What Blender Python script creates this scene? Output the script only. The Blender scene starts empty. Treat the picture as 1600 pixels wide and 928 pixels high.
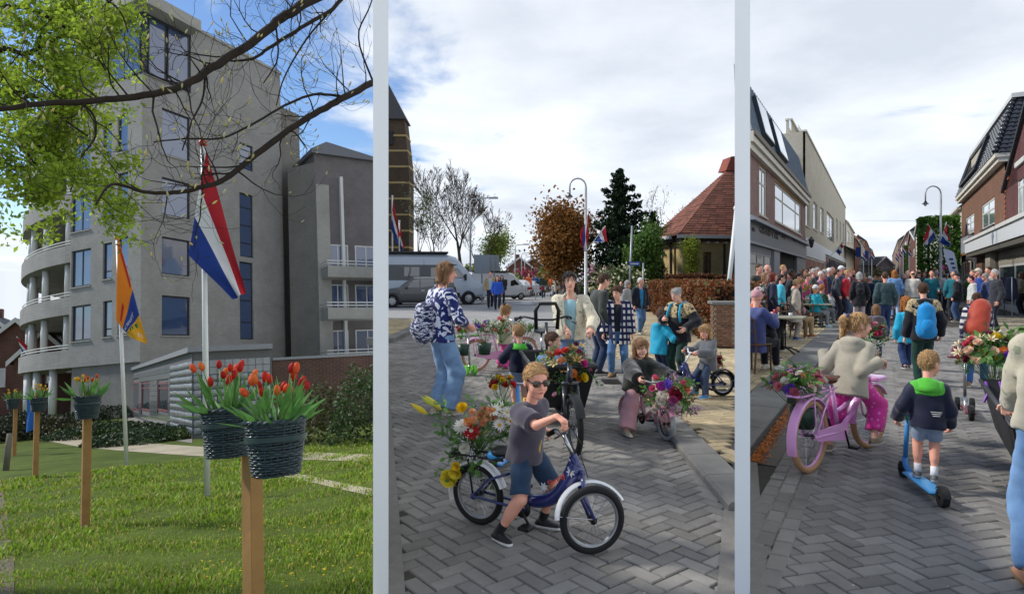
import bpy,math,random
import numpy as np
from mathutils import Matrix,Vector
random.seed(5);np.random.seed(5)
PI=math.pi
R=math.radians
SC=bpy.context.scene
COL=SC.collection
# camera
HZ,FPX,EYE=438.0,1000.0,1.5
cd=bpy.data.cameras.new('camera')
cd.sensor_width=36.0
cd.lens=36.0*FPX/1600.0
cd.shift_y=-(464.0-HZ)/1600.0
cd.clip_start=0.05
cd.clip_end=6000
cam=bpy.data.objects.new('camera',cd)
COL.objects.link(cam)
cam.location=(0,0,EYE)
cam.rotation_euler=(R(90),0,0)
SC.camera=cam
# sky, sun, exposure
SUN_AZ,SUN_EL=-76.0,38.0
SC.view_settings.view_transform='Standard'
SC.view_settings.look='None'
SC.view_settings.exposure=0.76
SC.view_settings.gamma=1.0
W=bpy.data.worlds.new('World')
SC.world=W
W.use_nodes=True
def build_world():
 nt=W.node_tree;N=nt.nodes;L=nt.links
 N.clear()
 def n(t,**k):
  x=N.new(t)
  for a,b in k.items():setattr(x,a,b)
  return x
 def mth(op,a,b=None,c=None):
  x=n('ShaderNodeMath',operation=op)
  for i,v in enumerate((a,b,c)):
   if v is None:continue
   if isinstance(v,(int,float)):x.inputs[i].default_value=v
   else:L.new(v,x.inputs[i])
  return x.outputs[0]
 def mrange(v,a,b,c,d,smooth=False):
  x=n('ShaderNodeMapRange')
  if smooth:x.interpolation_type='SMOOTHSTEP'
  L.new(v,x.inputs[0])
  for i,q in enumerate((a,b,c,d)):x.inputs[1+i].default_value=q
  return x.outputs[0]
 out=n('ShaderNodeOutputWorld');bg=n('ShaderNodeBackground')
 tc=n('ShaderNodeTexCoord')
 sp=n('ShaderNodeSeparateXYZ');L.new(tc.outputs['Generated'],sp.inputs[0])
 zc=mth('MAXIMUM',sp.outputs[2],0.01)
 cb=n('ShaderNodeCombineXYZ');L.new(sp.outputs[0],cb.inputs[0]);L.new(sp.outputs[1],cb.inputs[1]);L.new(zc,cb.inputs[2])
 sky=n('ShaderNodeTexSky',sky_type='NISHITA')
 sky.sun_disc=False
 sky.sun_elevation=R(SUN_EL)
 sky.sun_rotation=R(SUN_AZ)
 sky.air_density=1.0;sky.dust_density=0.15;sky.ozone_density=3.5
 L.new(cb.outputs[0],sky.inputs[0])
 den=mth('ADD',zc,0.14)
 cx=mth('DIVIDE',sp.outputs[0],den);cy=mth('DIVIDE',sp.outputs[1],den)
 cv=n('ShaderNodeCombineXYZ');L.new(cx,cv.inputs[0]);L.new(cy,cv.inputs[1])
 nz=n('ShaderNodeTexNoise');nz.inputs['Scale'].default_value=1.55;nz.inputs['Detail'].default_value=9;nz.inputs['Roughness'].default_value=0.56;nz.inputs['Distortion'].default_value=0.25
 L.new(cv.outputs[0],nz.inputs['Vector'])
 nz2=n('ShaderNodeTexNoise');nz2.inputs['Scale'].default_value=1.1;nz2.inputs['Detail'].default_value=7;nz2.inputs['Roughness'].default_value=0.55
 mp=n('ShaderNodeMapping');mp.inputs['Location'].default_value=(3.7,1.9,0.4);L.new(cv.outputs[0],mp.inputs[0]);L.new(mp.outputs[0],nz2.inputs['Vector'])
 bias=mrange(sp.outputs[0],-0.42,0.06,-0.22,0.25)
 low=mrange(zc,0.0,0.22,0.26,0.0)
 v=mth('ADD',mth('ADD',nz.outputs[0],bias),low)
 mask=mrange(v,0.41,0.60,0.0,1.0,True)
 ramp=n('ShaderNodeValToRGB');L.new(nz2.outputs[0],ramp.inputs[0])
 e=ramp.color_ramp.elements
 e[0].position=0.34;e[0].color=(0.44,0.475,0.53,1)
 e[1].position=0.60;e[1].color=(0.62,0.65,0.695,1)
 sk=n('ShaderNodeMix',data_type='RGBA',blend_type='MULTIPLY');sk.inputs[0].default_value=1.0
 L.new(sky.outputs[0],sk.inputs[6]);sk.inputs[7].default_value=(0.072,0.078,0.087,1)
 mx=n('ShaderNodeMix',data_type='RGBA')
 L.new(mth('MULTIPLY',mask,0.95),mx.inputs[0]);L.new(sk.outputs[2],mx.inputs[6]);L.new(ramp.outputs[0],mx.inputs[7])
 L.new(mx.outputs[2],bg.inputs[0]);bg.inputs[1].default_value=1.0
 L.new(bg.outputs[0],out.inputs[0])
build_world()
sd=bpy.data.lights.new('sun','SUN')
sd.energy=2.4;sd.angle=R(6.0);sd.color=(1.0,0.95,0.87)
sun=bpy.data.objects.new('sun',sd);COL.objects.link(sun)
_d=Vector((math.sin(R(SUN_AZ))*math.cos(R(SUN_EL)),math.cos(R(SUN_AZ))*math.cos(R(SUN_EL)),math.sin(R(SUN_EL))))
sun.rotation_euler=(-_d).to_track_quat('-Z','Y').to_euler()
sun.location=(0,0,60)
# places
def lin(h):
 if isinstance(h,str):
  h=h.lstrip('#');c=[int(h[i:i+2],16)/255 for i in (0,2,4)]
  return tuple(x/12.92 if x<=.04045 else ((x+.055)/1.055)**2.4 for x in c)
 return tuple(h)
I4=Matrix.Identity(4)
TILT_AZ,TILT=R(27.0),R(8.2)
_D=Vector((-math.sin(TILT_AZ),math.cos(TILT_AZ),0))
_ly=_D*math.cos(TILT)+Vector((0,0,-math.sin(TILT)))
_lz=_D*math.sin(TILT)+Vector((0,0,math.cos(TILT)))
_lx=_ly.cross(_lz)
LEYE=1.6
ML=Matrix((_lx,_ly,_lz)).transposed().to_4x4()
_o=Vector((0,0,EYE))-_lz*LEYE
ML.translation=_o
MLI=ML.inverted()
def ray(px,py,M=I4):
 d=Vector(((px-800)/FPX,1.0,-(py-HZ)/FPX))
 o=Vector((0,0,EYE))
 Mi=M.inverted()
 return Mi@o,(Mi.to_3x3()@d)
def gp(px,py,z=0.0,M=I4):
 o,d=ray(px,py,M)
 t=(z-o.z)/d.z
 return o+d*t
def dp(px,py,y,M=I4):
 o,d=ray(px,py,M)
 t=(y-o.y)/d.y
 return o+d*t
def lg(px,py,z=0.0):return gp(px,py,z,ML)
def ld(px,py,y):return dp(px,py,y,ML)
class Face:
 """vertical plane through C in frame M, running along angle ang (from local +x); X = along, Y = into the wall, Z = up"""
 def __init__(s,C,ang,M=I4):
  s.C=Vector(C);s.ang=ang;s.M=M
  s.mat=M@Matrix.Translation(s.C)@Matrix.Rotation(ang,4,'Z')
 def at(s,px,py,off=0.0):
  o,d=ray(px,py,s.mat)
  t=(off-o.y)/d.y
  p=o+d*t
  return p.x,p.z
 def rect(s,x0,y0,x1,y1,off=0.0):
  a=s.at(x0,y0,off);b=s.at(x0,y1,off);c=s.at(x1,y0,off)
  return a[0],c[0],b[1],a[1]
  # materials
MATS={}
def nodes_of(m):
 m.use_nodes=True
 nt=m.node_tree
 return nt,nt.nodes,nt.links,nt.nodes['Principled BSDF']
def mk(name,col,rough=.65,var=.12,scale=9.0,bump=0.0,bscale=60.0,metal=0.0,spec=.4,coat=0.0,sheen=0.0,island=0.0,coords='Object',trans=0.0,sub=0.0,dirt=0.0,stain=0.0):
 if name in MATS:return MATS[name]
 m=bpy.data.materials.new(name);MATS[name]=m
 nt,N,L,b=nodes_of(m)
 c=lin(col)
 b.inputs['Roughness'].default_value=rough
 b.inputs['Metallic'].default_value=metal
 b.inputs['Specular IOR Level'].default_value=spec
 b.inputs['Coat Weight'].default_value=coat
 b.inputs['Coat Roughness'].default_value=.08
 if sheen:b.inputs['Sheen Weight'].default_value=sheen
 tc=N.new('ShaderNodeTexCoord')
 nz=N.new('ShaderNodeTexNoise');nz.inputs['Scale'].default_value=scale;nz.inputs['Detail'].default_value=6;nz.inputs['Roughness'].default_value=.6
 L.new(tc.outputs[coords],nz.inputs['Vector'])
 mx=N.new('ShaderNodeMix');mx.data_type='RGBA'
 mx.inputs[6].default_value=tuple(max(0,x*(1-var*1.6)) for x in c)+(1,)
 mx.inputs[7].default_value=tuple(min(1,x*(1+var*1.6)) for x in c)+(1,)
 L.new(nz.outputs[0],mx.inputs[0])
 o=mx.outputs[2]
 if island:
  g=N.new('ShaderNodeNewGeometry');oi=N.new('ShaderNodeObjectInfo')
  ad=N.new('ShaderNodeMath');ad.operation='ADD';L.new(g.outputs['Random Per Island'],ad.inputs[0]);L.new(oi.outputs['Random'],ad.inputs[1])
  fr=N.new('ShaderNodeMath');fr.operation='FRACT';L.new(ad.outputs[0],fr.inputs[0])
  mr=N.new('ShaderNodeMapRange');L.new(fr.outputs[0],mr.inputs[0]);mr.inputs[3].default_value=1-island;mr.inputs[4].default_value=1+island
  vm=N.new('ShaderNodeVectorMath');vm.operation='SCALE';L.new(o,vm.inputs[0]);L.new(mr.outputs[0],vm.inputs['Scale'])
  o=vm.outputs[0]
 if dirt:
  n2=N.new('ShaderNodeTexNoise');n2.inputs['Scale'].default_value=scale*.17;n2.inputs['Detail'].default_value=8;L.new(tc.outputs[coords],n2.inputs['Vector'])
  mr2=N.new('ShaderNodeMapRange');mr2.inputs[1].default_value=.42;mr2.inputs[2].default_value=.72;mr2.inputs[3].default_value=1.0;mr2.inputs[4].default_value=1-dirt
  L.new(n2.outputs[0],mr2.inputs[0])
  vm2=N.new('ShaderNodeVectorMath');vm2.operation='SCALE';L.new(o,vm2.inputs[0]);L.new(mr2.outputs[0],vm2.inputs['Scale'])
  o=vm2.outputs[0]
 if stain:
  ge=N.new('ShaderNodeNewGeometry');n4=N.new('ShaderNodeTexNoise');n4.inputs['Scale'].default_value=1.3;n4.inputs['Detail'].default_value=9;n4.inputs['Roughness'].default_value=.68;L.new(ge.outputs['Position'],n4.inputs['Vector'])
  mr3=N.new('ShaderNodeMapRange');mr3.inputs[1].default_value=.32;mr3.inputs[2].default_value=.68;mr3.inputs[3].default_value=1-stain;mr3.inputs[4].default_value=1+stain*.6
  L.new(n4.outputs[0],mr3.inputs[0]);vm3=N.new('ShaderNodeVectorMath');vm3.operation='SCALE';L.new(o,vm3.inputs[0]);L.new(mr3.outputs[0],vm3.inputs['Scale']);o=vm3.outputs[0]
 L.new(o,b.inputs['Base Color'])
 if bump:
  n3=N.new('ShaderNodeTexNoise');n3.inputs['Scale'].default_value=bscale;n3.inputs['Detail'].default_value=4;L.new(tc.outputs[coords],n3.inputs['Vector'])
  bp=N.new('ShaderNodeBump');bp.inputs['Strength'].default_value=bump;bp.inputs['Distance'].default_value=.01
  L.new(n3.outputs[0],bp.inputs['Height']);L.new(bp.outputs[0],b.inputs['Normal'])
 if trans:
  tr=N.new('ShaderNodeBsdfTranslucent');L.new(o,tr.inputs[0])
  ms=N.new('ShaderNodeMixShader');ms.inputs[0].default_value=trans
  L.new(b.outputs[0],ms.inputs[1]);L.new(tr.outputs[0],ms.inputs[2])
  L.new(ms.outputs[0],N['Material Output'].inputs[0])
 if sub:b.inputs['Subsurface Weight'].default_value=sub;b.inputs['Subsurface Radius'].default_value=(.02,.008,.004);b.inputs['Subsurface Scale'].default_value=.5
 return m
def mglass(name,col=(.02,.03,.045),rough=.04,spec=1.0,alpha=None):
 if name in MATS:return MATS[name]
 m=bpy.data.materials.new(name);MATS[name]=m
 nt,N,L,b=nodes_of(m)
 b.inputs['Base Color'].default_value=lin(col)+(1,)
 b.inputs['Roughness'].default_value=rough
 b.inputs['IOR'].default_value=1.8
 b.inputs['Specular IOR Level'].default_value=spec
 tc=N.new('ShaderNodeTexCoord');nz=N.new('ShaderNodeTexNoise');nz.inputs['Scale'].default_value=.9;nz.inputs['Detail'].default_value=1
 L.new(tc.outputs['Object'],nz.inputs['Vector'])
 bp=N.new('ShaderNodeBump');bp.inputs['Strength'].default_value=.12;bp.inputs['Distance'].default_value=.05
 L.new(nz.outputs[0],bp.inputs['Height']);L.new(bp.outputs[0],b.inputs['Normal'])
 return m
def mclear(name,col=(.9,.95,.97)):
 if name in MATS:return MATS[name]
 m=bpy.data.materials.new(name);MATS[name]=m
 nt,N,L,b=nodes_of(m)
 b.inputs['Base Color'].default_value=lin(col)+(1,);b.inputs['Roughness'].default_value=.02
 b.inputs['Transmission Weight'].default_value=1.0;b.inputs['IOR'].default_value=1.1
 return m
def mbrick(name,c1,c2,mortar,bw=.22,bh=.065,rough=.85,var=.35,msize=.008,coords='Object',vert='xz',bump=.4,bias=0.0):
 """brickwork too fine to build course by course: far walls"""
 if name in MATS:return MATS[name]
 m=bpy.data.materials.new(name);MATS[name]=m
 nt,N,L,b=nodes_of(m)
 b.inputs['Roughness'].default_value=rough;b.inputs['Specular IOR Level'].default_value=.25
 tc=N.new('ShaderNodeTexCoord');sp=N.new('ShaderNodeSeparateXYZ');L.new(tc.outputs[coords],sp.inputs[0])
 ad=N.new('ShaderNodeMath');ad.operation='ADD';L.new(sp.outputs[0],ad.inputs[0]);L.new(sp.outputs[1],ad.inputs[1])
 cb=N.new('ShaderNodeCombineXYZ');L.new(ad.outputs[0],cb.inputs[0]);L.new(sp.outputs[2],cb.inputs[1])
 br=N.new('ShaderNodeTexBrick');L.new(cb.outputs[0],br.inputs['Vector'])
 br.inputs['Scale'].default_value=1.0;br.inputs['Brick Width'].default_value=bw;br.inputs['Row Height'].default_value=bh
 br.inputs['Mortar Size'].default_value=msize;br.inputs['Mortar Smooth'].default_value=.2;br.inputs['Bias'].default_value=bias
 br.inputs['Color1'].default_value=lin(c1)+(1,);br.inputs['Color2'].default_value=lin(c2)+(1,);br.inputs['Mortar'].default_value=lin(mortar)+(1,)
 nz=N.new('ShaderNodeTexNoise');nz.inputs['Scale'].default_value=.7;nz.inputs['Detail'].default_value=8;nz.inputs['Roughness'].default_value=.65;L.new(tc.outputs[coords],nz.inputs['Vector'])
 mr=N.new('ShaderNodeMapRange');L.new(nz.outputs[0],mr.inputs[0]);mr.inputs[1].default_value=.3;mr.inputs[2].default_value=.7;mr.inputs[3].default_value=1-var;mr.inputs[4].default_value=1+var*.6
 vm=N.new('ShaderNodeVectorMath');vm.operation='SCALE';L.new(br.outputs[0],vm.inputs[0]);L.new(mr.outputs[0],vm.inputs['Scale'])
 L.new(vm.outputs[0],b.inputs['Base Color'])
 bp=N.new('ShaderNodeBump');bp.inputs['Strength'].default_value=bump;bp.inputs['Distance'].default_value=.006;bp.invert=True
 L.new(br.outputs['Fac'],bp.inputs['Height']);L.new(bp.outputs[0],b.inputs['Normal'])
 return m
def mpattern(name,kind,ca,cb_,scale=20.0,rough=.85,thr=.5,sheen=.3):
 """printed or woven pattern on cloth"""
 if name in MATS:return MATS[name]
 m=bpy.data.materials.new(name);MATS[name]=m
 nt,N,L,b=nodes_of(m)
 b.inputs['Roughness'].default_value=rough;b.inputs['Specular IOR Level'].default_value=.2;b.inputs['Sheen Weight'].default_value=sheen
 tc=N.new('ShaderNodeTexCoord')
 mx=N.new('ShaderNodeMix');mx.data_type='RGBA';mx.inputs[6].default_value=lin(ca)+(1,);mx.inputs[7].default_value=lin(cb_)+(1,)
 def mth(op,a,v=None):
  x=N.new('ShaderNodeMath');x.operation=op
  L.new(a,x.inputs[0])
  if v is not None:
   if isinstance(v,(int,float)):x.inputs[1].default_value=v
   else:L.new(v,x.inputs[1])
  return x.outputs[0]
 if kind=='squares':
  sp=N.new('ShaderNodeSeparateXYZ');L.new(tc.outputs['Object'],sp.inputs[0])
  u=mth('ADD',sp.outputs[0],mth('MULTIPLY',sp.outputs[1],.8))
  a=mth('GREATER_THAN',mth('FRACT',mth('MULTIPLY',u,scale)),.46)
  c=mth('GREATER_THAN',mth('FRACT',mth('MULTIPLY',sp.outputs[2],scale*.92)),.46)
  f=mth('MULTIPLY',a,c)
 elif kind=='blots':
  nz=N.new('ShaderNodeTexNoise');nz.inputs['Scale'].default_value=scale;nz.inputs['Detail'].default_value=2;nz.inputs['Distortion'].default_value=1.6
  L.new(tc.outputs['Object'],nz.inputs['Vector']);f=mth('GREATER_THAN',nz.outputs[0],thr)
 elif kind=='camo':
  mp=N.new('ShaderNodeMapping');mp.inputs['Scale'].default_value=(1,1,2.6);L.new(tc.outputs['Object'],mp.inputs[0])
  nz=N.new('ShaderNodeTexNoise');nz.inputs['Scale'].default_value=scale;nz.inputs['Detail'].default_value=3;nz.inputs['Distortion'].default_value=.8
  L.new(mp.outputs[0],nz.inputs['Vector']);f=mth('GREATER_THAN',nz.outputs[0],thr)
 elif kind=='spots':
  vo=N.new('ShaderNodeTexVoronoi');vo.inputs['Scale'].default_value=scale;L.new(tc.outputs['Object'],vo.inputs['Vector'])
  f=mth('LESS_THAN',vo.outputs['Distance'],thr)
 elif kind=='stripes':
  sp=N.new('ShaderNodeSeparateXYZ');L.new(tc.outputs['Object'],sp.inputs[0])
  f=mth('GREATER_THAN',mth('FRACT',mth('MULTIPLY',sp.outputs[2],scale)),thr)
 L.new(f,mx.inputs[0]);L.new(mx.outputs[2],b.inputs['Base Color'])
 n3=N.new('ShaderNodeTexNoise');n3.inputs['Scale'].default_value=40;L.new(tc.outputs['Object'],n3.inputs['Vector'])
 bp=N.new('ShaderNodeBump');bp.inputs['Strength'].default_value=.35;bp.inputs['Distance'].default_value=.01
 L.new(n3.outputs[0],bp.inputs['Height']);L.new(bp.outputs[0],b.inputs['Normal'])
 return m
 # objects
def tag(o,label=None,cat=None,group=None,kind=None):
 if label:o['label']=label
 if cat:o['category']=cat
 if group:o['group']=group
 if kind:o['kind']=kind
 return o
def thing(name,label,cat,loc=(0,0,0),rotz=0.0,group=None,M=I4,scale=1.0,mat=None):
 o=bpy.data.objects.new(name,None);COL.objects.link(o)
 o.empty_display_size=.2
 o.matrix_world=mat if mat is not None else (M@Matrix.Translation(loc)@Matrix.Rotation(rotz,4,'Z')@(Matrix.Scale(scale,4) if isinstance(scale,(int,float)) else Matrix.Diagonal((*scale,1))))
 return tag(o,label,cat,group)
def link(name,me,parent=None,mat=None,mats=None):
 o=bpy.data.objects.new(name,me);COL.objects.link(o)
 if parent is not None:o.parent=parent
 if mat is not None:
  if parent is not None:o.matrix_local=mat
  else:o.matrix_world=mat
 if mats:
  for i,m in enumerate(mats):
   if i<len(o.material_slots) and m is not None:
    o.material_slots[i].link='OBJECT';o.material_slots[i].material=m
 return o
def kids(o):return [c for c in COL.objects if c.parent==o]
def copy_tree(o,parent=None):
 c=o.copy();COL.objects.link(c)
 if parent is not None:c.parent=parent
 for ch in list(o.children):copy_tree(ch,c)
 return c
def frame_of(d,up=(0,0,1)):
 d=np.asarray(d,float);d=d/(np.linalg.norm(d)+1e-12)
 u=np.asarray(up,float)
 if abs(np.dot(u,d))>.97:u=np.array((0,1,0.)) if abs(d[1])<.9 else np.array((1.,0,0))
 x=np.cross(d,u);x/=np.linalg.norm(x);y=np.cross(x,d)
 return x,y,d
class MB:
 def __init__(s):s.v=[];s.f=[];s.m=[];s.n=0;s.cur=0
 def add(s,vs,fs,mi=None):
  mi=s.cur if mi is None else mi
  k=s.n
  s.v.extend([tuple(map(float,q)) for q in vs]);s.n+=len(vs)
  for f in fs:s.f.append(tuple(i+k for i in f));s.m.append(mi)
  return s
 def box(s,x0,x1,y0,y1,z0,z1,mi=None,ch=0.0):
  if ch<=0:
   v=[(x0,y0,z0),(x1,y0,z0),(x1,y1,z0),(x0,y1,z0),(x0,y0,z1),(x1,y0,z1),(x1,y1,z1),(x0,y1,z1)]
   return s.add(v,[(0,3,2,1),(4,5,6,7),(0,1,5,4),(1,2,6,5),(2,3,7,6),(3,0,4,7)],mi)
  c=ch
  v=[]
  for z,i in ((z0,c),(z0+c,0),(z1-c,0),(z1,c)):
   X0,X1,Y0,Y1=x0+i,x1-i,y0+i,y1-i
   k=c*.6 if i==0 else 0.0
   v+=[(X0+k,Y0,z),(X1-k,Y0,z),(X1,Y0+k,z),(X1,Y1-k,z),(X1-k,Y1,z),(X0+k,Y1,z),(X0,Y1-k,z),(X0,Y0+k,z)]
  f=[tuple(range(7,-1,-1)),tuple(range(24,32))]
  for r in range(3):
   for i in range(8):f.append((r*8+i,r*8+(i+1)%8,r*8+8+(i+1)%8,r*8+8+i))
  return s.add(v,f,mi)
 def obox(s,c,ax,half,mi=None):
  c=np.asarray(c,float);A=[np.asarray(a,float)*h for a,h in zip(ax,half)]
  v=[c+sx*A[0]+sy*A[1]+sz*A[2] for sz in (-1,1) for sx,sy in ((-1,-1),(1,-1),(1,1),(-1,1))]
  return s.add(v,[(0,3,2,1),(4,5,6,7),(0,1,5,4),(1,2,6,5),(2,3,7,6),(3,0,4,7)],mi)
 def bar(s,a,b,w,h=None,mi=None,up=(0,0,1)):
  a=np.asarray(a,float);b=np.asarray(b,float);x,y,d=frame_of(b-a,up)
  return s.obox((a+b)/2,(x,y,d),(w/2,(h or w)/2,np.linalg.norm(b-a)/2),mi)
 def tube(s,pts,r,n=8,mi=None,cap=True,closed=False):
  P=[np.asarray(p,float) for p in pts];k=len(P)
  rr=list(r) if hasattr(r,'__len__') else [r]*k
  vs=[];up=None
  for i in range(k):
   if closed:d=P[(i+1)%k]-P[i-1]
   else:d=P[min(i+1,k-1)]-P[max(i-1,0)]
   d=d/(np.linalg.norm(d)+1e-12)
   if up is None:
    x,y,_=frame_of(d)
   else:
    x=np.cross(d,up);nx=np.linalg.norm(x)
    if nx<1e-6:x,y,_=frame_of(d)
    else:x/=nx;y=np.cross(x,d)
   up=y
   for j in range(n):
    a=2*PI*j/n
    vs.append(P[i]+rr[i]*(math.cos(a)*x+math.sin(a)*y))
  fs=[]
  for i in range(k if closed else k-1):
   i2=(i+1)%k
   for j in range(n):fs.append((i*n+j,i*n+(j+1)%n,i2*n+(j+1)%n,i2*n+j))
  if cap and not closed:
   fs.append(tuple(range(n-1,-1,-1)));fs.append(tuple((k-1)*n+j for j in range(n)))
  return s.add(vs,fs,mi)
 def lathe(s,prof,c=(0,0,0),n=16,mi=None,axis=(0,0,1),a0=0,a1=2*PI):
  x,y,d=frame_of(axis,(0,1,0));c=np.asarray(c,float)
  full=abs(a1-a0-2*PI)<1e-6;m=n if full else n+1
  vs=[];fs=[]
  for (r,h) in prof:
   for j in range(m):
    a=a0+(a1-a0)*j/n
    vs.append(c+d*h+r*(math.cos(a)*x+math.sin(a)*y))
  for i in range(len(prof)-1):
   for j in range(n):
    j2=(j+1)%m
    fs.append((i*m+j,i*m+j2,(i+1)*m+j2,(i+1)*m+j))
  return s.add(vs,fs,mi)
 def ell(s,c,rx,ry=None,rz=None,n=10,k=6,mi=None,ax=None):
  ry=rx if ry is None else ry;rz=rx if rz is None else rz
  c=np.asarray(c,float)
  X,Y,Z=ax if ax is not None else (np.array((1.,0,0)),np.array((0,1.,0)),np.array((0,0,1.)))
  vs=[c-Z*rz];fs=[]
  for i in range(1,k):
   t=-PI/2+PI*i/k
   for j in range(n):
    a=2*PI*j/n
    vs.append(c+X*rx*math.cos(t)*math.cos(a)+Y*ry*math.cos(t)*math.sin(a)+Z*rz*math.sin(t))
  vs.append(c+Z*rz);top=len(vs)-1
  for j in range(n):fs.append((0,1+(j+1)%n,1+j))
  for i in range(k-2):
   for j in range(n):fs.append((1+i*n+j,1+i*n+(j+1)%n,1+(i+1)*n+(j+1)%n,1+(i+1)*n+j))
  for j in range(n):fs.append((top,1+(k-2)*n+j,1+(k-2)*n+(j+1)%n))
  return s.add(vs,fs,mi)
 def prism(s,poly,lo,hi,axis='y',mi=None):
  """polygon in the two other axes, pushed along axis from lo to hi"""
  k=len(poly)
  def P(p,t):
   if axis=='y':return (p[0],t,p[1])
   if axis=='x':return (t,p[0],p[1])
   return (p[0],p[1],t)
  vs=[P(p,lo) for p in poly]+[P(p,hi) for p in poly]
  fs=[tuple(range(k)),tuple(range(2*k-1,k-1,-1))]+[(i+k,(i+1)%k+k,(i+1)%k,i) for i in range(k)]
  return s.add(vs,fs,mi)
 def quad(s,a,b,c,d,mi=None):return s.add([a,b,c,d],[(0,1,2,3)],mi)
 def sheet(s,fn,nu,nv,mi=None):
  vs=[fn(i/nu,j/nv) for j in range(nv+1) for i in range(nu+1)]
  fs=[(j*(nu+1)+i,j*(nu+1)+i+1,(j+1)*(nu+1)+i+1,(j+1)*(nu+1)+i) for j in range(nv) for i in range(nu)]
  if callable(mi):
   for q,f in enumerate(fs):pass
   k=s.n;s.v.extend([tuple(map(float,q)) for q in vs]);s.n+=len(vs)
   for q,f in enumerate(fs):
    s.f.append(tuple(i+k for i in f));s.m.append(mi((q%nu+.5)/nu,(q//nu+.5)/nv))
   return s
  return s.add(vs,fs,mi)
 def mesh(s,name,mats=None,smooth=False,angle=None):
  me=bpy.data.meshes.new(name)
  me.from_pydata(s.v,[],s.f)
  mats=mats if isinstance(mats,(list,tuple)) else [mats]
  for m in mats:me.materials.append(m)
  if len(mats)>1:me.polygons.foreach_set('material_index',s.m)
  if smooth:me.polygons.foreach_set('use_smooth',[True]*len(s.f))
  me.update()
  if angle is not None:
   me.polygons.foreach_set('use_smooth',[True]*len(s.f))
   try:me.set_sharp_from_angle(angle=R(angle))
   except Exception:pass
  return me
 def build(s,name,mats,parent=None,smooth=False,angle=None,mat=None):
  return link(name,s.mesh(name,mats,smooth,angle),parent,mat)
def quads_mesh(name,V,Q,mats,mi=None,smooth=True,tri=False):
 """fast mesh from numpy arrays"""
 me=bpy.data.meshes.new(name)
 k=3 if tri else 4
 nv,nf=len(V),len(Q)
 me.vertices.add(nv);me.vertices.foreach_set('co',np.ascontiguousarray(V,dtype=np.float32).ravel())
 me.loops.add(nf*k);me.loops.foreach_set('vertex_index',np.ascontiguousarray(Q,dtype=np.int32).ravel())
 me.polygons.add(nf);me.polygons.foreach_set('loop_start',np.arange(0,nf*k,k,dtype=np.int32))
 try:me.polygons.foreach_set('loop_total',np.full(nf,k,dtype=np.int32))
 except Exception:pass
 for m in mats:me.materials.append(m)
 if mi is not None:me.polygons.foreach_set('material_index',np.ascontiguousarray(mi,dtype=np.int32))
 me.polygons.foreach_set('use_smooth',np.full(nf,smooth,dtype=bool))
 me.update(calc_edges=True);me.validate()
 return me
def text_mesh(name,body,size,mat,depth=.004,align='CENTER',spacing=1.0):
 cu=bpy.data.curves.new(name,'FONT');cu.body=body;cu.size=size;cu.extrude=depth;cu.align_x=align;cu.align_y='CENTER';cu.space_character=spacing
 cu.resolution_u=3
 ob=bpy.data.objects.new(name,cu);COL.objects.link(ob)
 dg=bpy.context.evaluated_depsgraph_get()
 me=bpy.data.meshes.new_from_object(ob.evaluated_get(dg))
 bpy.data.objects.remove(ob);bpy.data.curves.remove(cu)
 me.materials.clear();me.materials.append(mat)
 return me
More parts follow.
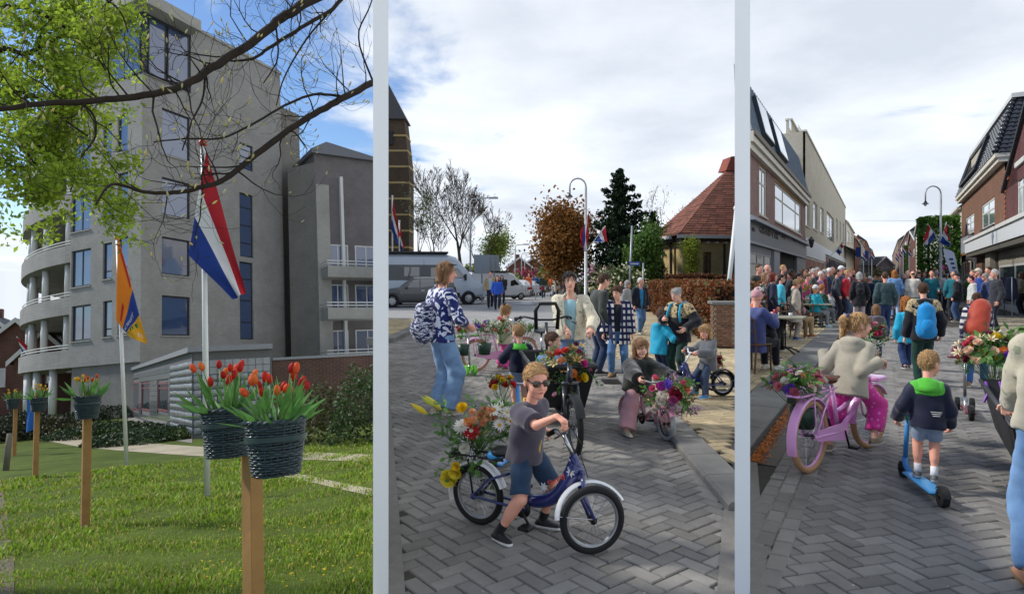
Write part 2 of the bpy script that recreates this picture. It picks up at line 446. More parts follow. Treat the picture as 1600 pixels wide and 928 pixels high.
 # figures: one continuous skin grown round a posed skeleton
V3=lambda *a:np.array(a,float)
def unit(a):
 a=np.asarray(a,float);return a/(np.linalg.norm(a)+1e-9)
class Field:
 def __init__(s,xs,ys,zs):s.xs,s.ys,s.zs=xs,ys,zs;s.F=np.full((len(xs),len(ys),len(zs)),.3,np.float32)
 def blk(s,lo,hi):
  out=[]
  for a,l,h in zip((s.xs,s.ys,s.zs),lo,hi):
   i=max(0,int(np.searchsorted(a,l))-1);j=min(len(a),int(np.searchsorted(a,h))+1)
   out.append(slice(i,max(i,j)))
  return tuple(out)
 def co(s,b):return s.xs[b[0]][:,None,None],s.ys[b[1]][None,:,None],s.zs[b[2]][None,None,:]
 def mix(s,b,d,k,sub=False):
  A=s.F[b]
  if A.size==0:return
  if sub:s.F[b]=np.maximum(A,-d);return
  if k>0:
   h=np.clip(.5+.5*(A-d)/k,0,1)
   s.F[b]=(A*(1-h)+d*h-k*h*(1-h))
  else:s.F[b]=np.minimum(A,d)
 def cap(s,a,b,ra,rb=None,k=.02,flat=None,cut=0,sub=False):
  """tapered limb; flat=(axis, factor) thins it along axis; cut=1 flat end at b, 2 flat at a, 3 both"""
  a=np.asarray(a,float);b=np.asarray(b,float);rb=ra if rb is None else rb
  pad=max(ra,rb)+k+.03
  B=s.blk(np.minimum(a,b)-pad,np.maximum(a,b)+pad);X,Y,Z=s.co(B)
  if 0 in s.F[B].shape:return
  ab=b-a;L2=ab.dot(ab)+1e-9
  t0=((X-a[0])*ab[0]+(Y-a[1])*ab[1]+(Z-a[2])*ab[2])/L2
  t=np.clip(t0,0,1)
  wx=X-a[0]-t*ab[0];wy=Y-a[1]-t*ab[1];wz=Z-a[2]-t*ab[2]
  q=wx*wx+wy*wy+wz*wz
  if flat is not None:
   ax,fc=flat;ax=unit(ax)
   pr=wx*ax[0]+wy*ax[1]+wz*ax[2]
   q=q+pr*pr*(1/(fc*fc)-1)
  d=np.sqrt(q)-(ra+(rb-ra)*t)
  L=math.sqrt(L2)
  if cut&1:d=np.maximum(d,(t0-1)*L)
  if cut&2:d=np.maximum(d,-t0*L)
  s.mix(B,d.astype(np.float32),k,sub)
 def ell(s,c,r,ax=None,k=.02,sub=False):
  c=np.asarray(c,float);m=max(r)+k+.03
  B=s.blk(c-m,c+m);X,Y,Z=s.co(B)
  if 0 in s.F[B].shape:return
  A=ax if ax is not None else np.eye(3)
  dx,dy,dz=X-c[0],Y-c[1],Z-c[2]
  p=[dx*a[0]+dy*a[1]+dz*a[2] for a in A]
  k0=np.sqrt(sum((q/w)**2 for q,w in zip(p,r)));k1=np.sqrt(sum((q/(w*w))**2 for q,w in zip(p,r)))+1e-6
  s.mix(B,(k0*(k0-1)/k1).astype(np.float32),k,sub)
 def plane(s,p,n,lo=None,hi=None):
  p=np.asarray(p,float);n=unit(n)
  B=s.blk(V3(-9,-9,-9) if lo is None else lo,V3(9,9,9) if hi is None else hi);X,Y,Z=s.co(B)
  s.F[B]=np.maximum(s.F[B],((X-p[0])*n[0]+(Y-p[1])*n[1]+(Z-p[2])*n[2]).astype(np.float32))
 def wrinkle(s,amp,w,seed=0,stretch=(1,1,1)):
  X,Y,Z=s.co((slice(None),)*3);r=np.random.RandomState(seed);d=0
  for i in range(5):
   f=r.normal(size=3)*np.array(stretch);f=f/np.linalg.norm(f)*(2*PI/(w*r.uniform(.55,1.5)));ph=r.uniform(0,6.28)
   g=r.normal(size=3)*9
   d=d+np.sin(X*f[0]+Y*f[1]+Z*f[2]+ph+1.2*np.sin(X*g[0]+Y*g[1]+Z*g[2]))
  s.F+=(amp*d*.45).astype(np.float32)
 def nets(s):
  F=s.F;S=F<0
  c=np.zeros(tuple(q-1 for q in F.shape),np.int8)
  O=[(i,j,k) for i in (0,1) for j in (0,1) for k in (0,1)]
  def sl(o):return tuple(slice(q,(n-1+q)) for q,n in zip(o,F.shape))
  for o in O:c+=S[sl(o)]
  act=(c>0)&(c<8)
  idx=np.full(act.shape,-1,np.int64);I=np.argwhere(act)
  if len(I)==0:return np.zeros((0,3)),np.zeros((0,4),int)
  idx[act]=np.arange(len(I))
  val={o:F[I[:,0]+o[0],I[:,1]+o[1],I[:,2]+o[2]] for o in O}
  acc=np.zeros((len(I),3));cnt=np.zeros(len(I))
  for a in O:
   for ax in range(3):
    if a[ax]:continue
    b=tuple(1 if q==ax else a[q] for q in range(3))
    va,vb=val[a],val[b];m=(va<0)!=(vb<0)
    t=np.where(m,va/np.where(m,va-vb,1),0)
    p=np.tile(np.array(a,float),(len(I),1));p[:,ax]=t
    acc[m]+=p[m];cnt[m]+=1
  fr=acc/cnt[:,None]
  V=np.empty((len(I),3))
  for q,arr in enumerate((s.xs,s.ys,s.zs)):
   i=I[:,q];V[:,q]=arr[i]+fr[:,q]*(arr[i+1]-arr[i])
  Q=[]
  for ax in range(3):
   u,w=(ax+1)%3,(ax+2)%3
   lo=[slice(1,q-1) for q in F.shape];lo[ax]=slice(0,F.shape[ax]-1)
   hi=list(lo);hi[ax]=slice(1,F.shape[ax])
   A,Bm=S[tuple(lo)],S[tuple(hi)]
   for flip,M in ((False,A&~Bm),(True,~A&Bm)):
    E=np.argwhere(M)
    if len(E)==0:continue
    E=E+np.array([0 if q==ax else 1 for q in range(3)])
    du=np.zeros(3,int);du[u]=1;dw=np.zeros(3,int);dw[w]=1
    g=lambda P:idx[P[:,0],P[:,1],P[:,2]]
    q4=np.stack([g(E-du-dw),g(E-dw),g(E),g(E-du)],1)
    if flip:q4=q4[:,::-1]
    Q.append(q4)
  Q=np.concatenate(Q);Q=Q[(Q>=0).all(1)]
  return V,Q
def two_bone(a,c,l1,l2,pole):
 a=np.asarray(a,float);c=np.asarray(c,float);d=c-a;L=np.linalg.norm(d)
 mx=(l1+l2)*.995
 if L>mx:c=a+d*mx/L;d=c-a;L=mx
 x=(l1*l1-l2*l2+L*L)/(2*L);hgt=math.sqrt(max(l1*l1-x*x,1e-8))
 n=d/L;p=np.asarray(pole,float);p=p-n*p.dot(n);p=unit(p)
 return a+n*x+p*hgt,c
def rotm(yaw=0,pitch=0,roll=0):
 cy,sy,cp,sp,cr,sr=math.cos(yaw),math.sin(yaw),math.cos(pitch),math.sin(pitch),math.cos(roll),math.sin(roll)
 Z=np.array([[cy,-sy,0],[sy,cy,0],[0,0,1]]);X=np.array([[1,0,0],[0,cp,sp],[0,-sp,cp]]);Y=np.array([[cr,0,sr],[0,1,0],[-sr,0,cr]])
 return Z@X@Y
def skeleton(H,hd,pelvis=None,lean=0,roll=0,twist=0,feet=None,hands=None,head=(0,0,0),elbow=None,knee=None,fyaw=(8,8),sh=1.0,gaze=None,**_):
 K={}
 hz=.515*H
 pel=V3(0,0,hz) if pelvis is None else V3(*pelvis)
 T=rotm(0,lean,roll)
 TS=rotm(twist,lean,roll)
 tl=(H-1.38*hd)-hz
 K['T']=T;K['TS']=TS
 K['pel']=pel;K['hip']={s:pel+rotm(twist*.3)@V3(s*.046*H,0,-.012*H) for s in (1,-1)}
 K['cen']=S=pel+T@V3(0,0,tl)
 K['sh']={s:S+TS@V3(s*.094*H*sh,0,-.018*H) for s in (1,-1)}
 HR=rotm(*head);K['HR']=HR
 nb=S+T@V3(0,.0,.02*H)
 K['neck']=nb
 K['head']=nb+T@V3(0,.024*hd/.23,.25*hd)+HR@V3(0,.012*hd/.23,.52*hd)
 K['kn']={};K['an']={};K['el']={};K['wr']={}
 for i,s in enumerate((1,-1)):
  ft=feet[i] if feet is not None and feet[i] is not None else (s*.06*H,0.0,.042*H)
  kp=knee[i] if knee is not None and knee[i] is not None else (s*.12,1,0)
  K['kn'][s],K['an'][s]=two_bone(K['hip'][s],V3(*ft),.247*H,.238*H,kp)
  wr=hands[i] if hands is not None and hands[i] is not None else K['sh'][s]+V3(s*.045*H,.035*H,-.292*H)
  ep=elbow[i] if elbow is not None and elbow[i] is not None else (s*.5,-1,-.25)
  K['el'][s],K['wr'][s]=two_bone(K['sh'][s],V3(*wr),.172*H,.148*H,ep)
 K['fy']={1:R(fyaw[0]),-1:R(fyaw[1])}
 return K
def figure(H=1.7,hd=None,vox=.012,kid=False,pose=None,girth=1.0,top='shirt',sleeve=2.0,hem=0.0,topoff=.014,flare=.0,hood=False,collar=False,legs='trousers',leglen=1.95,legw=1.0,legoff=.012,shoe=True,hair='short',hat=None,fingers=True,handp=None,seed=1,openw=0.0,headfine=True,hairoff=0.0,puff=0.0):
 """returns {part: (V, Q, facemat)}"""
 pose=pose or {}
 hd=hd or (H/7.1 if not kid else H/5.15)
 K=skeleton(H,hd,**pose)
 s_=hd/.23
 g=girth*H
 HC,HR=K['head'],K['HR']
 hf=HR@V3(0,1,0);hr=HR@V3(1,0,0);hu=HR@V3(0,0,1);HA=np.array([hr,hf,hu])
 tu=K['T']@V3(0,0,1);tf=K['TS']@V3(0,1,0);tr=K['TS']@V3(1,0,0)
 pts=[HC,K['pel'],K['cen']]+[K[k][s] for k in ('kn','an','el','wr','sh') for s in (1,-1)]
 P=np.array(pts);lo=P.min(0)-.17*H*.8;hi=P.max(0)+.17*H*.8
 pass
 lo[2]=max(lo[2],min(K['an'][1][2],K['an'][-1][2])-.085*H)
 def axis(a,b,h,fl=None,fh=None,hf_=None):
  if fl is None:return np.arange(a,b+h,h)
  out=[a]
  while out[-1]<b:out.append(out[-1]+(hf_ if fl<=out[-1]<=fh else h))
  return np.array(out)
 xs=axis(lo[0],hi[0],vox);ys=axis(lo[1],hi[1],vox)
 zs=axis(lo[2],hi[2],vox,HC[2]-.13*s_,HC[2]+.14*s_,vox*.6) if headfine else axis(lo[2],hi[2],vox)
 new=lambda:Field(xs,ys,zs)
 out={}
 kf=1.08 if kid else 1.0
 fl=(tf,.70)
 legR=lambda f:f*g*kf
 # body
 B=new()
 B.cap(K['hip'][-1]+tu*.01*H,K['hip'][1]+tu*.01*H,.058*g,k=.03,flat=(tf,.9))
 B.cap(K['pel']+tu*.03*H,K['cen']-tu*.09*H,.078*g,.088*g,k=.04,flat=fl)
 B.cap(K['sh'][-1]*.82+K['sh'][1]*.18,K['sh'][1]*.82+K['sh'][-1]*.18,.034*g,k=.05)
 B.cap(K['neck']-tu*.02*H,HC-hu*.065*s_-hf*.012*s_,.047*s_*(1 if not kid else .85),.045*s_*(1 if not kid else .85),k=.03)
 for s in (1,-1):
  B.cap(K['sh'][s],K['el'][s],legR(.029),legR(.0235),k=.025)
  B.cap(K['el'][s],K['wr'][s],legR(.0235),legR(.0155),k=.01)
  B.cap(K['hip'][s],K['kn'][s],legR(.052),legR(.034),k=.03)
  kn,an=K['kn'][s],K['an'][s]
  B.cap(kn,an,legR(.0335),legR(.0195),k=.012)
  bk=np.cross(np.cross(an-kn,V3(math.sin(-K['fy'][s]*s),math.cos(K['fy'][s]),0)),an-kn)
  bk=-unit(bk)*1.0
  if bk.dot(V3(0,1,0))>0:bk=-bk
  B.cap(kn+(an-kn)*.15+bk*.008*H,kn+(an-kn)*.45+bk*.008*H,legR(.026),legR(.024),k=.03)
  fd=rotm(-s*K['fy'][s])@V3(0,1,0)
  B.cap(an-fd*.012*H+V3(0,0,-.012*H),an+fd*.075*H+V3(0,0,-.024*H),.022*H,.016*H,k=.02)
 k1=.022*s_
 B.ell(HC+hu*.022*s_-hf*.006*s_,(.073*s_,.092*s_,.090*s_),HA,k=k1)
 B.ell(HC-hu*.034*s_+hf*.026*s_,(.057*s_,.066*s_,.080*s_),HA,k=k1)
 B.ell(HC-hu*.096*s_+hf*.066*s_,(.025*s_,.02*s_,.017*s_),HA,k=k1)
 if kid:
  for s in (1,-1):B.ell(HC-hu*.04*s_+hf*.056*s_+hr*s*.03*s_,(.026*s_,.024*s_,.026*s_),HA,k=.02*s_)
 if headfine:
  for s in (1,-1):
   B.ell(HC+hu*.002*s_+hf*.094*s_+hr*s*.03*s_,(.017*s_,.012*s_,.011*s_),HA,k=0,sub=True)
  B.cap(HC+hf*.09*s_+hu*.012*s_,HC+hf*(.108 if kid else .112)*s_-hu*.026*s_,.008*s_,.0125*s_,k=.008*s_)
  for s in (1,-1):B.ell(HC-hu*.031*s_+hf*.098*s_+hr*s*.011*s_,(.009*s_,.009*s_,.007*s_),HA,k=.006*s_)
  B.cap(HC-hu*.058*s_+hf*.089*s_-hr*.014*s_,HC-hu*.058*s_+hf*.089*s_+hr*.014*s_,.0085*s_,k=.008*s_)
 for s in (1,-1):B.ell(HC-hu*.012*s_-hf*.006*s_+hr*s*.077*s_,(.009*s_,.021*s_,.031*s_),HA,k=.01*s_)
 for i,s in enumerate((1,-1)):
  wr,el=K['wr'][s],K['el'][s]
  hp=(handp[i] if handp and handp[i] else {})
  d=unit(hp.get('dir',wr-el));pn=np.asarray(hp.get('palm',(-s,0,0)),float);pn=unit(pn-d*pn.dot(d));sd_=np.cross(d,pn)
  curl=hp.get('curl',.45)
  hl=.108*H*(1.0 if not kid else 1.02);fr=hl*.050
  if not fingers:
   B.cap(wr,wr+d*hl*.55,hl*.17,hl*.2,k=.01,flat=(pn,.6));B.cap(wr+d*hl*.5,wr+d*hl*.85+pn*hl*.1,hl*.17,hl*.12,k=.01,flat=(pn,.6))
   continue
  B.cap(wr,wr+d*hl*.4,hl*.17,hl*.21,k=.012,flat=(pn,.55))
  thumb_side=hp.get('thumb',None)
  ts=unit(thumb_side) if thumb_side is not None else V3(0,1,.2)
  if ts.dot(sd_)<0:sd_=-sd_
  for q in range(4):
   off=(1.5-q)*.105*hl
   L=hl*(.50,.56,.52,.42)[q]
   b0=wr+d*hl*.40+sd_*off
   a1=curl*(1.0+.1*q);a2=curl*2.2+.05*q
   d1=d*math.cos(a1)+pn*math.sin(a1);d2=d*math.cos(a2)+pn*math.sin(a2);a3=a2+curl*.9;d3=d*math.cos(a3)+pn*math.sin(a3)
   p1=b0+d1*L*.45;p2=p1+d2*L*.32;p3=p2+d3*L*.25
   B.cap(b0,p1,fr*1.05,fr,k=.004);B.cap(p1,p2,fr,fr*.92,k=.003);B.cap(p2,p3,fr*.92,fr*.8,k=.003)
  t0=wr+d*hl*.12+sd_*hl*.15
  t1=t0+unit(d*.7+sd_*.75+pn*.35)*hl*.26;t2=t1+unit(d*(1-curl*.6)+sd_*.1+pn*(.3+curl))*hl*.24
  B.cap(t0,t1,fr*1.35,fr*1.1,k=.008);B.cap(t1,t2,fr*1.1,fr*.9,k=.004)
 V,Q=B.nets();out['body']=(V,Q,None)
 # trousers, shorts, skirt
 if legs:
  L=new();o=legoff
  L.cap(K['hip'][-1]+tu*.012*H,K['hip'][1]+tu*.012*H,.054*g+o,k=.03,flat=(tf,.95))
  L.cap(K['pel']+tu*.0*H,K['pel']+tu*.085*H,.085*g+o*.6,.080*g+o*.6,k=.03,flat=(tf,.74),cut=1)
  for s in (1,-1):
   hp_,kn,an=K['hip'][s],K['kn'][s],K['an'][s]
   if legs=='skirt':continue
   t1=min(1,leglen)
   L.cap(hp_,hp_+(kn-hp_)*t1,.051*g+o,(.051+(.036*legw-.051)*t1)*g*kf+o,k=.02,cut=1 if leglen<1 else 0)
   if leglen>1:
    t2=leglen-1
    L.cap(kn,kn+(an-kn)*t2,.036*g*kf*legw+o,(.036+(.029*legw-.036)*t2)*g*kf*max(1,legw**.5)+o,k=.02,cut=1)
  if legs=='skirt':
   kc=(K['kn'][1]+K['kn'][-1])/2
   L.cap(K['pel']+tu*.08*H,kc,.07*g,.13*g,k=.03,cut=1)
  L.wrinkle(.0032*(1.2 if legw>1 else .8),.13,seed,(1,1,2.2))
  V,Q=L.nets();out['trousers' if leglen>1.2 else 'shorts']=(V,Q,None)
  # top
 if top:
  Tp=new();o=topoff
  hemc=K['pel']+tu*(-.015-hem)*H
  ch=K['cen']-tu*.085*H
  wa=K['pel']+tu*.10*H
  Tp.cap(hemc,wa,.104*g+o+flare,.090*g+o,k=.03,flat=(tf,.80),cut=2)
  Tp.cap(wa,ch,.090*g+o,.094*g+o,k=.04,flat=(tf,.76))
  Tp.cap(K['sh'][-1]*.9+K['sh'][1]*.1,K['sh'][1]*.9+K['sh'][-1]*.1,.036*g+o*.6,k=.05)
  Tp.cap(ch,K['neck']-tu*.012*H,.072*g,.046*s_+o*.5,k=.04,flat=(tf,.8),cut=1)
  if collar:Tp.cap(K['neck']-tu*.01*H,K['neck']+tu*.022*H-tf*.006,.056*s_+o*.6,.062*s_+o*.4,k=.012,cut=1)
  if hood:
   Tp.ell(K['neck']-tf*.075*s_+tu*.0*H,(.098*s_,.062*s_,.05*s_),np.array([tr,tf,tu]),k=.03)
   Tp.ell(K['neck']-tf*.085*s_-tu*.05*s_,(.075*s_,.04*s_,.06*s_),np.array([tr,tf,tu]),k=.03)
   for s in (1,-1):Tp.cap(K['neck']+tr*s*.07*s_-tf*.03,K['neck']+tr*s*.045*s_+tf*.06*s_-tu*.03*s_,.03*s_,.018*s_,k=.02)
  if puff:
   X,Y,Z=Tp.co((slice(None),)*3)
   tz=(X-hemc[0])*tu[0]+(Y-hemc[1])*tu[1]+(Z-hemc[2])*tu[2]
   Tp.F+=(puff*np.abs(np.sin(tz*PI/.075))*-1).astype(np.float32)+puff*.5
  for s in (1,-1):
   sh_,el,wr=K['sh'][s],K['el'][s],K['wr'][s]
   t1=min(1,sleeve)
   if t1>0:Tp.cap(sh_,sh_+(el-sh_)*t1,.034*g*kf+o,.029*g*kf+o*(1.25 if sleeve<1 else 1.0),k=.02,cut=1 if sleeve<1 else 0)
   if sleeve>1:
    t2=sleeve-1
    Tp.cap(el,el+(wr-el)*t2,.029*g*kf+o,.021*g*kf+o,k=.012,cut=1)
  Tp.wrinkle(.0045 if o>.02 else .003,.11,seed+5)
  if openw:
   X,Y,Z=Tp.co((slice(None),)*3);D3=(X-K['pel'][0],Y-K['pel'][1],Z-K['pel'][2])
   rr=np.abs(sum(d*q for d,q in zip(D3,tr)))-openw*H*(.55+.45*np.clip((Z-hemc[2])/(.3*H),0,1));ff=-sum(d*q for d,q in zip(D3,tf))+.02*H
   Tp.F=np.maximum(Tp.F,-np.maximum(rr,ff).astype(np.float32))
   In=new();hi_=K['pel']+tu*-.01*H
   In.cap(hi_,wa,.098*g+.008,.086*g+.008,k=.03,flat=(tf,.80),cut=2);In.cap(wa,ch,.086*g+.008,.09*g+.008,k=.04,flat=(tf,.76));In.cap(ch,K['neck']-tu*.03*H,.07*g,.05*s_,k=.04,flat=(tf,.8),cut=1)
   V,Q=In.nets();out['shirt']=(V,Q,None)
  V,Q=Tp.nets();out['top']=(V,Q,None)
  # shoes
 if shoe:
  Sh=new()
  zc={}
  for s in (1,-1):
   an=K['an'][s];fd=rotm(-s*K['fy'][s])@V3(0,1,0);zf=an[2]-.042*H;zc[s]=zf
   b_=V3(an[0],an[1],zf)
   Sh2=new()
   Sh2.cap(b_-fd*.022*H+V3(0,0,.018*H),b_+fd*.088*H+V3(0,0,.010*H),.027*H,.025*H,k=.01,flat=(np.cross(fd,V3(0,0,1)),.92))
   Sh2.cap(an+V3(0,0,.0*H),b_+fd*.055*H+V3(0,0,.014*H),.026*H,.022*H,k=.02)
   Sh2.plane(an+V3(0,0,.012*H),(0,0,1));Sh2.plane(b_,(0,0,-1))
   Sh.F=np.minimum(Sh.F,Sh2.F)
  V,Q=Sh.nets()
  if len(Q):
   cz=V[Q].mean(1);near=np.where(np.abs(cz[:,0]-K['an'][1][0])+np.abs(cz[:,1]-K['an'][1][1])<np.abs(cz[:,0]-K['an'][-1][0])+np.abs(cz[:,1]-K['an'][-1][1]),zc[1],zc[-1])
   out['shoes']=(V,Q,(cz[:,2]<near+.018*H).astype(int))
   # hair
 if hair and hair!='none':
  Hr=new();e=hairoff
  Hr.ell(HC+hu*.024*s_-hf*.009*s_,((.079+e)*s_,(.097+e)*s_,(.0955+e)*s_),HA,k=0)
  t={'short':.012,'crop':.006,'bald':-.06,'bob':.02,'long':.02,'pony':.016,'bun':.012,'grey':.012,'fringe':.04,'curly':.016}.get(hair,.012)
  Hr.plane(HC+hf*t*s_,hf*.72-hu*.70)
  if hair=='bald':Hr.plane(HC+hu*.045*s_,hu)
  if hair in ('bob','long','fringe'):
   dn={'bob':-.115,'long':-.19,'fringe':-.13}[hair]
   for s in (1,-1):Hr.cap(HC+hr*s*.068*s_+hu*.04*s_-hf*.005*s_,HC+hr*s*.080*s_+hu*dn*s_+hf*(.0)*s_,.028*s_,.026*s_,k=.02*s_,cut=1)
   Hr.cap(HC-hf*.06*s_+hu*.02*s_,HC-hf*.062*s_+hu*dn*s_,.07*s_,.068*s_,k=.02*s_,flat=(hf,.6),cut=1)
  if hair=='long':Hr.cap(HC-hf*.07*s_-hu*.1*s_,HC-hf*.085*s_-hu*.3*s_,.068*s_,.05*s_,k=.03,flat=(hf,.5))
  if hair=='fringe':Hr.ell(HC+hf*.068*s_+hu*.068*s_,(.06*s_,.03*s_,.04*s_),HA,k=.02*s_)
  if hair=='pony':
   Hr.cap(HC-hf*.09*s_+hu*.05*s_,HC-hf*.135*s_+hu*.045*s_,.022*s_,.03*s_,k=.02)
   Hr.cap(HC-hf*.135*s_+hu*.045*s_,HC-hf*.15*s_-hu*.14*s_,.034*s_,.014*s_,k=.02)
  if hair=='bun':Hr.ell(HC-hf*.105*s_+hu*.045*s_,(.04*s_,)*3,HA,k=.015)
  X,Y,Z=Hr.co((slice(None),)*3)
  if hair=='curly':Hr.F-=(.008*s_*(np.sin(X*190/s_)*np.sin(Y*190/s_+1)+np.sin(Z*170/s_))*.7).astype(np.float32)
  else:
   an_=np.arctan2((X-HC[0])*hr[0]+(Y-HC[1])*hr[1]+(Z-HC[2])*hr[2],(X-HC[0])*hf[0]+(Y-HC[1])*hf[1]+(Z-HC[2])*hf[2])
   Hr.F+=(.0022*s_*np.sin(an_*26+3*np.sin(Z*30))+.0015*s_*np.sin(X*130+Z*60)).astype(np.float32)
  V,Q=Hr.nets();out['hair']=(V,Q,None)
 if hat:
  Ht=new()
  Ht.ell(HC+hu*.03*s_-hf*.008*s_,(.092*s_,.108*s_,.105*s_),HA,k=0)
  Ht.plane(HC+hu*.03*s_+hf*.0,-hu*.95+hf*.25)
  if hat=='bobble':Ht.ell(HC+hu*.15*s_,(.035*s_,)*3,HA,k=.01)
  if hat=='cap':Ht.cap(HC+hu*.05*s_+hf*.06*s_,HC+hu*.04*s_+hf*.15*s_,.075*s_,.06*s_,k=.005,flat=(hu,.12))
  if hat=='beanie':Ht.cap(HC+hu*.04*s_-hf*.005,HC+hu*.055*s_-hf*.01,.097*s_,.099*s_,k=.01,flat=(hf,1.12),cut=3)
  if hat=='brim':Ht.cap(HC+hu*.045*s_,HC+hu*.05*s_,.15*s_,.15*s_,k=.005,cut=3)
  V,Q=Ht.nets();out['hat']=(V,Q,None)
 return out,K,dict(HC=HC,HR=HR,s=s_,hf=hf,hr=hr,hu=hu)
SKIN={'fair':'#e2ab92','pink':'#e4a48c','tan':'#c98d6c','dark':'#5b3a2a'}
HAIR={'blond':'#b08a5c','lightbrown':'#8a6645','brown':'#4f3524','dark':'#22190f','grey':'#a5a29c','white':'#d8d5cd','red':'#7d3420','ginger':'#a8672f'}
def mskin(t='fair'):return mk('skin_'+t,SKIN[t],.5,.08,30,spec=.35,bump=.06,bscale=300,sub=.12)
def mhair(t='brown'):return mk('hair_'+t,HAIR[t],.5,.25,40,bump=.9,bscale=170,spec=.3,island=.22)
def mcloth(hexc,rough=.9,sheen=.25,bump=.22,name=None):return mk(name or 'cloth_'+hexc.lstrip('#'),hexc,rough,.12,22,bump=bump,bscale=140,spec=.2,sheen=sheen)
def mleather(hexc):return mk('leather_'+hexc.lstrip('#'),hexc,.45,.12,25,bump=.2,bscale=90,spec=.4)
def mdenim(hexc='#5d7ba6'):return mk('denim_'+hexc.lstrip('#'),hexc,.9,.22,16,bump=.3,bscale=220,spec=.15,sheen=.15)
def person(label,foot,face=PI,H=1.7,M=I4,hz=0.0,cat='person',group=None,mats=None,detail=True,face_on=None,eyes='dark',xs=1.0,rootname='person',**kw):
 """stand a figure on the ground point (world or local); face = heading, 0 looks away from the camera.  mats: skin, top, legs, shoes, sole, hair, hat"""
 mats=mats or {}
 fig,K,hd=figure(H=H,**kw)
 th=thing(rootname,label,cat,group=group,mat=M@Matrix.Translation(foot)@Matrix.Rotation(face,4,'Z')@Matrix.Diagonal((xs,xs,1,1)))
 MM={'body':[mats.get('skin',mskin())],'top':[mats.get('top',mcloth('#334455'))],'shirt':[mats.get('shirt',mcloth('#9fb8c8'))],'trousers':[mats.get('legs',mdenim())],'shorts':[mats.get('legs',mdenim())],'shoes':[mats.get('shoes',mleather('#222222')),mats.get('sole',mk('sole_white','#d8d5cc',.7))],'hair':[mats.get('hair',mhair())],'hat':[mats.get('hat',mcloth('#888888'))]}
 for part,(V,Q,mi) in fig.items():
  if len(Q)==0:continue
  if part=='shoes':
   c=V[Q].mean(1)[:,:2];sd=((c-K['an'][1][:2])**2).sum(1)<((c-K['an'][-1][:2])**2).sum(1)
   for m in (sd,~sd):
    if m.any():u_,inv=np.unique(Q[m],return_inverse=True);link('shoe',quads_mesh('shoe',V[u_],inv.reshape(-1,4),MM[part],mi[m]),th)
   continue
  link(part,quads_mesh(part,V,Q,MM[part],mi),th)
 if detail:
  HC,s_,hf,hr,hu=hd['HC'],hd['s'],hd['hf'],hd['hr'],hd['hu'];A=(hr,hf,hu)
  if eyes:
   for s in (1,-1):
    b=MB();c=HC+hr*s*.031*s_+hf*.0765*s_+hu*.003*s_
    b.ell(c,.0135*s_,.011*s_,.0066*s_,10,6,0,A);b.ell(c+hf*.0058*s_,.0066*s_,.0065*s_,.0064*s_,8,5,1,A)
    b.build('eye',[mk('eye_white','#d9d2cb',.2,.02),mk('iris_'+eyes,{'dark':'#22160f','blue':'#4a5f78'}[eyes],.15,.02)],th,True)
  for s in (1,-1):
   b=MB();b.tube([HC+hr*s*(.014+.011*q)*s_+hf*(.0915-.004*q-.001*q*q)*s_+hu*(.0195+.004*math.sin(q*1.05))*s_ for q in range(4)],[.0022*s_,.0034*s_,.003*s_,.0016*s_],6)
   b.build('eyebrow',mats.get('brow',mats.get('hair',mhair())),th,True)
  b=MB();w=.024 if not kw.get('kid') else .02
  b.tube([HC+hr*w*q*s_+hf*(.0985-.008*q*q)*s_+hu*(-.0585+.005*q*q*(1 if face_on!='plain' else 0))*s_ for q in (-1,-.5,0,.5,1)],[.001*s_,.0042*s_,.005*s_,.0042*s_,.001*s_],6)
  b.build('mouth',mk('lips','#b3625a',.45,.05),th,True)
 if detail and 'hair' in fig and kw.get('hair')!='bald':
  V,Q,_=fig['hair'];rng=np.random.RandomState(len(V));C=hd['HC'];s_=hd['s']
  B=V[rng.randint(0,len(V),800)];rad=B-C;rad/=np.linalg.norm(rad,axis=1)[:,None]
  lg_=kw.get('hair') in ('bob','long','fringe','pony');fl=(-hd['hu']*(1.0 if lg_ else .35)+hd['hf']*(-.1 if lg_ else .5))+rng.normal(size=B.shape)*(.25 if lg_ else .35)
  fl-=rad*(fl*rad).sum(1)[:,None]*.9;fl/=np.linalg.norm(fl,axis=1)[:,None];L=(rng.uniform(.022,.05,800)*(1.5 if lg_ else .35 if kw.get('hair')=='crop' else .6)*s_)[:,None]
  sd=np.cross(fl,rad)*.0028*s_;T0=B-rad*.002*s_;T1=B+fl*L+rad*rng.uniform(.001,.006,800)[:,None]*s_
  o=link('hair_strands',quads_mesh('hair_strands',np.stack([T0-sd,T0+sd,(T0+T1)/2+sd+rad*.003*s_,T1,(T0+T1)/2-sd+rad*.003*s_],1).reshape(-1,3),np.concatenate([np.arange(800)[:,None]*5+np.array([k]) for k in ((0,1,2),(0,2,4),(4,2,3))]),[mats.get('hair',mhair())],None,False,True),th);o['kind']='stuff'
 th_K=dict(K=K,hd=hd,th=th,H=H)
 return th_K
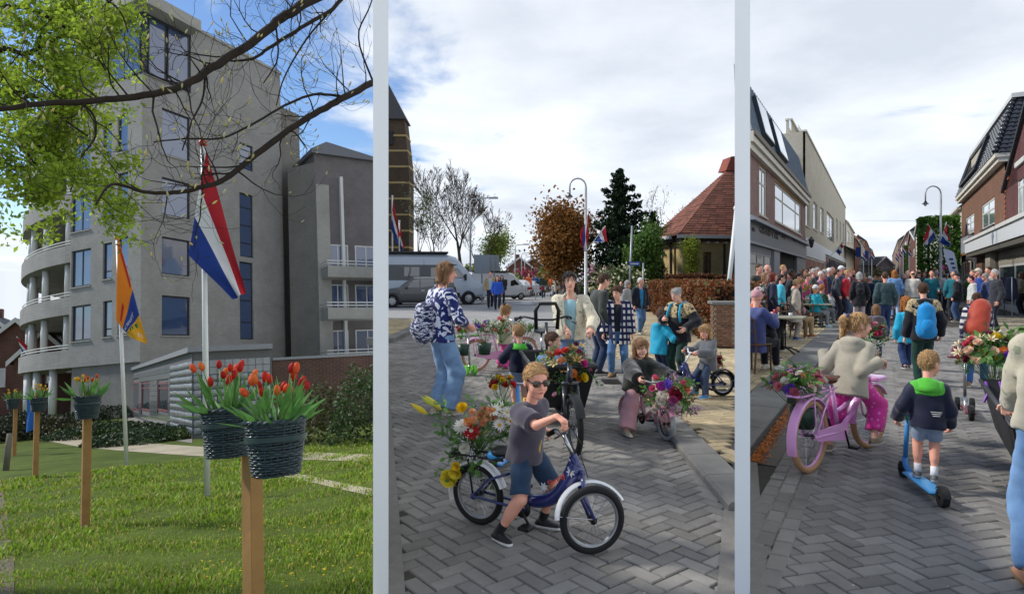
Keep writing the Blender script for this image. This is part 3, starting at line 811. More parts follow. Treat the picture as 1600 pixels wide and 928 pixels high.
 # flowers
FLW={}
def mpetal(c):return mk('petal_'+c.lstrip('#'),c,.6,.12,60,spec=.25,trans=.25)
G_STEM='#5f8a40';G_LEAF='#577f3c'
def mleaf(c=G_LEAF):return mk('leaf_'+c.lstrip('#'),c,.5,.25,25,spec=.35,trans=.3,island=.25)
def petal(b,d,up,L,w,lift,mi,c=(0,0,0),tip=.3,cup=.1):
 d=unit(d);up=unit(up);sd=np.cross(d,up);c=np.asarray(c,float)
 p=[c+d*L*.08,c+d*L*.55+sd*w+up*lift*.6*L,c+d*L*.55-up*cup*w+up*lift*.6*L,c+d*L*.55-sd*w+up*lift*.6*L,c+d*L+sd*w*tip+up*lift*L,c+d*L-sd*w*tip+up*lift*L]
 b.add(p,[(0,1,2),(0,2,3),(1,4,2),(2,4,5),(2,5,3)],mi)
def flower_mesh(kind,c,c2='#d9a92a'):
 key=(kind,c,c2)
 if key in FLW:return FLW[key]
 rng=random.Random(len(FLW));b=MB();Z=V3(0,0,1)
 ring=lambda n,L,w,lift,o=0,h=0,tip=.3,mi=0,cup=.1:[petal(b,(math.cos(o+2*PI*i/n+rng.uniform(-.08,.08)),math.sin(o+2*PI*i/n),0),Z,L*rng.uniform(.9,1.08),w,lift+rng.uniform(-.06,.06),mi,(0,0,h),tip,cup) for i in range(n)]
 if kind=='daisy':ring(14,1,.13,.12);b.ell((0,0,.06),.26,.26,.14,8,5,1)
 elif kind=='gerbera':ring(18,1,.13,.08);ring(14,.62,.12,.3,.2,.04);b.ell((0,0,.08),.25,.25,.12,8,5,1)
 elif kind=='mum':
  for n,L,l,h in ((14,1,.05,0),(14,.9,.35,.03),(11,.75,.75,.05),(8,.5,1.4,.08)):ring(n,L,.15,l,rng.uniform(0,1),h)
 elif kind=='rose':
  for n,L,l,h,w in ((6,.95,.35,0,.42),(6,.8,.75,0,.40),(5,.6,1.15,.05,.34),(4,.38,1.9,.1,.24)):ring(n,L,w,l,rng.uniform(0,1),h,.8,0,.4)
 elif kind=='carnation':
  for n,L,l,h in ((9,.95,.25,0),(9,.85,.6,.02),(7,.65,1.0,.05),(5,.4,1.8,.05)):ring(n,L,.28,l,rng.uniform(0,1),h,1.2,0,.5)
 elif kind=='lily':
  ring(3,1.2,.24,.55,0,0,.15,0,.3);ring(3,1.15,.26,.5,1.05,0,.15,0,.3)
  for i in range(5):a=i*1.26;b.tube([(0,0,0),(.2*math.cos(a),.2*math.sin(a),.7)],.025,4,1)
 elif kind=='tulip':
  for o,r0 in ((0,1.0),(PI/3,.92)):
   for i in range(3):
    a0=o+i*2*PI/3
    prof=[(.12,0),(.42,.28),(.48,.75),(.38,1.15),(.12,1.5)]
    vs=[]
    for r,h in prof:
     wd={0:.3,.28:.75,.75:.85,1.15:.65,1.5:.12}[h]
     for q in (-1,-.5,0,.5,1):a=a0+q*wd;rr=r*r0*(1-.05*q*q);vs.append((rr*math.cos(a),rr*math.sin(a),h-.06*q*q))
    b.add(vs,[(i_*5+j,i_*5+j+1,i_*5+j+6,i_*5+j+5) for i_ in range(4) for j in range(4)],0)
 elif kind=='bud':
  b.lathe([(.02,0),(.22,.35),(.26,.8),(.16,1.35),(.02,1.8)],n=7)
 elif kind=='calla':
  vs=[]
  for i in range(9):
   a=2*PI*i/8-PI/2;t=(1+math.sin(a))/2
   vs+=[(.06*math.cos(a),.06*math.sin(a),0),(.24*math.cos(a),.24*math.sin(a),.7),((.5)*math.cos(a),.5*math.sin(a)+.15*t,1.15+.55*t)]
  b.add(vs,[(i*3+j,i*3+3+j,i*3+4+j,i*3+1+j) for i in range(8) for j in range(2)],0);b.tube([(0,0,.4),(0,0,1.2)],.07,5,1)
 elif kind=='iris':
  ring(3,1.1,.34,.05,0,0,.6,0,.3);ring(3,.9,.28,1.1,1.05,0,.5,0,.3);ring(3,.5,.12,.1,0,.06,.4,1)
 elif kind=='filler':
  for i in range(26):
   d=unit([rng.gauss(0,.8),rng.gauss(0,.8),rng.uniform(.3,1.2)])*rng.uniform(.6,1.2)
   b.tube([(0,0,0),d],.015,3,1,cap=False);b.ell(d,.1,.1,.08,5,4,0)
 elif kind=='spray':
  for i in range(16):
   d=unit([rng.gauss(0,.35),rng.gauss(0,.35),1])*(.2+i*.07)
   b.ell(d+V3(rng.gauss(0,.1),rng.gauss(0,.1),0),.09,.09,.1,5,4,0)
  b.tube([(0,0,0),(0,0,1.2)],.02,4,1)
 elif kind=='sprig':
  b.tube([(0,0,0),(.05,0,.5),(.14,.02,1)],[.025,.02,.01],4,1)
  for i in range(9):
   a=i*2.4;h=.2+i*.095
   petal(b,(math.cos(a),math.sin(a),.6),(-.6*math.cos(a),-.6*math.sin(a),1),.42,.10,.05,0,(.14*h*h,0,h),.1)
 elif kind=='blade':
  petal(b,(0,0,1),(0,1,0),1.0,.05,.12,0,(0,0,0),.1)
 mats=[mpetal(c) if kind not in ('sprig','blade') else mleaf(c),mpetal(c2) if kind not in ('filler','spray','sprig') else mleaf(G_STEM)]
 me=b.mesh(kind,mats,True);FLW[key]=me
 return me
def axes_mat(pos,d,sc,roll=0.0):
 x,y,z=frame_of(d)
 c,s=math.cos(roll),math.sin(roll)
 X=c*x+s*y;Y=-s*x+c*y
 return Matrix([[X[0]*sc,Y[0]*sc,z[0]*sc,pos[0]],[X[1]*sc,Y[1]*sc,z[1]*sc,pos[1]],[X[2]*sc,Y[2]*sc,z[2]*sc,pos[2]],[0,0,0,1]])
def bouquet(label,c,rad,palette,n=34,up=(0,0,1),spread=100,base=None,sprigs=18,leafc=G_LEAF,seed=1,group='bunches of flowers on the parade bicycles',name='flower_bouquet',cat='bouquet',M=I4,size=.035,wrap=None,drop=.0):
 """c = middle of the bunch (M frame), rad = half sizes (x, y, z); palette = (kind, colour, size factor, weight[, centre colour])"""
 rng=random.Random(seed);c=V3(*c);rad=V3(*rad) if hasattr(rad,'__len__') else V3(rad,rad,rad)
 base=V3(*base) if base is not None else c-V3(0,0,rad[2]*.9)
 th=thing(name,label,cat,group=group,mat=M@Matrix.Translation(Vector(base)))
 pick=[p for p in palette for _ in range(int(p[3]))]
 x,y,z=frame_of(up)
 st=MB();pts=[]
 for i in range(n):
  for tr in range(14):
   ct=rng.uniform(math.cos(R(spread)),1);ph=rng.uniform(0,2*PI);sn=math.sqrt(1-ct*ct)
   d=x*sn*math.cos(ph)+y*sn*math.sin(ph)+z*ct
   p=c+d*rad*rng.uniform(.62,1.04)
   if all(np.linalg.norm(p-q)>size*1.15 for q in pts):break
  pts.append(p)
  k=rng.choice(pick)
  me=flower_mesh(k[0],k[1],k[4] if len(k)>4 else '#d9a92a')
  out=unit(unit(p-base)*.6+d*.7+V3(rng.gauss(0,.2),rng.gauss(0,.2),0))
  link(k[0]+('_bloom' if k[0] not in ('filler','spray') else '_flower'),me,th,axes_mat(p-base,out,size*k[2]*rng.uniform(.85,1.15),rng.uniform(0,6)))
  mid=(p+base)/2+unit(p-c)*.02
  st.tube([V3(0,0,0)+V3(rng.gauss(0,.012),rng.gauss(0,.012),0),mid-base,p-base],.0022,3,0,cap=False)
 st.build('stems',mleaf(G_STEM),th)
 me=flower_mesh('sprig',leafc)
 for i in range(sprigs):
  ct=rng.uniform(math.cos(R(spread+15)),1);ph=rng.uniform(0,2*PI);sn=math.sqrt(1-ct*ct)
  d=x*sn*math.cos(ph)+y*sn*math.sin(ph)+z*ct
  p=c+d*rad*rng.uniform(.05,.45)
  link('leaf_sprig',me,th,axes_mat(p-base,unit(d+V3(0,0,.3)),float(rad.mean())*rng.uniform(.55,.95),rng.uniform(0,6)))
 if wrap:
  w=MB();w.lathe([(.03,-.04),(.05,.05),(.075,.13)],n=12);w.build('wrapper',mk('wrap_'+wrap[1:],wrap,.3,.1),th,True)
 return th
 # bicycles
BLK=mk('black_plastic','#17181a',.45,.15,40,bump=.1)
RUB=mk('tyre_rubber','#1c1c1d',.85,.15,60,bump=.25,bscale=160)
CHROME=mk('chrome','#b9bcc0',.22,.05,metal=1.0)
ALU=mk('aluminium','#a9adb2',.35,.08,30,metal=1.0)
STEELG=mk('galvanised','#8d9196',.5,.12,20,metal=.7)
def gloss(name,c,rough=.3,coat=.5,var=.06):return mk(name,c,rough,var,12,coat=coat,spec=.5)
def nets_part(field,name,mats,parent,mi=None,mat=None):
 V,Q=field.nets();return link(name,quads_mesh(name,V,Q,mats,mi),parent,mat)
def grid_field(lo,hi,h):return Field(*[np.arange(a,b+h,h) for a,b in zip(lo,hi)])
WHL={}
def wheel_meshes(r,tw,tyre,rim,spokes=20,rimw=.012):
 key=(r,tw,tyre.name,rim.name,spokes)
 if key in WHL:return WHL[key]
 t=MB();t.tube([(0,(r-tw)*math.cos(a),(r-tw)*math.sin(a)) for a in np.linspace(0,2*PI,49)[:-1]],tw,10,closed=True)
 q=MB();ri=r-tw*1.7
 q.lathe([(ri+.004,-rimw),(ri+.006,rimw),(ri-.012,rimw*.7),(ri-.016,0),(ri-.012,-rimw*.7),(ri+.004,-rimw)],n=48,axis=(1,0,0))
 s=MB()
 for i in range(spokes):
  a=2*PI*i/spokes;sg=1 if i%2 else -1;a2=a+(.9 if (i//2)%2 else -.9)
  s.tube([(sg*.022,.016*math.cos(a2),.016*math.sin(a2)),(0,(ri-.01)*math.cos(a),(ri-.01)*math.sin(a))],.0013,3,cap=False)
 h=MB();h.lathe([(.004,-.045),(.01,-.04),(.012,-.026),(.02,-.024),(.02,-.02),(.011,-.018),(.011,.018),(.02,.02),(.02,.024),(.012,.026),(.01,.04),(.004,.045)],n=12,axis=(1,0,0))
 WHL[key]=(t.mesh('tyre',tyre,True),q.mesh('rim',rim,angle=35),s.mesh('spokes',CHROME),h.mesh('hub',BLK,angle=35))
 return WHL[key]
def put_wheel(parent,mat,r,tw,tyre,rim,spokes=20):
 w=bpy.data.objects.new('wheel',None);COL.objects.link(w);w.parent=parent;w.matrix_local=mat
 for nm,me in zip(('tyre','rim','spokes','hub'),wheel_meshes(r,tw,tyre,rim,spokes)):link(nm,me,w)
 return w
def arc_strip(b,c,r,a0,a1,w,th=.003,n=20,mi=0,T=None):
 """mudguard: a channel section bent round the wheel (axis x)"""
 T=T or (lambda p:p)
 prof=[(-w,-.012),(-w*.8,0),(0,.006),(w*.8,0),(w,-.012)]
 vs=[]
 for i in range(n+1):
  a=a0+(a1-a0)*i/n
  for x,dr in prof:vs.append(T((c[0]+x,c[1]+(r+dr)*math.cos(a),c[2]+(r+dr)*math.sin(a))))
  for x,dr in reversed(prof):vs.append(T((c[0]+x,c[1]+(r+dr-th)*math.cos(a),c[2]+(r+dr-th)*math.sin(a))))
 m=10
 b.add(vs,[(i*m+j,i*m+(j+1)%m,(i+1)*m+(j+1)%m,(i+1)*m+j) for i in range(n) for j in range(m)]+[tuple(range(m)),tuple(n*m+j for j in range(m-1,-1,-1))],mi)
def bezier(p0,p1,p2,n=8):
 p0,p1,p2=map(lambda q:np.asarray(q,float),(p0,p1,p2))
 return [(1-t)**2*p0+2*t*(1-t)*p1+t*t*p2 for t in np.linspace(0,1,n+1)]
def bicycle(label,loc,rotz,wr=.2,tw=.02,wb=.72,frame=None,tyre=RUB,rim=CHROME,style='kid',fender=None,saddle=BLK,sh=.5,bh=.68,barw=.24,rack=None,steer=0.0,guard=None,grip=BLK,group=None,cat='bicycle',scale=1.0,M=I4,barmat=CHROME,ped=.5,lean=0.0,fork=None,spokes=20,crank=True,name='bicycle',bar_back=.06):
 th=thing(name,label,cat,group=group,mat=M@Matrix.Translation(loc)@Matrix.Rotation(rotz,4,'Z')@Matrix.Rotation(lean,4,'Y')@Matrix.Scale(scale,4))
 yr,yf=-wb/2,wb/2
 hd0=V3(0,yf-.10*wb,wr*2+.06);hd1=V3(0,yf-.16*wb,wr*2+.15*wb+.03)
 ax=unit(hd1-hd0)
 RS=np.array(Matrix.Rotation(steer,3,Vector(ax)))
 S=lambda p:hd0+RS@(np.asarray(p,float)-hd0)
 bb=V3(0,yr+wb*.44,wr*(.92 if wr>.15 else 1.05))
 fr=MB()
 ra=V3(0,yr,wr)
 st_top=V3(0,bb[1]-.10*wb,sh-.06)
 if style=='kid':
  mid=V3(0,bb[1]+.16*wb,bb[2]+.03)
  path=bezier(hd1*.45+hd0*.55,(0,mid[1]+.10,mid[2]+.0),bb+V3(0,.03,.045),10)
  fr.tube(path,[.052,.050,.047,.044,.042,.041,.040,.039,.038,.037,.036] if wr>.15 else .02,12)
 else:
  fr.tube(bezier(hd1-ax*.03,(0,hd0[1]-.12,bb[2]+.22),bb+V3(0,0,.16),8),.017,10)
  fr.tube(bezier(hd0+ax*.02,(0,hd0[1]-.15,bb[2]+.10),bb,8),.021,10)
 fr.tube([hd0,hd1],.024,12);fr.tube([bb,st_top],.017,10)
 fr.tube([bb-V3(.04,0,0),bb+V3(.04,0,0)],.024,12)
 for s in (1,-1):
  x=s*(tw+.022)
  fr.tube([bb+V3(s*.02,0,0),(x,bb[1]-.05,bb[2]),(x+s*.008,yr,wr)],.0095,8)
  fr.tube([(x+s*.008,yr,wr),(x,yr+.3*(st_top[1]-yr)+.02,wr+(st_top[2]-wr)*.5),st_top-V3(0,0,.05)],.008,8)
  fr.ell((x+s*.008,yr,wr),.008,.022,.022,10,6)
 fr.build('frame',frame,th,True)
 fk=MB()
 for s in (1,-1):
  x=s*(tw+.018)
  fk.tube([S(hd0-ax*.005+V3(x,0,0)),S((x,hd0[1]+.02,wr*1.6)),S((x+s*.006,yf,wr))],[.014,.012,.009],8)
 fk.tube([S(hd0-ax*.008-V3(tw+.03,0,0)),S(hd0-ax*.008+V3(tw+.03,0,0))],.014,8)
 fk.build('fork',fork or frame,th,True)
 put_wheel(th,Matrix.Translation((0,yr,wr)),wr,tw,tyre,rim,spokes)
 c=S((0,yf,wr));put_wheel(th,Matrix.Translation(c)@Matrix.Rotation(steer,4,'Z'),wr,tw,tyre,rim,spokes)
 hb=MB();top=hd1+ax*(bh-hd1[2])*.9;tw_=barw
 hb.tube([S(hd1),S(top)],.012,8)
 L=[S(top+V3(s*tw_*k,y,z)) for s,k,y,z in ((-1,1,-bar_back*1.8,.02),(-1,.72,-bar_back*.5,.035),(-1,.3,.0,.0),(1,.3,0,0),(1,.72,-bar_back*.5,.035),(1,1,-bar_back*1.8,.02))]
 hb.tube(L,.0105,8);hb.build('handlebar',barmat,th,True)
 for s,e in ((-1,(L[1],L[0])),(1,(L[4],L[5]))):
  g=MB();d=unit(e[1]-e[0]);g.tube([e[1]-d*.085,e[1]-d*.08,e[1],e[1]+d*.006],[.013,.016,.0165,.012],10);g.build('grip',grip,th,True)
  v=MB();q=e[1]-d*.10;v.tube([q,q+S(V3(0,.04,-.02)+hd0)-hd0+d*.02,q+S(V3(0,.035,-.025)+hd0)-hd0+d*.09],.0055,6);v.build('brake_lever',BLK,th,True)
 v=MB();v.tube([L[4],S(top+V3(.06,.09,-.05)),S(hd1+V3(.02,.04,0)),S((.0,yf-.03,wr*2+.03))],.0028,5);v.build('brake_cable',BLK,th,True)
 F=grid_field((-.12,-.2,-.08),(.12,.16,.08),.009)
 k=wr/.2 if wr<.2 else 1.0+.15*(wr>.25)
 F.cap((0,-.07*k,0),(0,.11*k,.004),.066*k,.022*k,k=0,flat=((0,0,1),.42));F.ell((0,-.08*k,.004),(.078*k,.05*k,.03*k),k=.03)
 nets_part(F,'saddle',[saddle],th,mat=Matrix.Translation((0,st_top[1]-.02,sh)))
 p=MB();p.tube([st_top-V3(0,0,.02),(0,st_top[1]-.015,sh-.02)],.012,8);p.build('seat_post',CHROME,th,True)
 if crank:
  cr=MB();a=ped
  for s in (1,-1):
   e=bb+V3(s*.062,s*math.cos(a)*.5*wr*1.1,s*math.sin(a)*.5*wr*1.1)
   cr.tube([bb+V3(s*.03,0,0),bb+V3(s*.055,0,0),e],[.012,.011,.008],6)
  cr.lathe([(.02,.032),(.055 if wr<.25 else .08,.034),(.055 if wr<.25 else .08,.038),(.02,.04)],bb,n=20,axis=(1,0,0))
  o=cr.build('crank',BLK,th,True)
  for s in (1,-1):
   e=bb+V3(s*.062,s*math.cos(a)*.5*wr*1.1,s*math.sin(a)*.5*wr*1.1)
   pd=MB();pd.box(e[0]+(0 if s>0 else -.075),e[0]+(.075 if s>0 else 0),e[1]-.036,e[1]+.036,e[2]-.011,e[2]+.011,ch=.005);pd.build('pedal',BLK,o)
 if guard:
  gd=MB();g0=V3(.05,yr,wr)
  gd.prism([(bb[1]+.075,bb[2]),(bb[1]+.05,bb[2]+.06),(bb[1],bb[2]+.085),(bb[1]-.06,bb[2]+.07),(yr+.06,wr+.045),(yr-.01,wr+.035),(yr-.02,wr-.02),(yr+.06,wr-.04),(bb[1]-.05,bb[2]-.07),(bb[1]+.02,bb[2]-.08),(bb[1]+.06,bb[2]-.05)],.048,.056,'x')
  gd.build('chain_guard',guard,th,angle=30)
 if fender:
  m=MB();arc_strip(m,(0,yr,wr),wr+.022,R(20),R(200),tw+.012);m.build('rear_mudguard',fender,th,angle=40)
  m=MB();arc_strip(m,(0,yf,wr),wr+.02,R(35),R(185),tw+.012,T=S);m.build('front_mudguard',fender,th,angle=40)
  for s in (1,-1):
   m=MB()
   m.tube([S((s*(tw+.024),yf,wr)),S((s*(tw+.012),yf-wr-.016,wr+.0))],.0018,4)
   m.build('mudguard_stay',CHROME,th);m=MB()
   m.tube([(s*(tw+.026),yr,wr),(s*(tw+.012),yr-(wr+.02)*.96,wr+.05)],.0018,4)
   m.build('mudguard_stay',CHROME,th)
 if rack:
  k=MB();zr=wr*2+.055;y0,y1=yr-wr*.95,st_top[1]-.04
  for s in (1,-1):
   k.tube([(s*.06,y1,zr+.01),(s*.06,y0+.03,zr),(s*.045,y0,zr),(0,y0-.01,zr)],.008,8)
   k.tube([(s*.055,yr-.04,zr),(s*(tw+.03),yr,wr)],.006,6)
  for i in range(4):y=y0+.05+(y1-y0-.1)*i/3;k.tube([(-.06,y,zr),(.06,y,zr)],.006,6)
  k.build('luggage_rack',rack,th,True)
  k=MB();k.box(-.03,.03,y0-.03,y0-.005,zr-.045,zr-.01,ch=.004);k.build('rear_lamp',BLK,th)
 return dict(th=th,S=S,bb=bb,hd0=hd0,hd1=hd1,grips=(L[5],L[0]),wr=wr,wb=wb,zr=wr*2+.055,yr=yr,yf=yf,st=st_top)
 # vehicles
GLS=mglass('car_glass',(.012,.016,.02),.03)
LAMPR=mk('tail_lamp','#a01018',.2,.05,coat=1.0);LAMPW=mk('head_lamp','#c9d2d8',.1,.05,coat=1.0)
def vehicle(label,loc,rotz,kind='estate',paint=None,cat='car',group=None,scale=1.0,name='parked_car',simple=False):
 """forward +y, origin on the ground under the middle"""
 th=thing(name,label,cat,loc,rotz,group,scale=scale)
 if kind=='van':
  St=[(-3.0,.42,1.15,2.55,.97,.86),(-2.9,.36,1.15,2.66,1.0,.88),(.75,.36,1.15,2.66,1.0,.88),(1.35,.36,1.15,2.50,1.0,.84),(2.05,.36,1.16,1.75,1.0,.86),(2.45,.38,1.12,1.25,.98,.93),(2.85,.42,1.02,1.10,.92,.86),(2.98,.46,.85,.90,.82,.78)]
  L,wy,wrd,rm=6.0,(-2.0,2.05),.34,1.0
 elif kind=='estate':
  St=[(-2.2,.42,.86,.98,.78,.70),(-2.1,.30,.92,1.20,.86,.68),(-1.75,.24,.93,1.42,.9,.66),(-.6,.22,.92,1.47,.91,.64),(.2,.22,.91,1.45,.91,.64),(.85,.22,.90,1.05,.9,.76),(1.0,.22,.90,.965,.9,.84),(1.8,.26,.80,.86,.87,.76),(2.15,.34,.66,.72,.76,.66),(2.22,.40,.6,.64,.7,.6)]
  wy,wrd=(-1.35,1.4),.32
 else:
  St=[(-2.0,.40,.82,.9,.76,.68),(-1.9,.28,.9,1.05,.84,.66),(-1.45,.24,.92,1.45,.88,.64),(-.4,.22,.92,1.52,.89,.64),(.2,.22,.92,1.48,.89,.64),(.9,.22,.92,1.04,.88,.76),(1.0,.22,.9,.98,.88,.82),(1.75,.26,.82,.88,.85,.74),(2.0,.34,.66,.72,.74,.64)]
  wy,wrd=(-1.25,1.28),.31
 def ringp(q):
  y,zb,zt,zr,w,wr_=q
  up=max(zr-zt,.02)
  half=[(w*.82,zb),(w*.97,zb+.12),(w,zb+(zt-zb)*.55),(w*.985,zt),(w*.985+(wr_-w*.985)*.5,zt+up*.55),(wr_,zt+up*.9),(wr_*.8,zr),(0,zr+.02*(up>.1))]
  return [(x,y,z) for x,z in half]+[(-x,y,z) for x,z in reversed(half[:-1])]
 b=MB();rs=[ringp(q) for q in St];m=len(rs[0])
 vs=[p for r_ in rs for p in r_]
 b.add(vs,[(i*m+j,i*m+j+1,(i+1)*m+j+1,(i+1)*m+j) for i in range(len(rs)-1) for j in range(m-1)]+[(i*m+m-1,i*m,(i+1)*m,(i+1)*m+m-1) for i in range(len(rs)-1)]+[tuple(range(m-1,-1,-1)),tuple((len(rs)-1)*m+j for j in range(m))])
 b.build('body',paint,th,angle=28)
 ys=[q[0] for q in St]
 def wx(y,z):
  i=max(0,min(len(ys)-2,int(np.searchsorted(ys,y))-1));t=(y-ys[i])/(ys[i+1]-ys[i])
  q=[a+(c-a)*t for a,c in zip(St[i],St[i+1])]
  _,zb,zt,zr,w,wr_=q
  if z<=zt:return w*.99
  t=(z-zt)/max(zr-zt,.02)
  return w*.985+(wr_-w*.985)*(t/.55*.5 if t<.55 else min(1,.5+(t-.55)/.35*.5))
 def pane(pts,nm,mat_,s,off=.009):
  q=MB();zs=[p[1] for p in pts];z0,z1=min(zs),max(zs);nz=1 if z1-z0<.2 else 5;k=len(pts);rows=[]
  for j in range(nz+1):
   z=z0+(z1-z0)*(j/nz*.998+.001);yy=[]
   for a in range(k):
    (ya,za),(yb,zb)=pts[a],pts[(a+1)%k]
    if (za-z)*(zb-z)<=0 and abs(za-zb)>1e-6:yy.append(ya+(yb-ya)*(z-za)/(zb-za))
   a_,b_=min(yy),max(yy);rows.append([(a_+(b_-a_)*i/4,z) for i in range(5)])
  fl_=[p for r_ in rows for p in r_];m_=len(fl_)
  vs=[(s*(wx(y,z)+off),y,z) for y,z in fl_]+[(s*(wx(y,z)-.02),y,z) for y,z in fl_]
  fs=[(j*5+i,j*5+i+1,j*5+i+6,j*5+i+5) for j in range(nz) for i in range(4)]
  bd=list(range(5))+[j*5+4 for j in range(1,nz+1)]+[nz*5+i for i in range(3,-1,-1)]+[j*5 for j in range(nz-1,0,-1)]
  fs+=[(bd[i],bd[(i+1)%len(bd)],bd[(i+1)%len(bd)]+m_,bd[i]+m_) for i in range(len(bd))]
  q.add(vs,fs);return q.build(nm,mat_,th)
 if kind=='van':side=[[(.95,1.32),(1.0,1.93),(1.42,1.95),(1.98,1.35)],[(-.1,1.35),(-.1,1.95),(.62,1.95),(.62,1.35)],[(-1.6,1.5),(-1.6,1.98),(-.75,1.98),(-.75,1.5)]]
 elif kind=='estate':side=[[(.68,.96),(.16,1.36),(-.12,1.38),(-.12,.96)],[(-.18,.96),(-.18,1.38),(-.95,1.38),(-.95,.97)],[(-1.02,.98),(-1.02,1.37),(-1.5,1.33),(-1.9,1.02)]]
 else:side=[[(.72,.97),(.2,1.38),(-.1,1.41),(-.1,.96)],[(-.16,.96),(-.16,1.41),(-.85,1.41),(-.95,.97)],[(-1.02,.98),(-.95,1.4),(-1.3,1.36),(-1.6,1.02)]]
 for s in (1,-1):
  for p in side:pane(p,'side_window',GLS,s)
  if simple:continue
  if kind=='van':
   pane([(-2.9,1.28),(-2.9,2.1),(.66,2.1),(.66,1.28)],'dark_side_stripe',mk('van_stripe','#3a3e44',.3,.08,coat=.4),s,.003)
   pane([(-1.9+.4,.40),(-1.5,.62),(1.55,.62),(1.55,.40)],'sill_trim',BLK,s,.012)
   pane([(.86,.50),(.86,2.35),(.875,2.35),(.875,.50)],'door_gap',BLK,s,.003)
   pane([(.1-.6,.50),(-.5,2.4),(-.485,2.4),(-.485,.50)],'door_gap',BLK,s,.003)
   pane([(.95,1.08),(.95,1.22),(1.12,1.22),(1.12,1.08)],'door_handle',BLK,s,.03)
   pane([(.45,1.08),(.45,1.22),(.62,1.22),(.62,1.08)],'door_handle',BLK,s,.03)
   q=MB();q.box(s*1.02,s*1.22,1.80,1.93,1.28,1.62,ch=.03) if s>0 else q.box(-1.22,-1.02,1.80,1.93,1.28,1.62,ch=.03);q.build('wing_mirror',BLK,th)
  else:
   for y in (-.15,-1.0):pane([(y,.34),(y,.95),(y+.012,.95),(y+.012,.34)],'door_gap',BLK,s,.003)
   pane([(-.4,.80),(-.4,.83),(-.2,.83),(-.2,.80)],'door_handle',CHROME,s,.02);pane([(-1.25,.80),(-1.25,.83),(-1.05,.83),(-1.05,.80)],'door_handle',CHROME,s,.02)
   pane([(-1.2,.25),(-1.2,.33),(1.1,.33),(1.1,.25)],'sill_trim',BLK,s,.006)
   q=MB();q.box(min(s*.9,s*1.06),max(s*.9,s*1.06),.55,.68,.93,1.07,ch=.03);q.build('wing_mirror',paint,th)
 def screen(i,j,nm):
  a,c=rs[i],rs[j];q=MB();mid=lambda t,u:None
  A=[np.array(a[k]) for k in (3,5,9,11)];C=[np.array(c[k]) for k in (3,5,9,11)]
  lo=[A[0]*.97+C[0]*.03,A[3]*.97+C[3]*.03];hi=[C[1]*.93+A[1]*.07,C[2]*.93+A[2]*.07]
  lo=[p*V3(.92,1,1) for p in lo];hi=[p*V3(.92,1,1) for p in hi]
  off=V3(0,.012*(1 if i>j else -1),.012)
  q.add([lo[0]+off,lo[1]+off,hi[1]+off,hi[0]+off],[(0,1,2,3),(3,2,1,0)]);q.build(nm,GLS,th)
 if kind=='van':screen(5,3,'windscreen')
 elif kind=='estate':screen(5,4,'windscreen');screen(1,2,'rear_window')
 else:screen(5,4,'windscreen');screen(1,2,'rear_window')
 if kind=='van':
  q=MB();q.box(-.96,.96,-2.85,.9,2.69,2.80,ch=.03);q.build('roof_awning',BLK,th)
 e0,e1=St[0],St[-1]
 for s in (1,-1):
  q=MB();q.obox((s*e0[4]*.80,ys[0]-.005,(e0[1]+e0[2])/2+.12),np.eye(3),(.13,.03,.10));q.build('tail_lamp',LAMPR,th)
  q=MB();q.obox((s*e1[4]*.78,ys[-1]-.06,(e1[1]+e1[2])/2+.12),np.eye(3),(.15,.09,.07));q.build('headlamp',LAMPW,th)
 q=MB();q.box(-e0[4]*.95,e0[4]*.95,ys[0]-.05,ys[0]+.1,e0[1]-.06,e0[1]+.12,ch=.03);q.build('rear_bumper',BLK if kind=='van' else paint,th)
 q=MB();q.box(-e1[4]*.98,e1[4]*.98,ys[-1]-.1,ys[-1]+.05,e1[1]-.1,e1[1]+.14,ch=.04);q.build('front_bumper',paint,th)
 q=MB();q.box(-.26,.26,ys[-1]+.05,ys[-1]+.065,e1[1]+.0,e1[1]+.11);q.build('number_plate',mk('plate_yellow','#d8b52a',.4,.03),th)
 ty=MB();ty.lathe([(wrd*.62,-.1),(wrd*.95,-.105),(wrd,-.07),(wrd,.07),(wrd*.95,.105),(wrd*.62,.1)],n=28,axis=(1,0,0));tm=ty.mesh('tyre',RUB,angle=35)
 ri=MB();ri.lathe([(.02,.085),(wrd*.2,.09),(wrd*.3,.06),(wrd*.55,.05),(wrd*.64,.095),(wrd*.64,-.09)],n=24,axis=(1,0,0))
 for i in range(7):a=2*PI*i/7;ri.bar((.075,0,0),(.085,wrd*.6*math.cos(a),wrd*.6*math.sin(a)),.05,.03)
 rmh=ri.mesh('rim',ALU,angle=35)
 for s in (1,-1):
  for y in wy:
   w=bpy.data.objects.new('wheel',None);COL.objects.link(w);w.parent=th
   w.matrix_local=Matrix.Translation((s*(St[3][4]-.10),y,wrd))@(Matrix.Rotation(PI,4,'Z') if s<0 else I4)
   link('tyre',tm,w);link('rim',rmh,w)
   if not simple:
    a_=MB();a_.lathe([(wrd*1.02,.06),(wrd*1.16,.06),(wrd*1.16,.118),(wrd*1.02,.118)],n=24,axis=(1,0,0),a0=0,a1=2*PI)
    a_.build('wheel_arch',BLK,w,True)
 return th
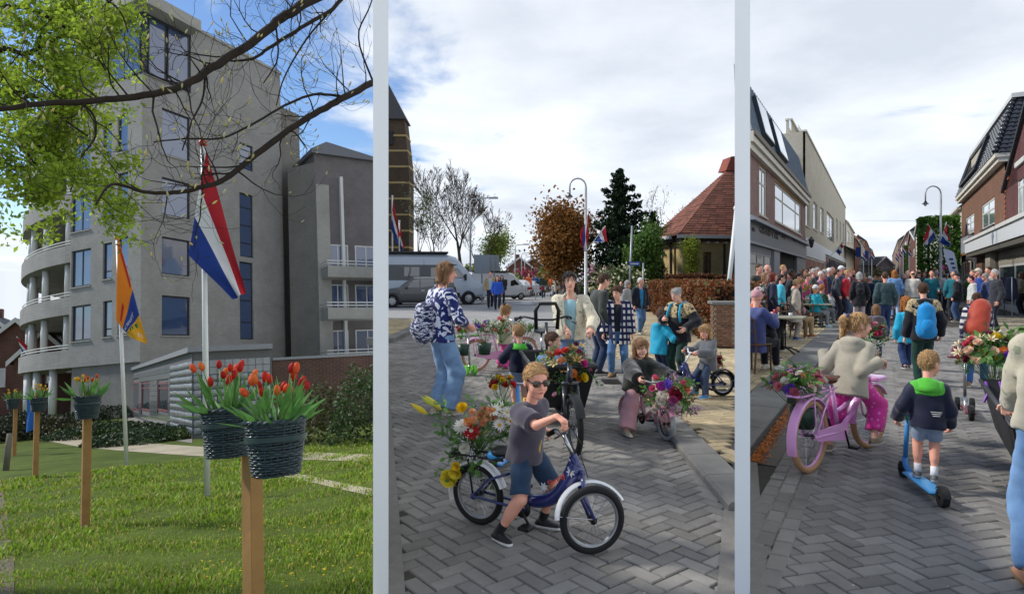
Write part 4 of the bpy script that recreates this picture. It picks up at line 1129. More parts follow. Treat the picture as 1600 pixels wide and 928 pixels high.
 # trees and plants
def leaf_quads(C,size,rng,droop=0.0,aspect=.6,flat=None):
 """one small bent leaf (two triangles along its midrib) at every point of C"""
 n=len(C);d=rng.normal(size=(n,3));d[:,2]-=droop;d/=np.linalg.norm(d,axis=1)[:,None]
 u=rng.normal(size=(n,3));u-=d*(u*d).sum(1)[:,None];u/=np.linalg.norm(u,axis=1)[:,None]+1e-9
 s=(size*rng.uniform(.6,1.3,n))[:,None]
 nn=np.cross(d,u)
 a=C-d*s*.5;b=C+u*s*aspect*.5+nn*s*.12;c=C+d*s*.5;e=C-u*s*aspect*.5+nn*s*.12
 V=np.stack([a,b,c,e],1).reshape(-1,3);Q=np.arange(4*n).reshape(-1,4)
 return V,Q
def grow(p,d,L,r,lev,rng,out,tips,spread=.6,n_ch=(3,4),seg=4,up=.12,decay=.66,wob=.16,tipr=.004,side=True):
 """recursive limb: out gets (points, radii, level); tips gets end points"""
 pts=[p];rr=[r];q=p.copy();dd=d.copy()
 for i in range(seg):
  dd=unit(dd+rng.normal(size=3)*wob+V3(0,0,up));q=q+dd*L/seg;pts.append(q.copy());rr.append(max(tipr,r*(1-.55*(i+1)/seg)))
 out.append((pts,rr,lev))
 if lev==0:tips.append((q,dd));return
 k=rng.randint(n_ch[0],n_ch[1]+1)
 for i in range(k):
  if side:
   t=rng.uniform(.35,1) if i else 1.0
  else:t=1.0
  j=min(seg,max(1,int(round(t*seg))));o=pts[j]
  a=rng.normal(size=3);a-=dd*a.dot(dd);a=unit(a)
  nd=unit(dd+a*spread*rng.uniform(.6,1.3)*(1 if i else .4))
  grow(o,nd,L*decay*rng.uniform(.8,1.15),rr[j]*(.85 if i==0 else .62),lev-1,rng,out,tips,spread,n_ch,max(2,seg-1) if lev>2 else seg,up,decay,wob,tipr,side)
def limbs_mesh(out,mat,name,sides=(4,4,5,6,8,9,10),minlev=0,maxlev=99):
 b=MB()
 for pts,rr,lev in out:
  if minlev<=lev<=maxlev:b.tube(pts,rr,sides[min(lev,6)] if lev else 3,cap=False)
 return b.mesh(name,mat,True)
BARK=mk('bark_grey','#4a4238',.95,.35,6,bump=.7,bscale=14,spec=.15)
BARKD=mk('bark_dark','#2e2822',.95,.3,8,bump=.8,bscale=18,spec=.12)
def tree(label,pos,H,seed=1,kind='bare',name='tree',cat='tree',group=None,trunk=.32,tr=None,lev=4,leafc='#5d7a2e',leaf=.10,nleaf=14,spread=.6,bark=None,M=I4,up=.12,jit=.35,decay=.66,lean=(0,0),n_ch=(3,4),trans=.35,minr=None):
 rng=np.random.RandomState(seed);th=thing(name,label,cat,pos,group=group,M=M)
 out,tips=[],[]
 tr=tr or H*.018
 grow(V3(0,0,-.05),unit([lean[0],lean[1],1]),H*trunk,tr,lev,rng,out,tips,spread,n_ch,5,up,decay,.10,minr or H*.0011)
 top=max(max(p[2] for p in o[0]) for o in out);k=H/top
 for o in out:o[0][:]=[p*V3(k,k,k) for p in o[0]]
 tips=[(t*k,d) for t,d in tips]
 link('trunk',limbs_mesh(out,bark or BARK,'trunk',minlev=2),th)
 ob=link('crown' if kind=='bare' else 'twigs',limbs_mesh(out,bark or BARK,'twigs',maxlev=1),th);ob['kind']='stuff'
 if kind=='leafy':
  C=[]
  for o in out:
   if o[2]<=1:
    for p in o[0][1:]:C.append(p)
  C=np.array(C);C=np.repeat(C,nleaf,0)+rng.normal(size=(len(C)*nleaf,3))*jit
  V,Q=leaf_quads(C,leaf,rng)
  ob=link('crown',quads_mesh('leaves',V,Q,[mk('foliage_'+leafc[1:],leafc,.6,.3,.8,spec=.25,trans=trans,island=.45)],smooth=False),th);ob['kind']='stuff'
 return th
def conifer(label,pos,H,rad,seed=1,col='#1f3322',group=None,M=I4,n=5200,leaf=.34,name='conifer_tree',base=.08,ragged=.3):
 rng=np.random.RandomState(seed);th=thing(name,label,'tree',pos,group=group,M=M)
 b=MB();b.tube([(0,0,-.1),(0,0,H*.5),(0,0,H*.98)],[H*.018,H*.011,.01],8,cap=False)
 nb=90;C=[]
 for i in range(nb):
  t=base+(1-base)*(i/nb)**.9;a=i*2.4+rng.uniform(-.3,.3)
  Lr=rad*(1-t)**.8*rng.uniform(1-ragged,1+ragged*.6)+.12
  p0=V3(0,0,H*t);d=V3(math.cos(a),math.sin(a),.35-.5*(1-t));p1=p0+unit(d)*Lr
  p1[2]-=.08*Lr
  b.tube([p0,(p0+p1)/2+V3(0,0,.06*Lr),p1],[.03+.02*Lr,.02,.008],4,cap=False)
  m=max(10,int(n/nb*(Lr/rad+.25)))
  u=rng.uniform(.1,1.05,m)[:,None]
  C.append(p0+(p1-p0)*u+rng.normal(size=(m,3))*np.array([.16,.16,.13])*(Lr*.55+.25)*(1.1-.5*u))
 b.build('trunk',BARKD,th,True)
 C=np.concatenate(C);V,Q=leaf_quads(C,leaf,rng,droop=.6,aspect=.38)
 ob=link('crown',quads_mesh('needles',V,Q,[mk('needles_'+col[1:],col,.7,.35,1.2,spec=.2,trans=.12,island=.5)],smooth=False),th);ob['kind']='stuff'
 return th
def shrub(label,pos,rad,col='#4a6030',n=2500,leaf=.12,seed=1,name='shrub',cat='shrub',group=None,M=I4,bloom=None,nbloom=0,jag=.22,twig=True,trans=.3):
 rng=np.random.RandomState(seed);th=thing(name,label,cat,pos,group=group,M=M);rad=V3(*rad)
 d=rng.normal(size=(n,3));d/=np.linalg.norm(d,axis=1)[:,None];d[:,2]=np.abs(d[:,2])*1.0-.12
 lump=1+jag*np.sin(d[:,0]*7+seed)*np.sin(d[:,1]*6+1)*np.cos(d[:,2]*5+seed)
 C=d*rad*(lump*rng.uniform(.55,1.05,n)**.6)[:,None];C[:,2]+=rad[2]*.12
 if twig:
  b=MB()
  for i in range(14):
   e=unit(rng.normal(size=3)*V3(1,1,.3)+V3(0,0,.9))*rad*.8
   b.tube([(0,0,-.03),e*V3(.4,.4,.6),e],[.025,.015,.006],4,cap=False)
  b.build('stems',BARKD,th)
 V,Q=leaf_quads(C,leaf,rng)
 ob=link('foliage',quads_mesh('leaves',V,Q,[mk('foliage_'+col[1:],col,.55,.3,1.2,spec=.3,trans=trans,island=.45)],smooth=False),th);ob['kind']='stuff'
 if bloom:
  q=d[:nbloom]*rad*lump[:nbloom,None]*1.03;q[:,2]+=rad[2]*.12
  q=np.repeat(q,9,0)+rng.normal(size=(nbloom*9,3))*leaf*.5
  V,Q=leaf_quads(q,leaf*.7,rng,aspect=.9)
  ob=link('blossom',quads_mesh('blossom',V,Q,[mk('blossom_'+bloom[1:],bloom,.6,.15,3,trans=.3,island=.2)],smooth=False),th);ob['kind']='stuff'
 return th
def hedge(label,fm,L,D,Hh,col='#6d3f24',n=9000,leaf=.09,seed=1,col2=None,group=None):
 """clipped hedge: twig core and leaves all over; runs along +x of fm"""
 rng=np.random.RandomState(seed);th=thing('hedge',label,'hedge',group=group,mat=fm)
 b=MB();b.sheet(lambda u,v:(u*L,.10+.02*math.sin(u*40),v*(Hh-.1)),20,4);b.box(.06,L-.06,.10,D-.10,0,Hh-.10);b.build('branches',BARKD,th)
 def sc(m,f):
  return f(rng.uniform(0,1,m),rng.uniform(0,1,m))
 dpt=lambda m:np.abs(rng.normal(size=m))*.07-.03
 a1=int(n*.62);a2=int(n*.28);a3=n-a1-a2
 w=lambda x,z:.05*np.sin(x*2.1+seed)+.04*np.sin(z*5+x*3.3)
 u,v=rng.uniform(0,L,a1),rng.uniform(0,Hh,a1);F=np.stack([u,dpt(a1)+w(u,v),v],1)
 u,v=rng.uniform(0,L,a2),rng.uniform(0,D,a2);T=np.stack([u,v,Hh-dpt(a2)+w(u,v)*.8],1)
 u,v=rng.uniform(0,D,a3),rng.uniform(0,Hh,a3);E=np.stack([np.where(rng.uniform(size=a3)<.5,dpt(a3),L-dpt(a3)),u,v],1)
 V,Q=leaf_quads(np.concatenate([F,T,E]),leaf,rng,droop=.3)
 mi=(rng.uniform(size=len(Q))<.14).astype(int)
 ob=link('foliage',quads_mesh('leaves',V,Q,[mk('foliage_'+col[1:],col,.6,.3,2,spec=.25,trans=.2,island=.5),mk('foliage_'+(col2 or col)[1:],col2 or col,.6,.3,2,trans=.2,island=.4)],mi,smooth=False),th);ob['kind']='stuff'
 return th
 # flags and lamps
RED=mk('flag_red','#b3202b',.7,.06,8,trans=.3);WHT=mk('flag_white','#d9d9d8',.7,.05,8,trans=.3);BLU=mk('flag_blue','#23418f',.7,.06,8,trans=.3)
def flag(label,corners,mats=None,split=(1/3,2/3),along='v',amp=.03,waves=2.5,nu=26,nv=14,group=None,name='flag',cat='flag',seed=0,sag=0.0,wdir=None):
 """corners: hoist top, hoist bottom, fly bottom, fly top (world); stripes across v (hoist direction) or u"""
 A,B,C,D=[np.asarray(c,float) for c in corners];nrm=unit(np.cross(D-A,B-A)) if wdir is None else unit(wdir)
 mats=mats or [RED,WHT,BLU]
 def fn(u,v):
  p=(A*(1-u)+D*u)*(1-v)+(B*(1-u)+C*u)*v
  return p+nrm*amp*math.sin((u*.8+v*1.1)*waves*2*PI/1.6+seed)*(.25+u*.9)-V3(0,0,sag)*math.sin(PI*u)
 def mi(u,v):
  t=v if along=='v' else u
  return sum(t>s for s in split)
 b=MB();b.sheet(fn,nu,nv,mi)
 k=len(b.v)
 b2=MB();b2.v=b.v+[tuple(np.asarray(p)+nrm*.003) for p in b.v];b2.n=2*k
 b2.f=b.f+[tuple(i+k for i in reversed(f)) for f in b.f];b2.m=b.m+b.m
 o=b2.build(name,mats,None,True);tag(o,label,cat,group);o['fn']=0
 return o,fn,nrm
def street_lamp(label,pos,H,arm,group='tall arched street lamps',dirn=(-1,0)):
 """white pole, swan-neck and a black bell lantern hanging on the dirn side"""
 th=thing('street_lamp',label,'street lamp',pos,group=group)
 d=V3(dirn[0],dirn[1],0);b=MB()
 b.tube([(0,0,0),(0,0,.8),(0,0,.82),(0,0,H-arm)],[.085,.085,.06,.045],12)
 b.tube([V3(0,0,H-arm)+d*(arm*(1-math.cos(t)))+V3(0,0,arm*math.sin(t)) for t in np.linspace(0,PI,15)]+[d*2*arm+V3(0,0,H-arm*1.9)],.032,8)
 b.build('pole',mk('lamp_grey','#a9acab',.45,.08,metal=.3),th,True)
 z=H-arm*1.9;c=d*2*arm+V3(0,0,z);b=MB()
 k=arm*.62
 b.lathe([(.03,0),(.12*k,-.02),(.22*k,-.10*k),(.22*k,-.22*k),(.30*k,-.26*k),(.34*k,-.42*k),(.62*k,-.62*k),(.66*k,-.70*k),(.60*k,-.70*k),(.3*k,-.5*k)],c,n=24);b.build('lamp_shade',mk('lamp_black','#141518',.4,.1,coat=.2),th,angle=35)
 b=MB();b.lathe([(.30*k,-.70*k),(.30*k,-.85*k),(.24*k,-1.0*k),(.12*k,-1.12*k),(.0,-1.15*k)],c,n=20);b.build('lamp_bowl',mk('lamp_glass','#c3cdd2',.1,.03,spec=.8),th,True)
 return th
def pole(label,a,b,r,mat,name='flagpole',cat='flagpole',group=None,r2=None,cap=None):
 a=V3(*a);b=V3(*b)
 th=thing(name,label,cat,a,group=group);m=MB();m.tube([V3(0,0,0),b-a],[r,r2 or r],10);m.build('shaft',mat,th,True)
 m=MB();m.ell(b-a,r*1.5,r*1.5,r*1.5,10,6);m.build('finial',cap or mat,th,True)
 return th
 # buildings
def wall_holes(b,S0,S1,Z0,Z1,holes,depth=.12,y=0.0,mi=0,rev=None):
 """front wall sheet with openings and their reveals; holes = (s0, s1, z0, z1)"""
 xs=sorted({S0,S1,*[h[0] for h in holes],*[h[1] for h in holes]});zs=sorted({Z0,Z1,*[h[2] for h in holes],*[h[3] for h in holes]})
 xs=[x for x in xs if S0-1e-6<=x<=S1+1e-6];zs=[z for z in zs if Z0-1e-6<=z<=Z1+1e-6]
 for i in range(len(xs)-1):
  for j in range(len(zs)-1):
   cx,cz=(xs[i]+xs[i+1])/2,(zs[j]+zs[j+1])/2
   if any(h[0]<cx<h[1] and h[2]<cz<h[3] for h in holes):continue
   b.quad((xs[i],y,zs[j]),(xs[i+1],y,zs[j]),(xs[i+1],y,zs[j+1]),(xs[i],y,zs[j+1]),mi)
 r=mi if rev is None else rev
 for s0,s1,z0,z1 in holes:
  b.quad((s0,y,z0),(s0,y,z1),(s0,y+depth,z1),(s0,y+depth,z0),r);b.quad((s1,y,z1),(s1,y,z0),(s1,y+depth,z0),(s1,y+depth,z1),r)
  b.quad((s0,y,z1),(s1,y,z1),(s1,y+depth,z1),(s0,y+depth,z1),r);b.quad((s1,y,z0),(s0,y,z0),(s0,y+depth,z0),(s1,y+depth,z0),r)
GLASSB=mglass('window_glass',(.03,.045,.06),.03)
GLASSP=mk('window_net_curtain','#93a6a8',.12,.18,3,coat=1.0)
def window(parent,s0,s1,z0,z1,frame,nx=1,ny=1,y=.08,fw=.06,glass=None,sill=None,trans=None,mull=None,bars=None):
 """frame part with pane sub-parts; trans = relative height of a transom; mull = relative mullion positions"""
 xs=[0]+(mull if mull is not None else [i/nx for i in range(1,nx)])+[1];zs=[0]+(trans if trans is not None else [i/ny for i in range(1,ny)])+[1]
 Wd,Hh=s1-s0,z1-z0
 b=MB()
 b.box(s0,s0+fw,y,y+.06,z0,z1);b.box(s1-fw,s1,y,y+.06,z0,z1)
 b.box(s0+fw,s1-fw,y,y+.06,z0,z0+fw);b.box(s0+fw,s1-fw,y,y+.06,z1-fw,z1)
 for t in xs[1:-1]:b.box(s0+t*Wd-fw*.45,s0+t*Wd+fw*.45,y+.003,y+.057,z0+fw,z1-fw)
 for t in zs[1:-1]:b.box(s0+fw,s1-fw,y+.006,y+.054,z0+t*Hh-fw*.4,z0+t*Hh+fw*.4)
 w=b.build('window',frame,parent)
 for i in range(len(xs)-1):
  for j in range(len(zs)-1):
   p=MB();a0,a1=s0+xs[i]*Wd+fw*.5,s0+xs[i+1]*Wd-fw*.5;c0,c1=z0+zs[j]*Hh+fw*.5,z0+zs[j+1]*Hh-fw*.5
   p.box(a0,a1,y+.028,y+.036,c0,c1);p.build('pane',glass or GLASSB,w)
 if sill:
  p=MB();p.box(s0-.06,s1+.06,-.07,.08,z0-.07,z0-.004);p.build('sill',sill,w)
 return w
 # white walls that part the three places
WALLW=mk('white_render','#f2f2f0',.6,.02,6,spec=.3)
def divider(label,px,z0,y1,top=3.1,wpx=24.0):
 u=(px-800)/FPX;d=Vector((u,1,0));ang=math.atan2(1,u)
 y0=3.0;w=wpx/FPX*y0/math.sqrt(1+u*u)
 th=thing('white_wall',label,'wall',mat=Matrix.Translation((u*y0,y0,0))@Matrix.Rotation(ang,4,'Z'))
 L=(y1-y0)*math.sqrt(1+u*u);b=MB();b.box(0,.5,-w/2,w/2,z0,top);b.build('pier',WALLW,th)
 b=MB();b.box(.502,L,-w/2,w/2,z0,1.0);b.build('low_wall',WALLW,th)
 FT=mk('wall_footing','#76736e',.9,.2,12,bump=.5,bscale=90)
 for s in (1,-1):
  if s>0 and px<800:continue
  b=MB();b.box(0,L,min(s*(w/2+.002),s*.115),max(s*(w/2+.002),s*.115),-.1,.008);b.build('footing',FT,th)
divider('slender white pier and garden wall between the tulip lawn and the crossing',595,-4.5,26)
divider('slender white pier and garden wall between the crossing and the shopping street',1160,-.05,14)
# the lawn with the tulip baskets (its own sloping ground)
def lseam(y,px=595.0):
 k=(px-800)/FPX;A=ML
 return -((A[0][1]-k*A[1][1])*y+A[0][3]-k*A[1][3])/(A[0][0]-k*A[1][0])
GRASSG=mk('lawn_soil','#4d5a26',.95,.35,2.2,bump=.5,bscale=30,spec=.1,dirt=.25)
b=MB();ys=[.3,1.5,3,5,8,12,18,26,40,70,150,500,1800]
b.sheet(lambda u,v:(lambda y:((-1.15*y-4)*(1-u)+lseam(y)*u,y,0))(ys[int(round(v*(len(ys)-1)))]),14,len(ys)-1)
tag(b.build('lawn',GRASSG,mat=ML),kind='structure')
SAND=mk('sand_path','#a39a86',.95,.2,6,bump=.4,bscale=40,spec=.1,dirt=.3)
def ribbon(name,pix,mat,z,hw=None,kind='structure'):
 """ground strip from picture rows (px, upper row, lower row)"""
 b=MB();vs=[]
 for px,r0,r1 in pix:a,c=lg(px,r0),lg(px,r1);vs+=[(a.x,a.y,z),(c.x,c.y,z)]
 b.add(vs,[(2*i,2*i+1,2*i+3,2*i+2) for i in range(len(pix)-1)])
 return tag(b.build(name,mat,mat=ML),kind=kind)
ribbon('path',[(40,668,676),(80,676,690),(130,684,699),(200,690,705),(300,697,712),(420,703,717),(500,707,719),(593,711,722)],SAND,.006)
ribbon('trail',[(440,735,744),(480,743,752),(530,754,764),(593,766,778)],SAND,.007)
ribbon('street',[(-60,640,660),(0,634,654),(60,634,652),(140,637,651),(230,641,653)],mk('street_clinker','#8d8c8a',.9,.15,14,bump=.3),.006)
ribbon('forecourt',[(200,642,676),(240,642,684),(300,650,692)],mk('forecourt_paving','#7d7a74',.9,.2,10,bump=.3),.0065)
def grass():
 rng=np.random.RandomState(3);n=120000
 y=2.1*(15.5/2.1)**rng.uniform(0,1,n)**.92
 xl=-.40*y-.3;xr=np.array([lseam(q,585) for q in (2.0,16.0)]);xr=xr[0]+(xr[1]-xr[0])*(y-2)/14
 x=xl+(xr-xl)*rng.uniform(0,1,n)
 f=np.sin(x*2.3+np.sin(y*1.7)*2)*np.sin(y*2.9+np.sin(x*1.3)*2)
 keep=rng.uniform(size=n)<(.72+.28*f)
 x,y=x[keep],y[keep];n=len(x);f=f[keep]
 h=rng.uniform(.018,.05,n)*(1+.5*f)*(.75+y*.035);w=h*.09*(1+y*.16)
 a=rng.uniform(0,2*PI,n);ln=rng.uniform(.1,.9,n)*h
 dx,dy=np.cos(a),np.sin(a)
 b0=np.stack([x-dy*w,y+dx*w,np.zeros(n)],1);b1=np.stack([x+dy*w,y-dx*w,np.zeros(n)],1)
 m0=np.stack([x-dy*w*.7+dx*ln*.35,y+dx*w*.7+dy*ln*.35,h*.6],1);m1=np.stack([x+dy*w*.7+dx*ln*.35,y-dx*w*.7+dy*ln*.35,h*.6],1)
 t=np.stack([x+dx*ln,y+dy*ln,h],1)
 V=np.stack([b0,b1,m1,t,m0],1).reshape(-1,3);k=np.arange(n)[:,None]*5
 Q=np.concatenate([k+np.array([[0,1,2,4]]),k+np.array([[4,2,3,3]])])
 T=np.concatenate([k+np.array([[0,1,2]]),k+np.array([[0,2,4]]),k+np.array([[4,2,3]])])
 mi=np.tile((rng.uniform(size=n)<.2).astype(int),3)
 me=quads_mesh('grass',V,T,[mk('grass_blade','#7d9830',.55,.3,1.3,spec=.3,trans=.4,island=.4),mk('grass_dry','#a5a055',.7,.2,3,trans=.3,island=.3)],mi,False,tri=True)
 o=link('grass',me,mat=ML);tag(o,'short green grass covering the lawn under the tulip posts','grass',kind='stuff')
 n=70;rows=[(rng.uniform(300,585),rng.uniform(820,925)) for _ in range(n)]
 b=MB()
 for px,py in rows:
  p=lg(px,py);b.ell((p.x,p.y,.045),.011,.011,.006,6,4)
 o=b.build('dandelion_heads',mpetal('#d8c02c'),mat=ML);tag(o,'tiny yellow dandelion heads scattered in the near grass','dandelions',kind='stuff')
grass()
# flat block of flats
BRL=mbrick('flats_brick','#918f8b','#868480','#989691',.21,.065,var=.18)
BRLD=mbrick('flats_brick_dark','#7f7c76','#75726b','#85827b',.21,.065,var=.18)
CONC=mk('pale_concrete','#9d9b93',.85,.12,4,bump=.2,dirt=.2)
WHITEP=mk('white_paint','#cfcfca',.55,.06,8,dirt=.08)
DKFR=mk('dark_window_frame','#23272d',.45,.1,8)
C0=lg(218,652)
fR=Face((C0.x,C0.y,0),R(40),ML);fL=Face((C0.x,C0.y,0),R(-50),ML)
flats=thing('apartment_building','grey brick apartment block with rounded balcony end behind the lawn','building',mat=fR.mat)
TOL=fR.mat.inverted()@fL.mat
GLB=mglass('flats_glass',(.04,.07,.15),.04)
def win_rows(face,px0,px1,rows,**k):
 out=[]
 for r0,r1 in rows:
  s0,s1,z0,z1=face.rect(px0,r0,px1,r1);out.append((s0,s1,z0,z1))
 return out
sR=fR.at(441,300)[0];zR=fR.at(283,44)[1];
RW=win_rows(fR,253,297,[(168,240),(276,335),(369,428),(461,524)])
RN=win_rows(fR,374,395,[(222,262),(300,400),(408,530)])
b=MB();HL=RW+RN
pz0,pz1=fR.at(253,128)[1],fR.at(253,66)[1];ps1=fR.at(298,100)[0]
zt=fR.at(440,118)[1]
wall_holes(b,ps1,sR,0,zt,[h for h in HL if h[0]>ps1],.14)
wall_holes(b,0,ps1,0,pz0,[h for h in HL if h[1]<ps1+.05 and h[0]<ps1-.02],.14)
w0=sorted(set([(round(h[0],2),round(h[1],2)) for h in HL]))
b2=b.build('wall',BRL,flats)
LN1=win_rows(fL,161,175,[(196,252),(288,345),(381,437),(471,527)]);LN2=win_rows(fL,184,200,[(181,240),(272,335),(372,432),(466,524)])
LW=win_rows(fL,112,142,[(216,272),(308,364),(393,450),(479,534)])
sL=fL.at(108,480)[0]
b=MB();wall_holes(b,sL,0,2.95,pz0,LN1+LN2+LW,.16);b.quad((sL,0,2.95),(0,0,2.95),(0,3.2,2.95),(sL,3.2,2.95))
b.build('wall',BRL,flats,mat=TOL)
for h in RW:window(flats,*h,DKFR,1,1,.10,.09,GLB,CONC)
for h in RN:window(flats,*h,DKFR,1,1,.10,.07,GLB,None,[.22,.5,.78])
tmp=thing('left_front','','',mat=fL.mat)
def to_left(o):o.matrix_local=TOL;return o
for h in LN1+LN2:to_left(window(flats,*h,DKFR,1,1,.10,.08,GLB,CONC,[.22]))
for h in LW:to_left(window(flats,*h,DKFR,2,1,.10,.09,GLB,CONC))
bpy.data.objects.remove(tmp)
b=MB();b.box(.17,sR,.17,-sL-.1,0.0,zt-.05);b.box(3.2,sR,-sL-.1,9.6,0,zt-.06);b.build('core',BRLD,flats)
b=MB();b.box(-.9,ps1,-.9,-sL+.4,zt-.55,zt+.15);b.box(ps1+.003,sR+.1,-.08,9.6,zt-.02,zt+.16);b.build('roof',CONC,flats)
b=MB();b.box(.06,ps1-.01,.06,6,pz0+.01,zt-.56);b.build('top_storey',mk('dark_cladding','#2b3038',.5,.1,5),flats)
for q0,q1,y0 in ((.35,1.5,.0),(1.6,ps1-.12,.0)):
 window(flats,q0,q1,pz0+.15,zt-.75,DKFR,1,1,y0,.07,GLB)
tl_=window(flats,-3.0,-.25,pz0+.15,zt-.75,DKFR,2,1,.02,.07,GLB);to_left(tl_)
b=MB();b.box(0,1.6,-.12,.0,pz0-.0,pz0+.02);b.build('ledge',CONC,flats)
s1=fR.at(441,300,.8)[0];s2=fR.at(457,300,.8)[0]
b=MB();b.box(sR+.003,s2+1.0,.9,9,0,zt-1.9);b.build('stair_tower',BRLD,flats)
RcD=17.5
P1=fL.mat@Vector((sL,0,0));P1l=MLI@P1
inw=Vector((math.cos(R(40)),math.sin(R(40)),0));
Cd=P1l+inw*RcD
ROUND=fR.mat.inverted()@ML@Matrix.Translation((Cd.x,Cd.y,0))
a_in=math.atan2(-inw.y,-inw.x)
def arcband(b,r0,r1,z0,z1,a0,a1,n=40):
 vs=[]
 for i in range(n+1):
  a=a0+(a1-a0)*i/n
  for r,z in ((r1,z0),(r1,z1),(r0,z1),(r0,z0)):vs.append((r*math.cos(a),r*math.sin(a),z))
 b.add(vs,[(i*4+j,i*4+(j+1)%4,i*4+4+(j+1)%4,i*4+4+j) for i in range(n) for j in range(4)]+[(0,1,2,3),(n*4+3,n*4+2,n*4+1,n*4)])
A0,A1=a_in-0.0,a_in-1.15
nl=int((pz0-2.95)/3.07+.3);levels=[2.95+3.07*i for i in range(nl+1)]
for i,z in enumerate(levels):
 b=MB();arcband(b,RcD-2.6,RcD,z,z+1.02 if i<nl else z+.5,A0,A1);b.build('balcony_band',BRL,flats,mat=ROUND)
 if i<nl:
  b=MB()
  for k in (0,1):arcband(b,RcD-.16,RcD-.11,z+1.14+k*.16,z+1.19+k*.16,A0-.005,A1)
  b.build('balcony_rail',WHITEP,flats,mat=ROUND)
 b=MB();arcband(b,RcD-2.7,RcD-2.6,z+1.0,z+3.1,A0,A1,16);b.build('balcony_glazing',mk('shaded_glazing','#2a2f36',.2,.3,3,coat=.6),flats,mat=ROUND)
for i,z in enumerate(levels[:nl]):
 for k in range(7):
  a=A0+(A1-A0)*(k+.35)/7;b=MB();b.tube([((RcD-.5)*math.cos(a),(RcD-.5)*math.sin(a),z+1.0),((RcD-.5)*math.cos(a),(RcD-.5)*math.sin(a),z+3.06)],.19,14);b.build('balcony_column',WHITEP,flats,True,mat=ROUND)
b=MB();arcband(b,RcD-7,RcD+.3,levels[-1]+.5,levels[-1]+.8,A0,A1);b.build('drum_roof',CONC,flats,mat=ROUND)
for k in range(8):
 a=A0+.02+(A1-A0)*(k+.1)/8;b=MB();b.tube([((RcD-.5)*math.cos(a),(RcD-.5)*math.sin(a),0),((RcD-.5)*math.cos(a),(RcD-.5)*math.sin(a),2.95)],.22,14);b.build('ground_column',WHITEP,flats,True,mat=ROUND)
for s in (-.6,-4.2):
 b=MB();b.tube([(s,.5,0),(s,.5,2.95)],.22,14);b.build('ground_column',WHITEP,flats,True,mat=TOL)
b=MB();arcband(b,RcD-3.0,RcD-2.9,0,2.95,A0,A1,16);b.build('entrance_wall',mk('brown_cladding','#5d4a3e',.8,.2,5),flats,mat=ROUND)
b=MB();b.box(sL,-.2,2.8,3.0,0,2.95);b.build('entrance_wall',MATS['brown_cladding'],flats,mat=TOL)
# low wing of glass blocks with the brick garden wall beside it
W0=lg(300,686);W1=lg(188,645)
angw=math.atan2(W0.y-W1.y,W0.x-W1.x)
fW=Face((W0.x,W0.y,0),angw,ML);fF=Face((W0.x,W0.y,0),R(2),ML)
wing=thing('glass_block_wing','low wing of pale glass blocks with red framed windows beside the lawn','building',mat=fF.mat)
TOW=fF.mat.inverted()@fW.mat
lw=(W0-W1).length;hz=fF.at(330,549)[1];sF=fF.at(426,600)[0]
GBL=mk('glass_block','#74797b',.25,.14,5,coat=.8,spec=.6,island=.18)
JNT=mk('block_joint','#5f6060',.8,.1)
wns=[fW.rect(a,598,c,r) for a,c,r in ((206,217,639),(222,234,640),(247,262,641))]
gm=MB();gm.box(-.10,.10,0,.04,-.10,.10,ch=.018);gmesh=gm.mesh('glass_block',GBL,angle=50)
nblk=0;more=MB()
for side,Ls in ((0,lw),(1,sF)):
 T_=TOW if side==0 else I4
 b=MB()
 if side==0:wall_holes(b,-lw,0,0,hz,wns,.2,.03)
 else:b.box(0,sF,.03,.4,0,hz)
 b.build('backing_wall',JNT,wing,mat=T_)
 nx,nzr=int(Ls/.215),int((hz-.3)/.215)
 for j in range(nzr):
  for i in range(nx):
   x=-.12-i*.215 if side==0 else .14+i*.215;z=.22+j*.215
   if side==0 and any(h[0]-.12<x<h[1]+.12 and h[2]-.12<z<h[3]+.12 for h in wns):continue
   if nblk<300 and (side==1 or i<22):link('glass_block',gmesh,wing,T_@Matrix.Translation((x,-.012,z)));nblk+=1
   else:
    p=[T_@Vector((x+sx*.1,-.012,z+sz*.1)) for sx,sz in ((-1,-1),(1,-1),(1,1),(-1,1))];more.add(p,[(0,1,2,3)])
o=more.build('glass_block',GBL,wing);o['kind']='stuff'
for h in wns:
 w=window(wing,*h,mk('wine_red_frame','#6d2f36',.5,.1),1,1,.0,.07,GLASSB,None,[.8]);w.matrix_local=TOW
b=MB();b.box(-.12,sF,-.12,.3,hz+.003,hz+.16);b.build('roof_edge',mk('zinc_edge','#7e8185',.5,.1,metal=.3),wing)
b=MB();b.box(-lw,-.13,-.1,.3,hz+.003,hz+.16);b.build('roof_edge',MATS['zinc_edge'],wing,mat=TOW)
b=MB();b.box(.05,sF-.2,.42,7.5,.1,hz);b.build('rear_block',BRLD,wing)
BRW=mbrick('garden_wall_brick','#5e4238','#523a33','#6a6059',.22,.066,var=.3)
gw=thing('garden_wall','long dark red brick wall with metal coping right of the glass blocks','wall',mat=fF.mat)
sE=fF.at(592,600)[0];zE=fF.at(500,555)[1]
b=MB();b.box(sF+.02,sE,.1,.5,0,zE-.08);b.build('brickwork',BRW,gw)
b=MB();b.box(sF+.02,sE,.05,.55,zE-.08,zE);b.build('coping',MATS['zinc_edge'],gw)
